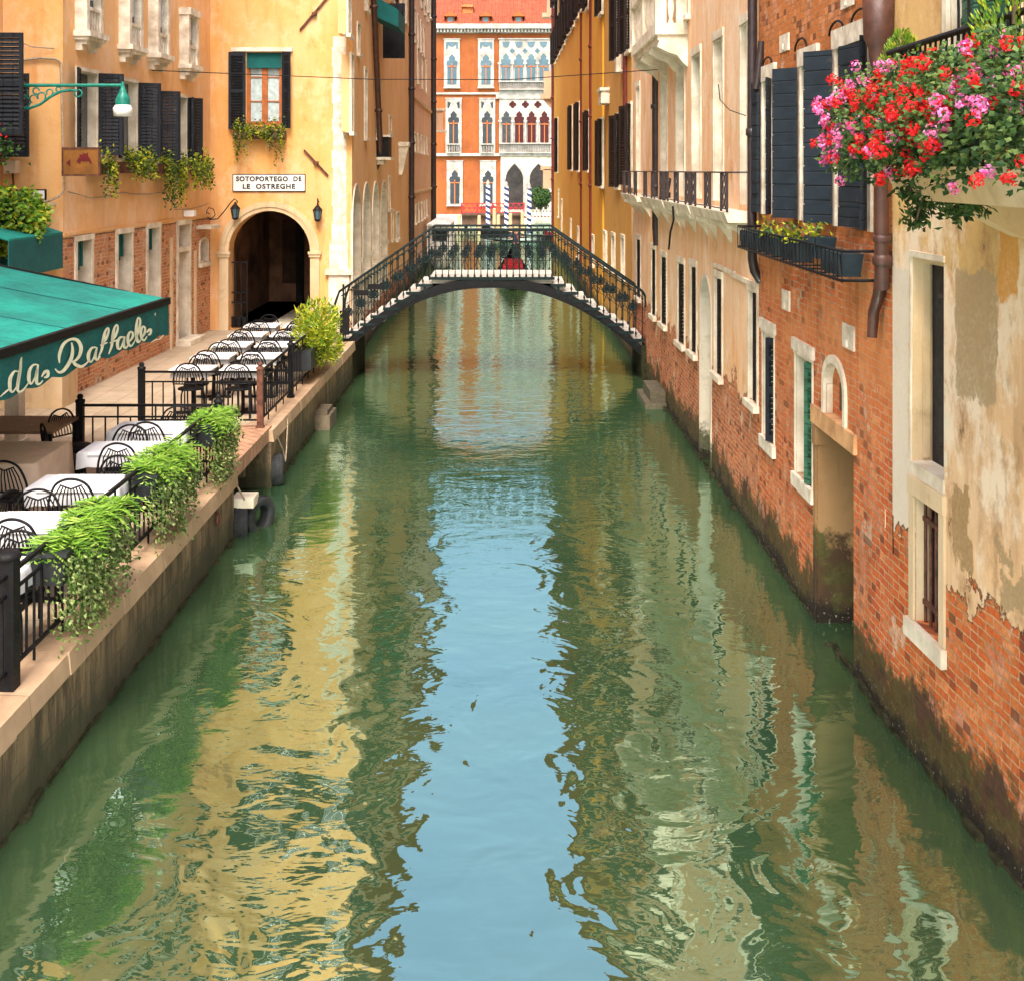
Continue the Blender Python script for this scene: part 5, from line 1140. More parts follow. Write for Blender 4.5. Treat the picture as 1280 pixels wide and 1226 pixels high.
for i in range(n):   # flange under the arch
    xa = XL + (XR - XL) * i / n; xb = XL + (XR - XL) * (i + 1) / n
    g.hexa([(xa, YB0 - .03, zarch(xa) - .03), (xb, YB0 - .03, zarch(xb) - .03), (xb, YB1 + .03, zarch(xb) - .03), (xa, YB1 + .03, zarch(xa) - .03), (xa, YB0 - .03, zarch(xa) - .002), (xb, YB0 - .03, zarch(xb) - .002), (xb, YB1 + .03, zarch(xb) - .002), (xa, YB1 + .03, zarch(xa) - .002)])
g.build('arch_rib', M['iron'], t)
g = MB(); g.box(-4.4, XL + .35, YB0 - .15, YB1 + .2, -1, .80); g.build('abutment', M['wet_stone'], t); g = MB(); g.box(XR - .06, 3.2, YB0 - .1, YB1 + .1, -1, .78); g.build('abutment', M['wet_stone'], t)
steps = []
NS = 8
for side in (0, 1):
    for k in range(NS):
        z = ZF + (ZC - ZF) * (k + .0) / NS + .02
        if side == 0: xa = XL + (XT0 - XL) * k / NS; xb = XL + (XT0 - XL) * (k + 1) / NS + .03
        else: xa = XR - (XR - XT1) * (k + 1) / NS - .03; xb = XR - (XR - XT1) * k / NS
        steps.append((xa, xb, z))
steps.append((XT0, XT1, ZC))
for (xa, xb, z) in steps:
    g = MB(); g.box(xa, xb, YB0 + .06, YB1 - .06, z - .055, z); 
    lo = xa if xa < -1 else xb
    g.box(xa + .03, xb - .03, YB0 + .09, YB1 - .09, z - .17, z - .056); g.build('step', M['tread'], t)
    g = MB(); g.box(xa - .03, xb + .03, YB0 - .02, YB0 + .055, z - .075, z - .015)
    q = (xa + xb) / 2; g.bar((q, YB0 + .02, max(zarch(q), 0) + .1), (q, YB0 + .02, z - .07), .05); g.build('bracket', M['iron_green'], t)
def railtop(x, h=1.08):
    if x < XT0: return ZC + h + (ZF - ZC) * (XT0 - x) / (XT0 - XL) 
    if x > XT1: return ZC + h + (ZF - ZC) * (x - XT1) / (XR - XT1)
    return ZC + h
for ri, (yy, full) in enumerate(((YB0 + .0, True), (YB1 - .0, True))):
    g = MB(); pts = [(x, yy, railtop(x)) for x in (XL + .02, XT0, XT1, XR - .04)]
    cur = [(XL - .16, yy - .0, ZF - .0), (XL - .15, yy, ZF + .45), (XL - .09, yy, ZF + .78), (XL + .02, yy, railtop(XL + .02))]
    cur2 = [(XR + .0, yy, railtop(XR) - .03), (XR + .04, yy, railtop(XR) - .12), (XR + .05, yy, railtop(XR) - .35)]
    g.tube(cur[:3] + pts + cur2, .028, 8)
    g.tube([(x, yy, railtop(x) - .13) for x in (XL + .05, XT0, XT1, XR - .04)], .013, 5)
    dx = .148; k = 0; x = XL + .16; meds = []
    while x < XR - .02:
        zb_ = ztread(x) - .08; zt_ = railtop(x)
        g.tube([(x, yy, zb_), (x, yy, zt_)], .0115, 5)
        g.lathe((x, yy, zt_ - .17), [(.012, -.03), (.03, 0), (.012, .03)], 6)
        zm = railtop(x) - .42 - .16
        g.lathe((x, yy, zb_ + .09), [(.012, -.05), (.026, 0), (.012, .05)], 6)
        if k % 2 == 0: meds.append((x + dx / 2, zm))
        g.bar((x, yy, zm + .19), (x + dx, yy, railtop(x + dx) - .58 + .19), .012); g.bar((x, yy, zm - .13), (x + dx, yy, railtop(x + dx) - .58 - .13), .012)
        x += dx; k += 1
    g.build('railing', M['iron_green'], t)
    for (x, zm) in meds[:]:
        if x > XR - .1: continue
        zt_ = railtop(x); h = MB()
        h.prism([(x + .06 * math.cos(q_ * .785), yy + .004, zm + .02 + .06 * math.sin(q_ * .785)) for q_ in range(8)], 0, (0, .006, 0)); h.torus((x, yy - .01, zm + .02), .085, .018, 'y', 12, 5); h.torus((x, yy - .01, zm + .02), .035, .015, 'y', 8, 4)
        for a in range(8): aa = math.pi * a / 4; h.leaf((x + .03 * math.cos(aa), yy - .015, zm + .02 + .03 * math.sin(aa)), (.085 * math.cos(aa), 0, .085 * math.sin(aa)), .055, (0, -1, 0))
        h.tube([(x - dx * .45, yy, zm - .28), (x, yy, zm - .10)], .008, 4); h.tube([(x + dx * .45, yy, zm - .28), (x, yy, zm - .10)], .008, 4)
        h.lathe((x, yy, zm + .13), [(.012, -.03), (.03, 0), (.01, .06)], 6)
        h.build('medallion', M['iron_green'], t)
t = tag((lambda g: (g.box(-3.86, -3.82, YB0 - .22, YB0 - .18, QZ, 2.2), g.box(-3.92, -3.70, YB0 - .24, YB0 - .225, 1.05, 1.6), g.box(-3.3, -2.95, YB0 - .06, YB0 - .04, 2.07, 2.19), g.box(-3.62, -3.3, YB0 - .06, YB0 - .04, 1.93, 2.05), g)[-1].build('signboard', M['iron']))(MB()), 'dark thin boards and post at the left foot of the bridge', 'notice board')
# ================================================================== TERRACE: fences, chairs, tables, planters, awning
def fence(label, pts, posts, base, top, step=.16, group='black iron terrace fences', mid=True):
    a0 = Vector(pts[0]); t = thing('iron_fence', label, 'fence', (a0.x, a0.y, base), 0, group); g = MB(); h = MB()
    for i in range(len(pts) - 1):
        a, b = Vector(pts[i]), Vector(pts[i + 1]); L = (b - a).length
        for z, w in ((top - .02, .032), (top - .17, .022), (base + .14, .026)): g.bar((a.x, a.y, z), (b.x, b.y, z), w)
        n = max(1, int(L / step))
        for k in range(1, n): q = a.lerp(b, k / n); g.bar((q.x, q.y, base + (.14 if k % 4 else .02)), (q.x, q.y, top - (.17 if k % 3 else .03)), .018)
    g.build('rails', M['iron'], t)
    for p in posts:
        h = MB(); h.box(p[0] - .045, p[0] + .045, p[1] - .045, p[1] + .045, base, top + .02); h.lathe((p[0], p[1], top + .02), [(.066, 0), (.066, .03), (.03, .045), (.045, .07), (.03, .10), (.005, .11)], 10); h.box(p[0] - .06, p[0] + .06, p[1] - .06, p[1] + .06, base, base + .05); h.build('post', M['rust' if len(p) > 2 else 'iron'], t)
fx = -3.82
fence('fence of the far terrace, crossing then running beside the water', [(-5.62, 19.42), (fx, 19.42), (fx, 25.3)], [(-5.62, 19.42), (fx, 19.42, 1), (fx, 22.1)], QZ + .02, 1.76)
fence('fence of the near terrace, running beside the water behind the ferns', [(-5.62, 16.66), (fx, 16.66), (fx, 9.75), (fx, 6.0)], [(-5.62, 16.66), (fx, 16.66)], QZ + .02, 1.76)
t = thing('fence_post', 'stout black post at the left edge of the picture', 'post', (-3.83, 9.72, QZ)); g = MB(); g.box(-3.90, -3.76, 9.65, 9.79, QZ + .02, 1.86); g.build('post', M['iron'], t); g = MB(); g.lathe((-3.83, 9.72, 1.86), [(.10, 0), (.11, .02), (.08, .05), (.03, .06)], 14); g.build('cap', M['iron'], t)

def make_chair(label, group):
    t = thing('chair', label, 'chair', (0, 0, 0), 0, group)     # faces -Y (its back is at +Y)
    r = .013; W = .215
    hoop = [(-W, .19, .45)] + [(-W - .015 * math.sin(k), .19 + .05 * (k / 4), .45 + .22 * k / 4) for k in range(1, 4)]
    hoop = [(-W * .95, .19, .0), (-W, .20, .44), (-W - .02, .225, .60), (-W * .98, .245, .72), (-W * .72, .262, .83), (-W * .35, .27, .878), (0, .272, .89), (W * .35, .27, .878), (W * .72, .262, .83), (W * .98, .245, .72), (W + .02, .225, .60), (W, .20, .44), (W * .95, .19, .0)]
    hp_ = []
    for i_ in range(len(hoop) - 1):
        p0, p1, p2, p3 = [Vector(hoop[max(0, min(len(hoop) - 1, i_ + k_))]) for k_ in (-1, 0, 1, 2)]
        hp_ += [.5 * (2 * p1 + (p2 - p0) * u_ + (2 * p0 - 5 * p1 + 4 * p2 - p3) * u_ * u_ + (3 * p1 - p0 - 3 * p2 + p3) * u_ ** 3) for u_ in (0, .33, .67)]
    hoop = hp_ + [Vector(hoop[-1])]
    g = MB(); g.tube(hoop, r, 6); g.build('frame', M['iron'], t)
    g = MB(); n = 9
    g.tube([(-W * .5, .268, .83 - .0), (0, .268, .79), (W * .5, .268, .83)], .009, 5)
    for i in range(n):
        u = -1 + 2 * (i + .5) / n; x0 = u * W * .55; x1 = u * (W + .0); zt = .80 + .03 * u * u
        g.tube([(x0, .268, zt - .005), (x0 + (x1 - x0) * .6, .262, zt - .09), (x1, .238, .60), (x1 * .97, .228, .555)], .0075, 5)
    g.tube([(-W - .01, .226, .56), (0, .235, .555), (W + .01, .226, .56)], .011, 5); g.build('backrest', M['iron'], t)
    g = MB(); g.lathe((0, -.01, .43), [(.17, 0), (.205, .006), (.21, .022), (.19, .035), (.02, .04)], 20); g.build('seat', M['iron'], t)
    for s_ in (-1, 1):
        g = MB(); g.tube([(s_ * .15, -.15, .44), (s_ * .185, -.19, .30), (s_ * .19, -.20, 0)], r, 6); g.build('leg', M['iron'], t)
    return t
CG_A, CG_B = 'chairs at the far terrace tables', 'chairs at the near terrace tables'
proto = make_chair('x', CG_A); used = [False]
def chair(x, y, rz, label, group):
    o = proto if not used[0] else copy_tree(proto); used[0] = True
    o.location = (x, y, QZ + .002); o.rotation_euler = (0, 0, R(rz)); o['label'] = label; o['group'] = group; return o
def make_table(name='table'):
    t = thing(name, 'x', 'table', (0, 0, 0)); g = MB(); g.box(-.34, .34, -.33, .33, .715, .74); g.build('tabletop', M['white_paint'], t)
    g = MB(); g.tube([(0, 0, .03), (0, 0, .715)], .03, 8); g.bar((-.3, 0, .02), (.3, 0, .02), .04); g.bar((0, -.3, .02), (0, .3, .02), .04); g.build('pedestal', M['iron'], t); return t
tp = make_table(); tused = [False]
def cloth(x, y, w, d, label, group, mat='white', drop=.28, rz=0, seed=0):
    random.seed(seed); g = MB(); n = 8; z = QZ + .745; pts = []
    per = [(-1 + 2 * i / n, -1) for i in range(n)] + [(1, -1 + 2 * i / n) for i in range(n)] + [(1 - 2 * i / n, 1) for i in range(n)] + [(-1, 1 - 2 * i / n) for i in range(n)]
    top = [(x + u * w / 2, y + v * d / 2, z) for u, v in per]; k = len(per)
    mid = [(x + u * w / 2 * 1.03, y + v * d / 2 * 1.03, z - .02) for u, v in per]
    low = [(x + u * w / 2 * (1.05 + .05 * math.sin(i * 1.9 + seed)), y + v * d / 2 * (1.05 + .05 * math.sin(i * 1.9 + seed)), z - drop * (1 + (.22 if i % n == 0 else 0) + .03 * math.sin(i))) for i, (u, v) in enumerate(per)]
    g.smooth = False; g.add(top, [tuple(range(k))]); g.smooth = True
    g.add(top + mid + low, [(i + a * k, (i + 1) % k + a * k, (i + 1) % k + (a + 1) * k, i + (a + 1) * k) for a in (0, 1) for i in range(k)])
    o = g.build('tablecloth', M[mat], None, loc=(x, y, z)); tag(o, label, 'tablecloth', group); return o
def table(x, y, label, group, mat='white', w=.58, d=.48, drop=.12, seed=0, clab=None):
    o = tp if not tused[0] else copy_tree(tp); tused[0] = True; o.location = (x, y, QZ + .002); o['label'] = label; o['group'] = group
    cloth(x, y, w, d, clab, group.replace('tables', 'tablecloths'), mat, drop, 0, seed)
ORD = ['first', 'second', 'third', 'fourth', 'fifth']
random.seed(77)
rowsA = [20.75, 22.2, 23.65, 25.1, 26.55]
for i, y in enumerate(rowsA):
    for xi, (x, side) in enumerate(((-5.17, 'wall side'), (-4.36, 'water side'))):
        if True:
            table(x, y, '%s table back from the far fence on the %s of the far terrace' % (ORD[i], side), 'tables of the far terrace', seed=i * 3 + xi, clab='white cloth on the %s table back from the far fence, %s' % (ORD[i], side))
            chair(x + random.uniform(-.03, .03) + .0, y - .23, 180 + random.uniform(-8, 8), 'near-side chair of the %s table from the far fence, %s' % (ORD[i], side), CG_A)
            chair(x + random.uniform(-.03, .03), y + .23, random.uniform(-8, 8), 'far-side chair of the %s table from the far fence, %s' % (ORD[i], side), CG_A)
rowsB = [16.25 - .0, 14.85, 13.2, 11.75, 10.35]
for i, y in enumerate(rowsB):
    xx = -4.52 + .03 * i
    if i == 0: y = 16.05
    table(xx + .02, y - .02, '%s table from the landing in the near terrace row by the water' % ORD[i], 'tables of the near terrace', w=.92, d=.60, drop=.16, seed=i + 40, clab='white cloth on the %s table from the landing, near terrace' % ORD[i])
    chair(xx + .08, y - .25, 180 + random.uniform(-7, 7), 'near-side chair of the %s table from the landing' % ORD[i], CG_B)
    chair(xx + .06 + .16 * (-1) ** i, y + .25, random.uniform(-7, 7), 'far-side chair of the %s table from the landing' % ORD[i], CG_B)
# tables under the awning
table(-5.9, 14.55, 'large table with a long beige cloth beside the awning', 'tables under the awning', 'beige_cloth', 1.35, 1.15, .62, 3, 'long beige cloth on the large table beside the awning')
table(-5.75, 12.45, 'second beige table, at the left picture edge', 'tables under the awning', 'beige_cloth', .95, .9, .62, 4, 'beige cloth on the table at the left picture edge')
chair(-5.30, 13.72, 172, 'chair tucked at the near right corner of the long beige cloth', CG_B); chair(-5.95, 13.6, 186, 'chair at the left edge beside the long beige cloth', CG_B)
chair(-5.42, 15.55, 120, 'chair turned sideways in front of the bare brown table', CG_B); chair(-5.55, 16.25, 60, 'chair behind the fence corner beside the brown table', CG_B)
chair(-5.05, 12.3, 250, 'chair at the second beige table, cut by the left picture edge', CG_B)
t = thing('bare_table', 'bare brown table without a cloth under the awning', 'table', (-6.3, 16.1, QZ))
g = MB(); g.box(-7.0, -5.62, 15.65, 16.65, QZ + .72, QZ + .755); g.build('tabletop', M['table_brown'], t)
for (x, y) in ((-6.95, 15.7), (-5.67, 15.7), (-6.95, 16.6), (-5.67, 16.6)): g = MB(); g.box(x - .025, x + .025, y - .025, y + .025, QZ, QZ + .72); g.build('leg', M['iron'], t)

# ---- fern boxes
def fern_box(y0, y1, label, seed, x=-3.78):
    random.seed(seed); yc = (y0 + y1) / 2; t = thing('fern_planter', label, 'planter', (x, yc, 1.45), 0, 'fern planters on the terrace fence')
    g = MB(); g.hexa([(x - .10, y0 + .12, 1.42), (x + .12, y0 + .12, 1.42), (x + .12, y1 - .12, 1.42), (x - .10, y1 - .12, 1.42), (x - .14, y0 + .08, 1.68), (x + .16, y0 + .08, 1.68), (x + .16, y1 - .08, 1.68), (x - .14, y1 - .08, 1.68)]); g.box(x - .155, x + .175, y0 + .06, y1 - .06, 1.665, 1.70); g.build('box', M['blackbox'], t)
    g = MB(); L = y1 - y0
    lob = [random.uniform(.6, 1.35) for _ in range(12)]
    for i in range(int(72 * L)):
        b = Vector((x + random.uniform(-.10, .12), yc + random.uniform(-.5, .5) * L * .86, 1.68)); a = random.uniform(0, 6.28); le = random.uniform(.26, .46); up = random.uniform(.5, 1.25); le *= lob[int((b.y - y0) / L * 11)]
        d = Vector((math.cos(a) * .8 + .15, math.sin(a), 0)); pp = b; n = 9; side = Vector((-d.y, d.x, 0)).normalized()
        for k in range(n):
            f = k / n; q = b + d * le * f * (.85) + Vector((0, 0, le * (up * f - (up * .9 + .35) * f * f)))
            w = .105 * math.sin(math.pi * (f * .85 + .12)) + .012
            dd = (d + Vector((0, 0, up * (1 - 2 * f)))).normalized()
            for s_ in (-1, 1): g.leaf(q, (side * s_ * w + dd * w * .65), .026, Vector((0, 0, 1)) + side * .3)
            pp = q
    g.build('fronds', M['fern'], t)
    for mk, dn in (('ivy', 1.0), ('leaf', .45)):
        g = MB()
        for i in range(int(46 * L * dn)):
            y = yc + random.uniform(-.5, .5) * L * .95; dr = random.uniform(.25, .85); x0 = x + random.uniform(.10, .26); m = int(dr / .024)
            for k in range(m):
                f = k / m; p = Vector((x0 + .05 * math.sin(f * 3 + i) + random.gauss(0, .03), y + random.gauss(0, .045), 1.66 - dr * f)); g.leaf(p, Vector((random.uniform(-.3, 1), random.uniform(-1, 1), random.uniform(-1, .2))).normalized() * random.uniform(.03, .055), .036, Vector((1, random.uniform(-.6, .3), random.uniform(.1, 1))))
        g.build('trailing_ivy', M[mk], t)
fern_box(10.3, 11.95, 'largest fern planter with trailing ivy, nearest the camera', 91)
fern_box(12.95, 14.45, 'middle fern planter of the near terrace fence', 92)
fern_box(15.5, 16.6, 'fern planter beside the landing gap, farthest of the three ferns', 93)
random.seed(95); t = thing('bamboo_planter', 'yellow green bushy planter near the left foot of the bridge', 'planter', (-3.8, 24.6, QZ))
g = MB(); g.box(-3.98, -3.66, 23.3, 25.8, 1.15, 1.5); g.build('box', M['blackbox'], t)
for mk, n in (('lime', 2600), ('fern', 900)):
    g = MB()
    for i in range(n):
        th = random.uniform(0, 6.28); ph = random.uniform(-1, 1); q = math.sqrt(1 - ph * ph); r_ = random.uniform(.5, 1) ** .6
        cl = random.choice(((0, -.6, .0, .32), (.03, .1, .18, .42), (0, .5, .02, .34), (.12, .3, -.35, .33), (.08, -.3, -.3, .3)))
        p = Vector((-3.76 + cl[0] + cl[3] * r_ * q * math.cos(th), 24.6 + cl[1] + cl[3] * 1.5 * r_ * q * math.sin(th), 1.72 + cl[2] + cl[3] * r_ * ph)); g.leaf(p, (p - Vector((-3.76, 24.6, 1.3))).normalized() * .07 + Vector([random.gauss(0, .05) for _ in range(3)]), .035)
    g.build('foliage', M[mk], t)
# ---- tyres, fender block, ring
TG = 'tyres hung as fenders on the left quay'
def tyre(c, r, label, ax, tilt, mats=('tyre',), sw=.10):
    t = thing('tyre', label, 'tyre', c, 0, TG); t.rotation_euler = (tilt[0], tilt[1], tilt[2])
    g = MB(); pf = []; n = 28; vs = []
    prof = [(r - .115, -sw * .62), (r - .10, -sw), (r - .03, -sw * 1.05), (r, -sw * .8), (r + .004, 0), (r, sw * .8), (r - .03, sw * 1.05), (r - .10, sw), (r - .115, sw * .62), (r - .09, 0)]
    for i in range(n):
        a = 2 * math.pi * i / n
        for (q, w_) in prof: vs.append((c[0] + q * math.cos(a), c[1] + w_, c[2] + q * math.sin(a)))
    m = len(prof); g.smooth = True; g.add(vs, [(i * m + j, ((i + 1) % n) * m + j, ((i + 1) % n) * m + (j + 1) % m, i * m + (j + 1) % m) for i in range(n) for j in range(m)]); g.smooth = False
    for i in range(n * 2):
        a = math.pi * i / n; cs, sn = math.cos(a), math.sin(a)
        for yy in (-.055, .0, .055): g.bar((c[0] + (r + .0) * cs, c[1] + yy, c[2] + (r + .0) * sn), (c[0] + (r + .012) * cs, c[1] + yy, c[2] + (r + .012) * sn), .035, .02)
    g.build('tread', [M[k] for k in mats], t); return t
c = at(344, 588, 19.6); tyre(c, .235, 'mossy tyre hanging beyond the landing', 'y', (0, 0, R(100)), ('tyre',), .12)
c = at(303, 648, 17.0); tyre((c.x - .03, c.y, .12), .27, 'left one of the two black tyres under the pale fender block', 'y', (0, 0, R(100)), ('tyre',), .10)
c = at(322, 643, 17.25); tyre((c.x, c.y, .15), .26, 'right one of the two black tyres under the pale fender block', 'y', (0, R(6), R(60)), ('tyre',), .09)
t = thing('fender_block', 'pale block tied with rope above the black tyres', 'fender', at(300, 627, 17))
g = MB(); a, b = at(290, 620, 16.9), at(312, 634, 16.9); g.box(a.x, b.x + .06, 16.85, 17.2, b.z, a.z - .02); g.build('block', M['stone'], t)
g = MB(); g.tube([at(288, 595, 16.9), at(290, 612, 16.88), at(289, 634, 16.84)], .016, 5); g.tube([at(288, 595, 16.9), at(298, 610, 16.9), at(306, 625, 16.84)], .014, 5); g.build('rope', M['rope'], t)
t = tag((lambda g: (g.torus((QX + .06, 15.7, .52), .075, .014, 'x', 18, 6), g.tube([(QX - .02, 15.7, .60), (QX + .06, 15.7, .60)], .018, 6), g)[-1].build('mooring_ring', M['rust']))(MB()), 'rusty mooring ring on the left quay wall', 'ring')
t = tag((lambda g: (g.tube([(QX + .05, 19.6, .75), (QX + .1, 19.9, .45), (QX + .12, 20.0, .25)], .012, 5), g.tube([(QX + .05, 20.6, .8), (QX + .1, 20.2, .4), (QX + .12, 20.0, .25)], .012, 5), g)[-1].build('mooring_rope', M['rope']))(MB()), 'frayed rope holding the mossy tyre', 'rope')

# ---- awning with the lettering
t = thing('restaurant_awning', 'big teal awning with cream script lettering on its valance', 'awning', (-6, 14, 3))
FA, FB = Vector((-4.93 - .052 * 4.3, 8.0)), Vector((-4.66, 17.35)); zf, zw, xw = 3.06, 3.92, -8.7
fxy = lambda y: FA.x + (FB.x - FA.x) * (y - FA.y) / (FB.y - FA.y)
g = MB(); n = 22; m = 8; vs = []
for i in range(n + 1):
    y = FA.y + (FB.y - FA.y) * i / n
    for j in range(m + 1):
        s_ = j / m; x = fxy(y) + (xw - fxy(y)) * s_; z = zf + (zw - zf) * s_ - .05 * math.sin(math.pi * s_) - .018 * math.sin(math.pi * ((i * .5) % 1)) * math.sin(math.pi * s_) ; vs.append((x, y, z))
k = len(vs); vs2 = vs + [(a, b, c - .012) for a, b, c in vs]; g.smooth = True
g.add(vs2, [(i * (m + 1) + j, (i + 1) * (m + 1) + j, (i + 1) * (m + 1) + j + 1, i * (m + 1) + j + 1) for i in range(n) for j in range(m)] + [(k + i * (m + 1) + j, k + i * (m + 1) + j + 1, k + (i + 1) * (m + 1) + j + 1, k + (i + 1) * (m + 1) + j) for i in range(n) for j in range(m)])
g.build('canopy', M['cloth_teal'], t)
g = MB()
for y in (10.2, 12.1, 14.0, 15.8):
    for j in range(m):
        P_ = lambda s_: Vector((fxy(y) + (xw - fxy(y)) * s_, y, zf + (zw - zf) * s_ - .05 * math.sin(math.pi * s_) + .004)); g.bar(P_(j / m), P_((j + 1) / m), .03, .006)
g.build('seam', M['cloth_teal_dark'], t)
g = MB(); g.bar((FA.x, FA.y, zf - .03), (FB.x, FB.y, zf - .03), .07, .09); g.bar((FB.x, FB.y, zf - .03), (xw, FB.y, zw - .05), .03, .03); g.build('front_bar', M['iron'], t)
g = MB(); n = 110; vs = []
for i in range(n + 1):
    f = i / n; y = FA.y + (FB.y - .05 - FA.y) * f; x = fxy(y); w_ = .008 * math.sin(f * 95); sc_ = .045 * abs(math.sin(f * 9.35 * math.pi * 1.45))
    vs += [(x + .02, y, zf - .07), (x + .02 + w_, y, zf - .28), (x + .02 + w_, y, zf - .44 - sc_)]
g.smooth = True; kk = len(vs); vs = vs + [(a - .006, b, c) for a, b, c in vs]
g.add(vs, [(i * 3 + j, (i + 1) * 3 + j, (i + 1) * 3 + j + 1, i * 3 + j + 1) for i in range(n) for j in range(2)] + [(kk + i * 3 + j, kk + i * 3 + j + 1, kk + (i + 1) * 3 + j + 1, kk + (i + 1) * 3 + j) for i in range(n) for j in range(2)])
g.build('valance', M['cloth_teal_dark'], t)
LA, LB = (FA.x + .034, FA.y), (FB.x + .034, FB.y)
S = [[(0, 1085, 3), (40, 1050, 7), (75, 1020, 5)], [(132, 902, 4), (105, 900, 8), (75, 950, 14), (72, 1020, 13), (90, 1050, 7), (120, 1010, 5), (140, 930, 8), (152, 830, 9), (158, 795, 4)], [(158, 795, 4), (148, 880, 11), (130, 990, 13), (130, 1040, 10), (155, 1045, 7), (185, 1015, 5), (205, 985, 4)],
     [(272, 850, 5), (240, 855, 8), (215, 895, 13), (210, 960, 14), (228, 990, 7), (255, 940, 6), (272, 880, 9)], [(278, 850, 6), (265, 930, 14), (268, 985, 12), (290, 990, 7), (312, 965, 4)], [(302, 940, 4), (325, 905, 12), (350, 900, 10), (345, 935, 12), (320, 945, 5)],
     [(520, 690, 5), (528, 740, 11), (520, 800, 14), (490, 860, 14), (455, 900, 12), (425, 905, 9), (400, 880, 5)], [(432, 840, 4), (432, 780, 12), (460, 705, 12), (510, 668, 9), (560, 672, 13), (588, 720, 15), (580, 780, 13), (550, 820, 9), (520, 830, 6)], [(525, 825, 6), (550, 850, 13), (590, 865, 11), (625, 845, 7), (650, 815, 4)],
     [(700, 725, 5), (668, 730, 9), (645, 770, 13), (645, 815, 12), (665, 830, 6), (690, 780, 7), (702, 740, 8)], [(706, 725, 5), (692, 790, 12), (705, 815, 9), (730, 790, 5)],
     [(715, 800, 4), (740, 740, 10), (752, 670, 13), (765, 610, 9), (785, 585, 7), (790, 610, 8), (770, 665, 10), (740, 700, 6)], [(728, 712, 4), (755, 700, 7), (782, 690, 4)],
     [(790, 775, 4), (812, 715, 10), (822, 640, 13), (832, 585, 9), (850, 562, 7), (857, 590, 8), (840, 640, 10), (812, 680, 6)], [(798, 694, 4), (825, 682, 7), (852, 672, 4)],
     [(900, 650, 5), (872, 655, 9), (855, 690, 12), (858, 730, 11), (875, 735, 6), (895, 690, 7), (905, 655, 8)], [(908, 645, 5), (900, 710, 11), (915, 730, 8), (935, 705, 5)],
     [(935, 690, 4), (962, 655, 9), (965, 620, 8), (945, 615, 8), (930, 650, 11), (935, 700, 11), (955, 715, 7), (980, 680, 4)],
     [(980, 680, 4), (1010, 600, 10), (1020, 530, 8), (1005, 510, 6), (995, 550, 10), (990, 630, 12), (1002, 685, 10), (1022, 675, 5)], [(1022, 670, 4), (1050, 625, 9), (1055, 585, 8), (1038, 575, 8), (1025, 610, 10), (1030, 655, 10), (1048, 675, 7), (1070, 645, 4)], [(1066, 620, 4), (1085, 598, 10), (1098, 600, 9), (1092, 628, 9), (1075, 635, 4)],
     [(1100, 690, 3), (1130, 670, 5), (1160, 665, 4), (1190, 635, 4)], [(1125, 480, 4), (1133, 478, 4)], [(1125, 491, 4), (1133, 489, 4)]]
ZK = 220 / 1280
g = MB()
for st in S:
    P_ = []
    for i in range(len(st) - 1):      # smooth the stroke
        p0 = st[max(0, i - 1)]; p1 = st[i]; p2 = st[i + 1]; p3 = st[min(len(st) - 1, i + 2)]
        for q in range(5):
            u = q / 5; P_.append(tuple(.5 * (2 * b + (-a + c_) * u + (2 * a - 5 * b + 4 * c_ - d) * u * u + (-a + 3 * b - 3 * c_ + d) * u ** 3) for a, b, c_, d in zip(p0, p1, p2, p3)))
    P_.append(st[-1]); L_, R_ = [], []
    for i, p in enumerate(P_):
        a = P_[max(0, i - 1)]; b = P_[min(len(P_) - 1, i + 1)]; dx, dy = b[0] - a[0], b[1] - a[1]; l = math.hypot(dx, dy) or 1; nx, ny = -dy / l * p[2] * .95, dx / l * p[2] * .95
        L_.append(hit(LA, LB, (p[0] + nx) * ZK, 310 + (p[1] + ny) * ZK)); R_.append(hit(LA, LB, (p[0] - nx) * ZK, 310 + (p[1] - ny) * ZK))
    k = len(P_); g.add(L_ + R_, [(i, i + 1, k + i + 1, k + i) for i in range(k - 1)])
g.build('lettering', M['letter'], t)
g = MB(); g.bar((FB.x - .1, 17.2, QZ), (FB.x - .1, 17.2, zf - .1), .05) if False else g.bar((-8.2, 17.3, QZ), (-8.2, 17.3, 3.7), .06); g.build('support', M['iron'], t)
t = thing('stone_pillar', 'cream pillar under the awning at the left edge', 'pillar', (-6.9, 18.2, QZ))
g = MB(); a = at(9, 500, 18.2); g.box(a.x, a.x + .20, 18.1, 18.35, QZ, 3.2); g.build('shaft', M['stone'], t); g = MB(); g.box(a.x - .05, a.x + .25, 18.05, 18.4, QZ, QZ + .12); g.build('base', M['stone'], t)
t = thing('low_wall', 'low beige rendered wall block behind the bare table', 'wall', (-7.6, 20, QZ)); g = MB(); g.box(-8.6, -7.45, 21.2, 21.95, QZ, 1.75); g.build('block', M['stone_warm'], t); g = MB(); g.box(-8.6, -7.40, 21.15, 21.98, 1.75, 1.82); g.build('cap', M['stone'], t)
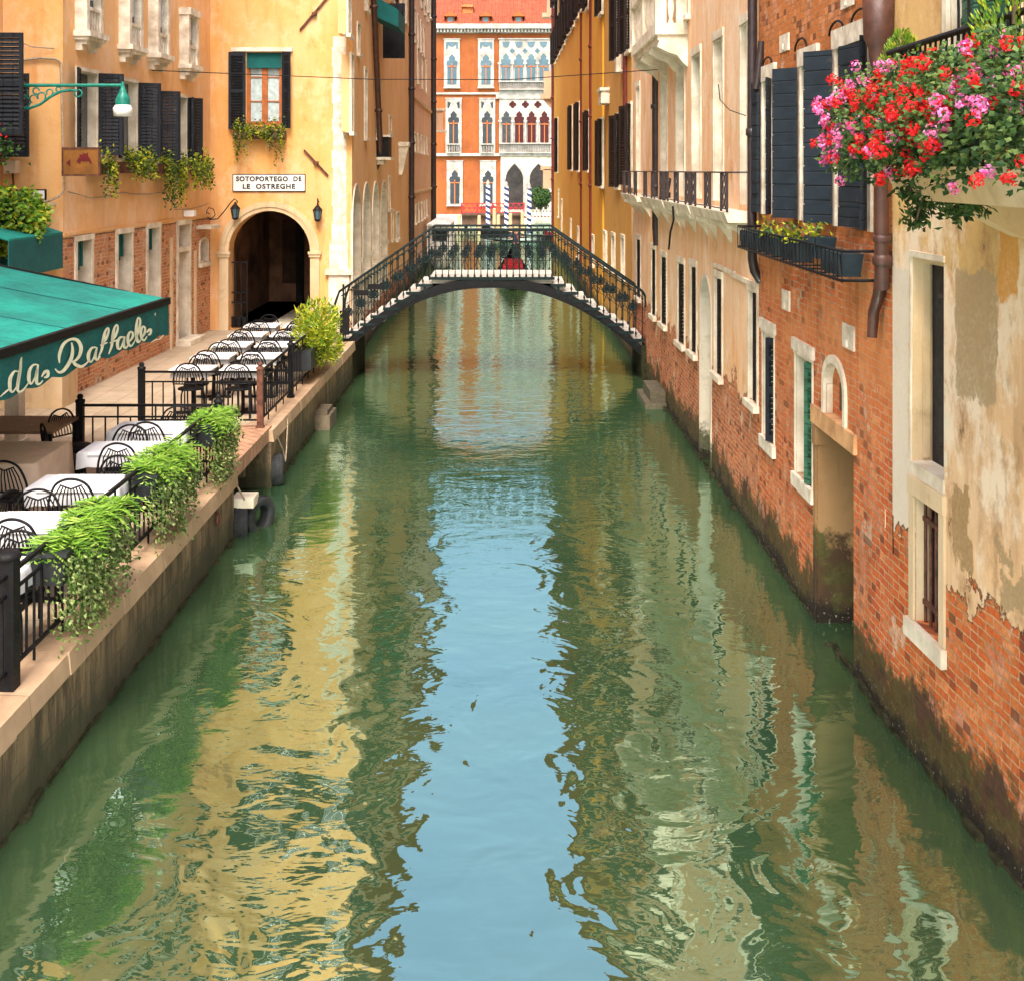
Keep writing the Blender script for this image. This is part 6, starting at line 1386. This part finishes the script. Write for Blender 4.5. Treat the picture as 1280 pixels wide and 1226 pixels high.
# ================================================================== GRAND CANAL: palace, poles, boats, people
YF = 118.0
t = thing('palace', 'orange palace with white Gothic windows across the wide canal', 'palace', (0, YF, 0)); tp_ = t
xa, xb = at(470, 0, YF).x, at(800, 0, YF).x
z_eave = at(0, 42, YF).z
g = MB(); g.box(xa, xb, YF, YF + 14, -1.2, z_eave); g.build('wall', M['palazzo'], t)
def fb(mb, x0, x1, y0, y1, o0, o1): # photo box on the palace front
    a, b = at(x0, y0, YF), at(x1, y1, YF); mb.box(a.x, b.x, YF - o1, YF - o0, b.z, a.z)
g = MB(); fb(g, 470, 800, 31, 37, -.1, .75); fb(g, 470, 800, 37, 42, -.1, .25)
x = 471
while x < 800: fb(g, x, x + 2.1, 37, 41, .25, .6); x += 4.2
fb(g, 470, 800, 116, 118.5, 0, .18); fb(g, 470, 800, 192, 195.5, 0, .35); fb(g, 470, 622, 268, 276, 0, .25)
fb(g, 620, 800, 116, 124, 0, .2); g.build('cornice', M['palace_stone'], t)
g = MB(); a = at(0, 33, YF).z; g.hexa([(xa - .3, YF - .7, a), (xb + .3, YF - .7, a), (xb + .3, YF + 14, a), (xa - .3, YF + 14, a), (xa - .3, YF + 6, a + 3.6), (xb + .3, YF + 6, a + 3.6), (xb + .3, YF + 7, a + 3.6), (xa - .3, YF + 7, a + 3.6)])
s = N('roof_tiles'); P, x_, y_, z_ = s.pos(); fr = s.math('SINE', s.math('MULTIPLY', x_, 18.0)); nn = s.noise(P, 1.6, 5, .7); n2 = s.noise(s.comb(s.math('MULTIPLY', x_, 3.5), s.math('MULTIPLY', y_, 2.2), 0.0), 1.0, 2)
c_ = s.mix(s.remap(nn, .3, .7), (.22, .038, .014), (.30, .085, .035)); c_ = s.mix(s.remap(n2, .55, .65, 0, .6), c_, (.12, .03, .02)); s.bsdf(c_, .85, s.bump(s.math('MULTIPLY', fr, .06), 1.0)); M['tiles'] = s.mat
g.build('roof', M['tiles'], t)
for px_ in (563, 607, 648):
    g = MB(); a = at(px_ - 5, 21, YF); b = at(px_ + 5, 33, YF); g.box(a.x, b.x, YF + .1, YF + 3, b.z - .2, a.z); g.hexa([(a.x - .25, YF - .2, a.z), (b.x + .25, YF - .2, a.z), (b.x + .25, YF + 3, a.z), (a.x - .25, YF + 3, a.z), (a.x + .3, YF - .1, a.z + .45), (b.x - .3, YF - .1, a.z + .45), (b.x - .3, YF + 3, a.z + .45), (a.x + .3, YF + 3, a.z + .45)])
    d = g.build('dormer', M['palazzo'], t); g = MB(); fb(g, px_ - 3.2, px_ + 3.2, 22, 32, -.2, -.05); g.build('pane', M['glass_b'], d)
g = MB(); fb(g, 577, 590, 6, 30, -3.2, -2.0); fb(g, 576, 591, 3, 6, -3.4, -1.8); g.build('chimney', M['redbrick_top'], t)
def trefoil(cx, yt, yb, w, n=8):
    """photo outline of a pointed three-lobed opening"""
    h = w * 1.35; pts = [(cx - w / 2, yb), (cx - w / 2, yt + h)]
    pts += [(cx - w * .62, yt + h * .80), (cx - w * .55, yt + h * .55), (cx - w * .30, yt + h * .50), (cx - w * .36, yt + h * .30), (cx - w * .18, yt + h * .14), (cx, yt), (cx + w * .18, yt + h * .14), (cx + w * .36, yt + h * .30), (cx + w * .30, yt + h * .50), (cx + w * .55, yt + h * .55), (cx + w * .62, yt + h * .80)]
    pts += [(cx + w / 2, yt + h), (cx + w / 2, yb)]; return pts
def pf(mb, pts, o0, o1): mb.prism([at(x, y, YF - o0) for x, y in pts], 0, (0, -(o1 - o0), 0))
def bal(par, x0, x1, y0, y1):
    g = MB(); fb(g, x0, x1, y0, y0 + 1.4, .12, .55); fb(g, x0, x1, y1 - 1.2, y1, .12, .55); x = x0 + .6
    while x < x1 - .8: fb(g, x, x + .8, y0 + 1.4, y1 - 1.2, .25, .45); x += 2.1
    g.build('balustrade', M['palace_stone'], par)
for (cx_, yt, yb, top, bot, kind) in ((565, 68, 106, 50, 111, 0), (607.5, 68, 106, 50, 111, 0), (567, 139, 190, 124, 193, 1), (609, 139, 190, 124, 193, 1), (568.5, 213, 255, 202, 258, 2), (610, 213, 255, 202, 258, 2)):
    g = MB(); fb(g, cx_ - 10, cx_ + 10, top, bot, 0, .16); fb(g, cx_ - 10.6, cx_ + 10.6, top - 1.2, top, 0, .22)
    if kind != 1: fb(g, cx_ - 10.6, cx_ + 10.6, bot - 1.5, bot, .16, .3)
    w = g.build('window', M['palace_stone'], t)
    g = MB(); pf(g, trefoil(cx_, yt, yb, 11.5), .165, .185)
    if kind < 2:
        for sx in (-1, 1): pf(g, [(cx_ + sx * 3.5, top + (4 if kind == 0 else 5)), (cx_ + sx * 7.5, top + 3), (cx_ + sx * 7.5, top + 11), (cx_ + sx * 6, top + 12)], .165, .185)
        if kind == 0: pf(g, [(cx_ - 6, top + 3), (cx_ + 6, top + 3), (cx_ + 3, top + 8), (cx_, top + 9), (cx_ - 3, top + 8)], .187, .192)
    g.build('pane', M['glass_b' if kind == 0 else 'glass'], w)
    g = MB(); fb(g, cx_ - .6, cx_ + .6, yt + 12, yb, .19, .24); fb(g, cx_ - 5.5, cx_ + 5.5, yt + 15, yt + 16.4, .19, .24); g.build('mullion', M['wood'], w)
    if kind == 1: bal(w, cx_ - 8, cx_ + 8, 180, 192)
# loggias of the upper floors
for (top, bot, ys, yb, xs, dk, by) in ((50, 116, 67, 104, (632.5, 648.5, 664, 679.5), 'glass_b', (102, 113)), (124, 194, 139, 180, (633, 649, 664.5, 680.5), 'glass', (179, 192))):
    g = MB(); fb(g, 624, 690, top, bot, 0, .2); fb(g, 623, 691, top - 1.5, top, 0, .3); w = g.build('loggia', M['palace_stone'], t)
    g = MB(); q = MB()
    for i, c in enumerate(xs):
        pf(g if (top == 50 or i == 0) else q, trefoil(c, ys, yb, 10.5), .205, .225)
        for cc in ([c + 7.8] if i < 3 else []) + ([xs[0] - 8] if False else []):
            yy = ys - (3 if top == 50 else 8); k = 3.0 if top == 50 else 4.2
            for (dx_, dy_) in ((0, -k * .55), (0, k * .55), (-k * .55, 0), (k * .55, 0)): pf(g if top == 50 else q, [(cc + dx_ + k * .55 * math.cos(a * math.pi / 4), yy + dy_ + k * .55 * math.sin(a * math.pi / 4)) for a in range(8)], .205 + .002 * (1 + (dx_ > 0) + 2 * (dy_ > 0)), .225 + .002 * (1 + (dx_ > 0) + 2 * (dy_ > 0)))
        if top == 50: pf(g, [(c - 5, 52.5), (c + 5, 52.5), (c + 3.5, 58), (c, 60.5), (c - 3.5, 58)], .206, .224)
    g.build('pane', M[dk], w)
    if q.v: q.build('red_curtain', simple('dark_red_curtain', (.05, .008, .008), .9), w)
    g = MB()
    for c in xs: fb(g, c - .5, c + .5, ys + 15, yb, .23, .27); fb(g, c - 5, c + 5, ys + 16, ys + 17.3, .23, .27)
    g.build('mullion', M['wood'], w)
    g = MB()
    for c in [xs[0] - 8] + [x + 7.8 for x in xs]: 
        a = at(c, yb, YF - .32); b = at(c, ys + 14, YF - .32); g.tube([(a.x, a.y, a.z), (b.x, b.y, b.z)], .10, 8); g.box(a.x - .17, a.x + .17, YF - .45, YF - .2, b.z, b.z + .2)
    g.build('columns', M['palace_stone'], w); bal(w, 624, 690, *by)
# ground floor arches
g = MB(); fb(g, 626, 692, 196, 270, 0, .14); w = g.build('water_entrance', M['stone'], t)
for (c, wd, yt) in ((643, 22, 205), (673, 22, 205)):
    pts = [(c - wd / 2, 262), (c - wd / 2, yt + 20)] + [(c - wd / 2 * math.cos(a * math.pi / 10), yt + 20 - 16 * math.sin(a * math.pi / 10) - (4 if a == 5 else 1.5 if a in (4, 6) else 0)) for a in range(1, 10)] + [(c + wd / 2, yt + 20), (c + wd / 2, 262)]
    q = [(c + (x - c) * 1.22, y - 2.5) for x, y in pts]; g = MB(); pf(g, q, .145, .2); a_ = g.build('arch', M['palace_stone'], w); g = MB(); pf(g, pts, .205, .215); g.build('doorway', M['dark'], w)
g = MB(); fb(g, 657, 659.5, 222, 268, .2, .5); fb(g, 629, 631, 222, 268, .2, .4); g.build('column', M['palace_stone'], w)
g = MB(); g.box(xa - 10, xb + 14, YF - 2.2, YF + 14, -1.2, .35); tag(g.build('far_quay', M['stone']), 'low pale quay in front of the orange palace', kind='structure')
# neighbours left and right so the canal does not end in the sky
for (x0, x1, mm, lab) in ((-70, xa - .2, 'peach', 'pale house left of the orange palace across the wide canal'), (xb + .2, 70, 'ochre', 'ochre house right of the orange palace across the wide canal')):
    tt = thing('house', lab, 'house', (x0, YF, 0)); g = MB(); g.box(x0, x1, YF + 1, YF + 14, -1.2, 15.5); g.build('wall', M[mm], tt); g = MB(); g.hexa([(x0 - .3, YF + .4, 15.5), (x1 + .3, YF + .4, 15.5), (x1 + .3, YF + 14.5, 15.5), (x0 - .3, YF + 14.5, 15.5), (x0 - .3, YF + 7, 19), (x1 + .3, YF + 7, 19), (x1 + .3, YF + 8, 19), (x0 - .3, YF + 8, 19)]); g.build('roof', M['tiles'], tt)
# tree, white fence and garden wall right
random.seed(3); c = at(676, 246, YF - 3); t = thing('garden_tree', 'dark round tree in front of the palace arch', 'tree', (c.x, YF - 3, .3))
for mk, n in (('leaf_dark', 1100), ('leaf', 500)):
    g = MB()
    for i in range(n):
        d = Vector([random.gauss(0, 1) for _ in range(3)]).normalized() * random.uniform(.5, 1) * 1.05; d.z *= .95; g.leaf(c + d + Vector((0, 0, .1 * math.sin(d.x * 6))), Vector([random.gauss(0, 1) for _ in range(3)]).normalized() * .22, .16)
    g.build('crown', M[mk], t)
g = MB(); g.tube([(c.x, c.y, .3), (c.x, c.y, 2)], .09, 6); g.build('trunk', M['trunk'], t)
t = thing('white_balustrade', 'low white garden balustrade right of the jetty', 'balustrade', at(675, 268, YF - 4)); g = MB(); a, b = at(658, 262, YF - 4), at(692, 275, YF - 4)
g.box(a.x, b.x, YF - 4.1, YF - 3.9, a.z - .22, a.z - .12); g.box(a.x, b.x, YF - 4.15, YF - 3.85, .3, .6)
for i in range(9): x = a.x + (b.x - a.x) * i / 8; g.box(x - .07, x + .07, YF - 4.1, YF - 3.9, .6, a.z + (.15 if i % 2 else -.1))
g.build('rails', M['palace_stone'], t)
# jetty with red railing
t = thing('jetty', 'dark wooden jetty with a red railing in front of the palace', 'jetty', at(615, 268, 104))
YJ = 104.0; a, b = at(577, 254, YJ), at(655, 268, YJ); g = MB(); g.box(a.x, b.x, YJ, YJ + 4, b.z - .12, b.z); g.box(a.x, b.x, YJ + .3, YJ + 4, b.z - 1.0, b.z - .12); g.build('deck', M['dark_brown'], t)
g = MB()
for i in range(5): x = a.x + (b.x - a.x) * i / 4; g.box(x - .06, x + .06, YJ - .05, YJ + .07, b.z, a.z)
for z in (a.z - .08, (a.z + b.z) / 2, b.z + .1): g.box(a.x, b.x, YJ - .03, YJ + .03, z, z + .07)
for i in range(4):
    x0 = a.x + (b.x - a.x) * i / 4; x1 = a.x + (b.x - a.x) * (i + 1) / 4
    for k in range(3): q = k / 3; g.bar((x0 + (x1 - x0) * q, YJ, b.z + .1), (x0 + (x1 - x0) * (q + .33), YJ, a.z - .08), .05); g.bar((x0 + (x1 - x0) * (q + .33), YJ, b.z + .1), (x0 + (x1 - x0) * q, YJ, a.z - .08), .05)
g.build('railing', M['red'], t)
g = MB()
for x in (a.x + .3, -1.0, b.x - .3): g.tube([(x, YJ + 2, -1), (x, YJ + 2, b.z - .1)], .13, 8)
g.build('pile', M['trunk'], t)
SP = 'blue and white spiral mooring poles'
for (px_, yt, Y, lab) in ((610, 232, 101, 'left striped mooring pole, nearest the jetty middle'), (633, 234, 100, 'middle striped mooring pole'), (661.5, 236, 99, 'right striped mooring pole, nearest the dark tree')):
    c = at(px_, yt, Y); t = thing('striped_pole', lab, 'mooring pole', (c.x, Y, 0), 0, SP)
    g = MB(); g.tube([(c.x, Y, -1), (c.x, Y, c.z)], .17, 12); g.build('shaft', M['stripe'], t); g = MB(); g.lathe((c.x, Y, c.z), [(.17, 0), (.2, .05), (.12, .15), (.14, .25), (.03, .42)], 10); g.build('cap', M['palace_stone'], t)
BP = 'plain wooden mooring posts by the jetty'
for (px_, yt, Y, lab) in ((574, 270, 97, 'leftmost plain mooring post'), (599, 271, 96, 'thick pale mooring post left of the striped poles'), (618, 262, 98, 'thin mooring post beside the left striped pole'), (623, 270, 96, 'short pale mooring post between two striped poles'), (638, 268, 96, 'pale mooring post just right of the middle striped pole'), (653, 266, 97, 'mooring post near the right striped pole')):
    c = at(px_, yt, Y); t = tag((lambda g: (g.tube([(0, 0, -1), (0, 0, c.z)], [.15, .13], 8), g.lathe((0, 0, c.z), [(.135, 0), (.10, .06), (.02, .09)], 8), g)[-1].build('mooring_post', simple('pale_wood', (.50, .34, .18), .8)))(MB()), lab, 'mooring post', BP); t.location = (c.x, Y, 0)

# ---- boats
def hull(mb, L, W, sheer, depth, y0=0.0, n=18, m=7, sharp=1.3, lift=(0.5, .4)):
    vs = []
    for i in range(n + 1):
        f = i / n; w = W / 2 * max(.03, math.sin(math.pi * f) ** (1 / sharp)); zt = sheer + lift[0] * max(0, (f - .6) / .4) ** 2 + lift[1] * max(0, (.4 - f) / .4) ** 2; zb = -depth + (sheer * .6 + depth) * (abs(2 * f - 1) ** 3.2)
        for j in range(m):
            a = math.pi * j / (m - 1); vs.append((w * math.cos(a) * (1 if j in (0, m - 1) else .96), y0 - L / 2 + L * f, zt - (zt - zb) * math.sin(a) ** .7))
    mb.smooth = True; mb.add(vs, [(i * m + j, (i + 1) * m + j, (i + 1) * m + j + 1, i * m + j + 1) for i in range(n) for j in range(m - 1)]); mb.smooth = False
    return vs
def gondola(loc, rz, label, group):
    t = thing('gondola', label, 'gondola', loc, rz, group); t.rotation_euler = (0, 0, 0); rot = rz
    def B(mb, name, mat):   # build at origin so that the empty can be turned
        me = bpy.data.meshes.new(name); me.from_pydata(mb.v, [], mb.f); me.materials.append(mat); me.polygons.foreach_set('use_smooth', mb.sm); me.update(); o = bpy.data.objects.new(name, me); COL.objects.link(o); o.parent = t; return o
    g = MB(); hull(g, 10.4, 1.4, .42, .18, lift=(.75, .5)); B(g, 'hull', M['hullblack'])
    g = MB(); g.box(-.55, .55, -3.6, 3.4, .26, .30); g.box(-.3, .3, -4.6, -3.6, .38, .44); g.box(-.3, .3, 3.4, 4.5, .38, .44); B(g, 'deck', M['hullblack'])
    g = MB(); g.prism([(0, -5.1, .75), (0, -5.35, 1.0), (0, -5.3, 1.45), (0, -5.55, 1.65), (0, -5.6, 1.5), (0, -5.45, .95), (0, -5.3, .6)], 0, (.03, 0, 0)); B(g, 'prow_iron', M['white_paint'])
    g = MB(); g.box(-.45, .45, .4, .9, .3, .62); g.box(-.40, .40, .8, .95, .5, .86); g.box(-.42, -.3, -.9, .4, .3, .6); g.box(.3, .42, -.9, .4, .3, .6); B(g, 'seat', M['redcloth'])
    t.rotation_euler = (0, 0, rz); return t
GG = 'black gondolas beyond the bridge'
gondola((at(641, 340, 56).x, 56, 0), 0, 'black gondola with red seats coming towards the bridge', GG)
gondola((at(700, 300, 83.5).x, 86, 0), R(96), 'black gondola crossing behind the yellow house corner', GG)
t = thing('motor_boat', 'white roofed motor boat moored at the left before the canal mouth', 'boat', (-3.3, 64, 0))
cx0 = at(549, 300, 62).x; g = MB(); hull(g, 6.5, 1.25, .75, .15, 64, lift=(.1, .5)); g.v = [(x + cx0, y, z) for x, y, z in g.v]; g.build('hull', M['white_paint'], t)
g = MB(); g.box(cx0 - .5, cx0 + .5, 62.3, 65.6, .55, .9); g.box(cx0 - .58, cx0 + .58, 61.6, 66, 2.12, 2.2); g.hexa([(cx0 - .58, 61.6, 2.2), (cx0 + .58, 61.6, 2.2), (cx0 + .58, 66, 2.2), (cx0 - .58, 66, 2.2), (cx0 - .3, 61.9, 2.38), (cx0 + .3, 61.9, 2.38), (cx0 + .3, 65.7, 2.38), (cx0 - .3, 65.7, 2.38)]); g.build('roof', M['white_paint'], t)
g = MB(); g.box(cx0 - .52, cx0 + .52, 62.2, 65.4, .9, 2.12); g.build('cabin', M['white_paint'], t); g = MB(); g.box(cx0 - .35, cx0 + .35, 62.17, 62.195, 1.35, 1.95); g.build('window', M['glass'], t)
g = MB()
for x in (-.53, .53):
    for y in (61.7, 63.6, 65.8): g.bar((cx0 + x, y, .7), (cx0 + x, y, 2.15), .05)
g.build('post', M['white_paint'], t)
# ---- people (skin-modifier figures)
def person(loc, rz, label, pose, shirt, trousers, hair=(.03, .02, .015), hat=None):
    t = thing('person', label, 'person', loc, 0)
    J, E, Rr = pose['j'], pose['e'], pose['r']
    def sk(name, joints, edges, rad, mat, root=0, sub=2):
        me = bpy.data.meshes.new(name); me.from_pydata([J[k] for k in joints], [(joints.index(a), joints.index(b)) for a, b in edges], []); me.materials.append(mat)
        o = bpy.data.objects.new(name, me); COL.objects.link(o); o.parent = t; m = o.modifiers.new('skin', 'SKIN'); m.use_smooth_shade = True
        for i, k in enumerate(joints): me.skin_vertices[0].data[i].radius = rad[k]; me.skin_vertices[0].data[i].use_root = (i == root)
        s_ = o.modifiers.new('sub', 'SUBSURF'); s_.levels = sub; s_.render_levels = sub; return o
    body_ = sk('body', list(J.keys()), E, Rr, M['skin'])
    cl = ['pel', 'ch', 'nk0', 'shl', 'ell', 'shr', 'elr']; rr = {k: (Rr[k][0] * 1.12 + .008, Rr[k][1] * 1.12 + .008) for k in cl}; rr['nk0'] = (.06, .06)
    sk('shirt', cl, [e for e in E if e[0] in cl and e[1] in cl], rr, shirt)
    tr = ['pel', 'hpl', 'knl', 'anl', 'hpr', 'knr', 'anr']; rr = {k: (Rr[k][0] * 1.15 + .01, Rr[k][1] * 1.15 + .01) for k in tr}
    sk('trousers', tr, [e for e in E if e[0] in tr and e[1] in tr], rr, trousers)
    hx, hy, hz = J['hd']; g = MB(); g.lathe((hx, hy + .01, hz), [(.09, -.04), (.105, .02), (.10, .08), (.06, .13), (.01, .145)], 14)
    if hat is None: o = g.build('hair', simple('dark_hair', hair, .6)); 
    else:
        g = MB(); g.lathe((hx, hy, hz), [(.19, .05), (.19, .065), (.11, .07), (.105, .15), (.02, .16)], 16); o = g.build('hat', hat)
    o.parent = t
    g = MB()
    for s_ in (-1, 1): g.lathe((hx + s_ * .035, hy - .088, hz + .01), [(.003, -.008), (.011, 0), (.003, .008)], 6)
    g.box(hx - .028, hx + .028, hy - .096, hy - .086, hz - .068, hz - .06); o = g.build('face_features', M['dark']); o.parent = t
    g = MB(); g.leaf((hx, hy - .088, hz + .02), (0, -.02, -.05), .03, (0, -1, 0)); o = g.build('nose', M['skin']); o.parent = t
    t.rotation_euler = (0, 0, rz); return t
J = dict(pel=(0, 0, .95), ch=(0, -.03, 1.30), nk0=(0, -.02, 1.47), nk=(0, -.03, 1.53), hd=(0, -.05, 1.66), hdt=(0, -.05, 1.73), shl=(-.19, -.02, 1.43), ell=(-.33, -.16, 1.22), wrl=(-.22, -.38, 1.22), hal=(-.16, -.44, 1.22), shr=(.19, -.02, 1.43), elr=(.30, -.22, 1.28), wrr=(.12, -.42, 1.36), har=(.06, -.46, 1.38),
         hpl=(-.10, 0, .90), knl=(-.13, -.06, .50), anl=(-.14, .02, .08), tol=(-.15, -.15, .03), hpr=(.10, 0, .90), knr=(.15, .10, .50), anr=(.17, .26, .10), tor=(.18, .10, .03))
for s_, sx in (('l', -1), ('r', 1)):
    wx, wy, wz = J['ha' + s_]
    for i in range(4): J['f%s%d' % (s_, i)] = (wx + sx * .0 + (.012 * (i - 1.5)), wy - .055 + .006 * abs(i - 1.5), wz - .01 - .012 * i)
    J['t' + s_] = (wx - sx * .035, wy - .02, wz + .03)
E = [('pel', 'ch'), ('ch', 'nk0'), ('nk0', 'nk'), ('nk', 'hd'), ('hd', 'hdt'), ('nk0', 'shl'), ('shl', 'ell'), ('ell', 'wrl'), ('wrl', 'hal'), ('nk0', 'shr'), ('shr', 'elr'), ('elr', 'wrr'), ('wrr', 'har'), ('pel', 'hpl'), ('hpl', 'knl'), ('knl', 'anl'), ('anl', 'tol'), ('pel', 'hpr'), ('hpr', 'knr'), ('knr', 'anr'), ('anr', 'tor')]
for s_ in 'lr':
    for i in range(4): E.append(('ha' + s_, 'f%s%d' % (s_, i)))
    E.append(('ha' + s_, 't' + s_))
RR = dict(pel=(.15, .11), ch=(.17, .12), nk0=(.07, .07), nk=(.055, .055), hd=(.085, .10), hdt=(.07, .08), hpl=(.095, .10), hpr=(.095, .10))
for s_ in 'lr': RR.update({'sh' + s_: (.065, .065), 'el' + s_: (.045, .045), 'wr' + s_: (.028, .03), 'ha' + s_: (.035, .02), 'kn' + s_: (.06, .06), 'an' + s_: (.04, .045), 'to' + s_: (.04, .03), 't' + s_: (.009, .009), **{'f%s%d' % (s_, i): (.009, .009) for i in range(4)}})
gx = at(645, 340, 59.3).x
person((gx, 59.4, .42), 0, 'gondolier in dark clothes and a straw hat standing at the stern', dict(j=J, e=E, r=RR), simple('striped_dark_shirt', (.04, .05, .09), .8), simple('black_trousers', (.015, .015, .02), .8), hat=simple('straw_hat', (.60, .45, .22), .8))
t = tag((lambda g: (g.tube([(gx - .12, 58.95, 2.1), (gx + .05, 58.9, 1.75), (gx + .9, 60.5, -.4)], .022, 6), g)[-1].build('oar', M['wood']))(MB()), 'long wooden oar held by the gondolier', 'oar')
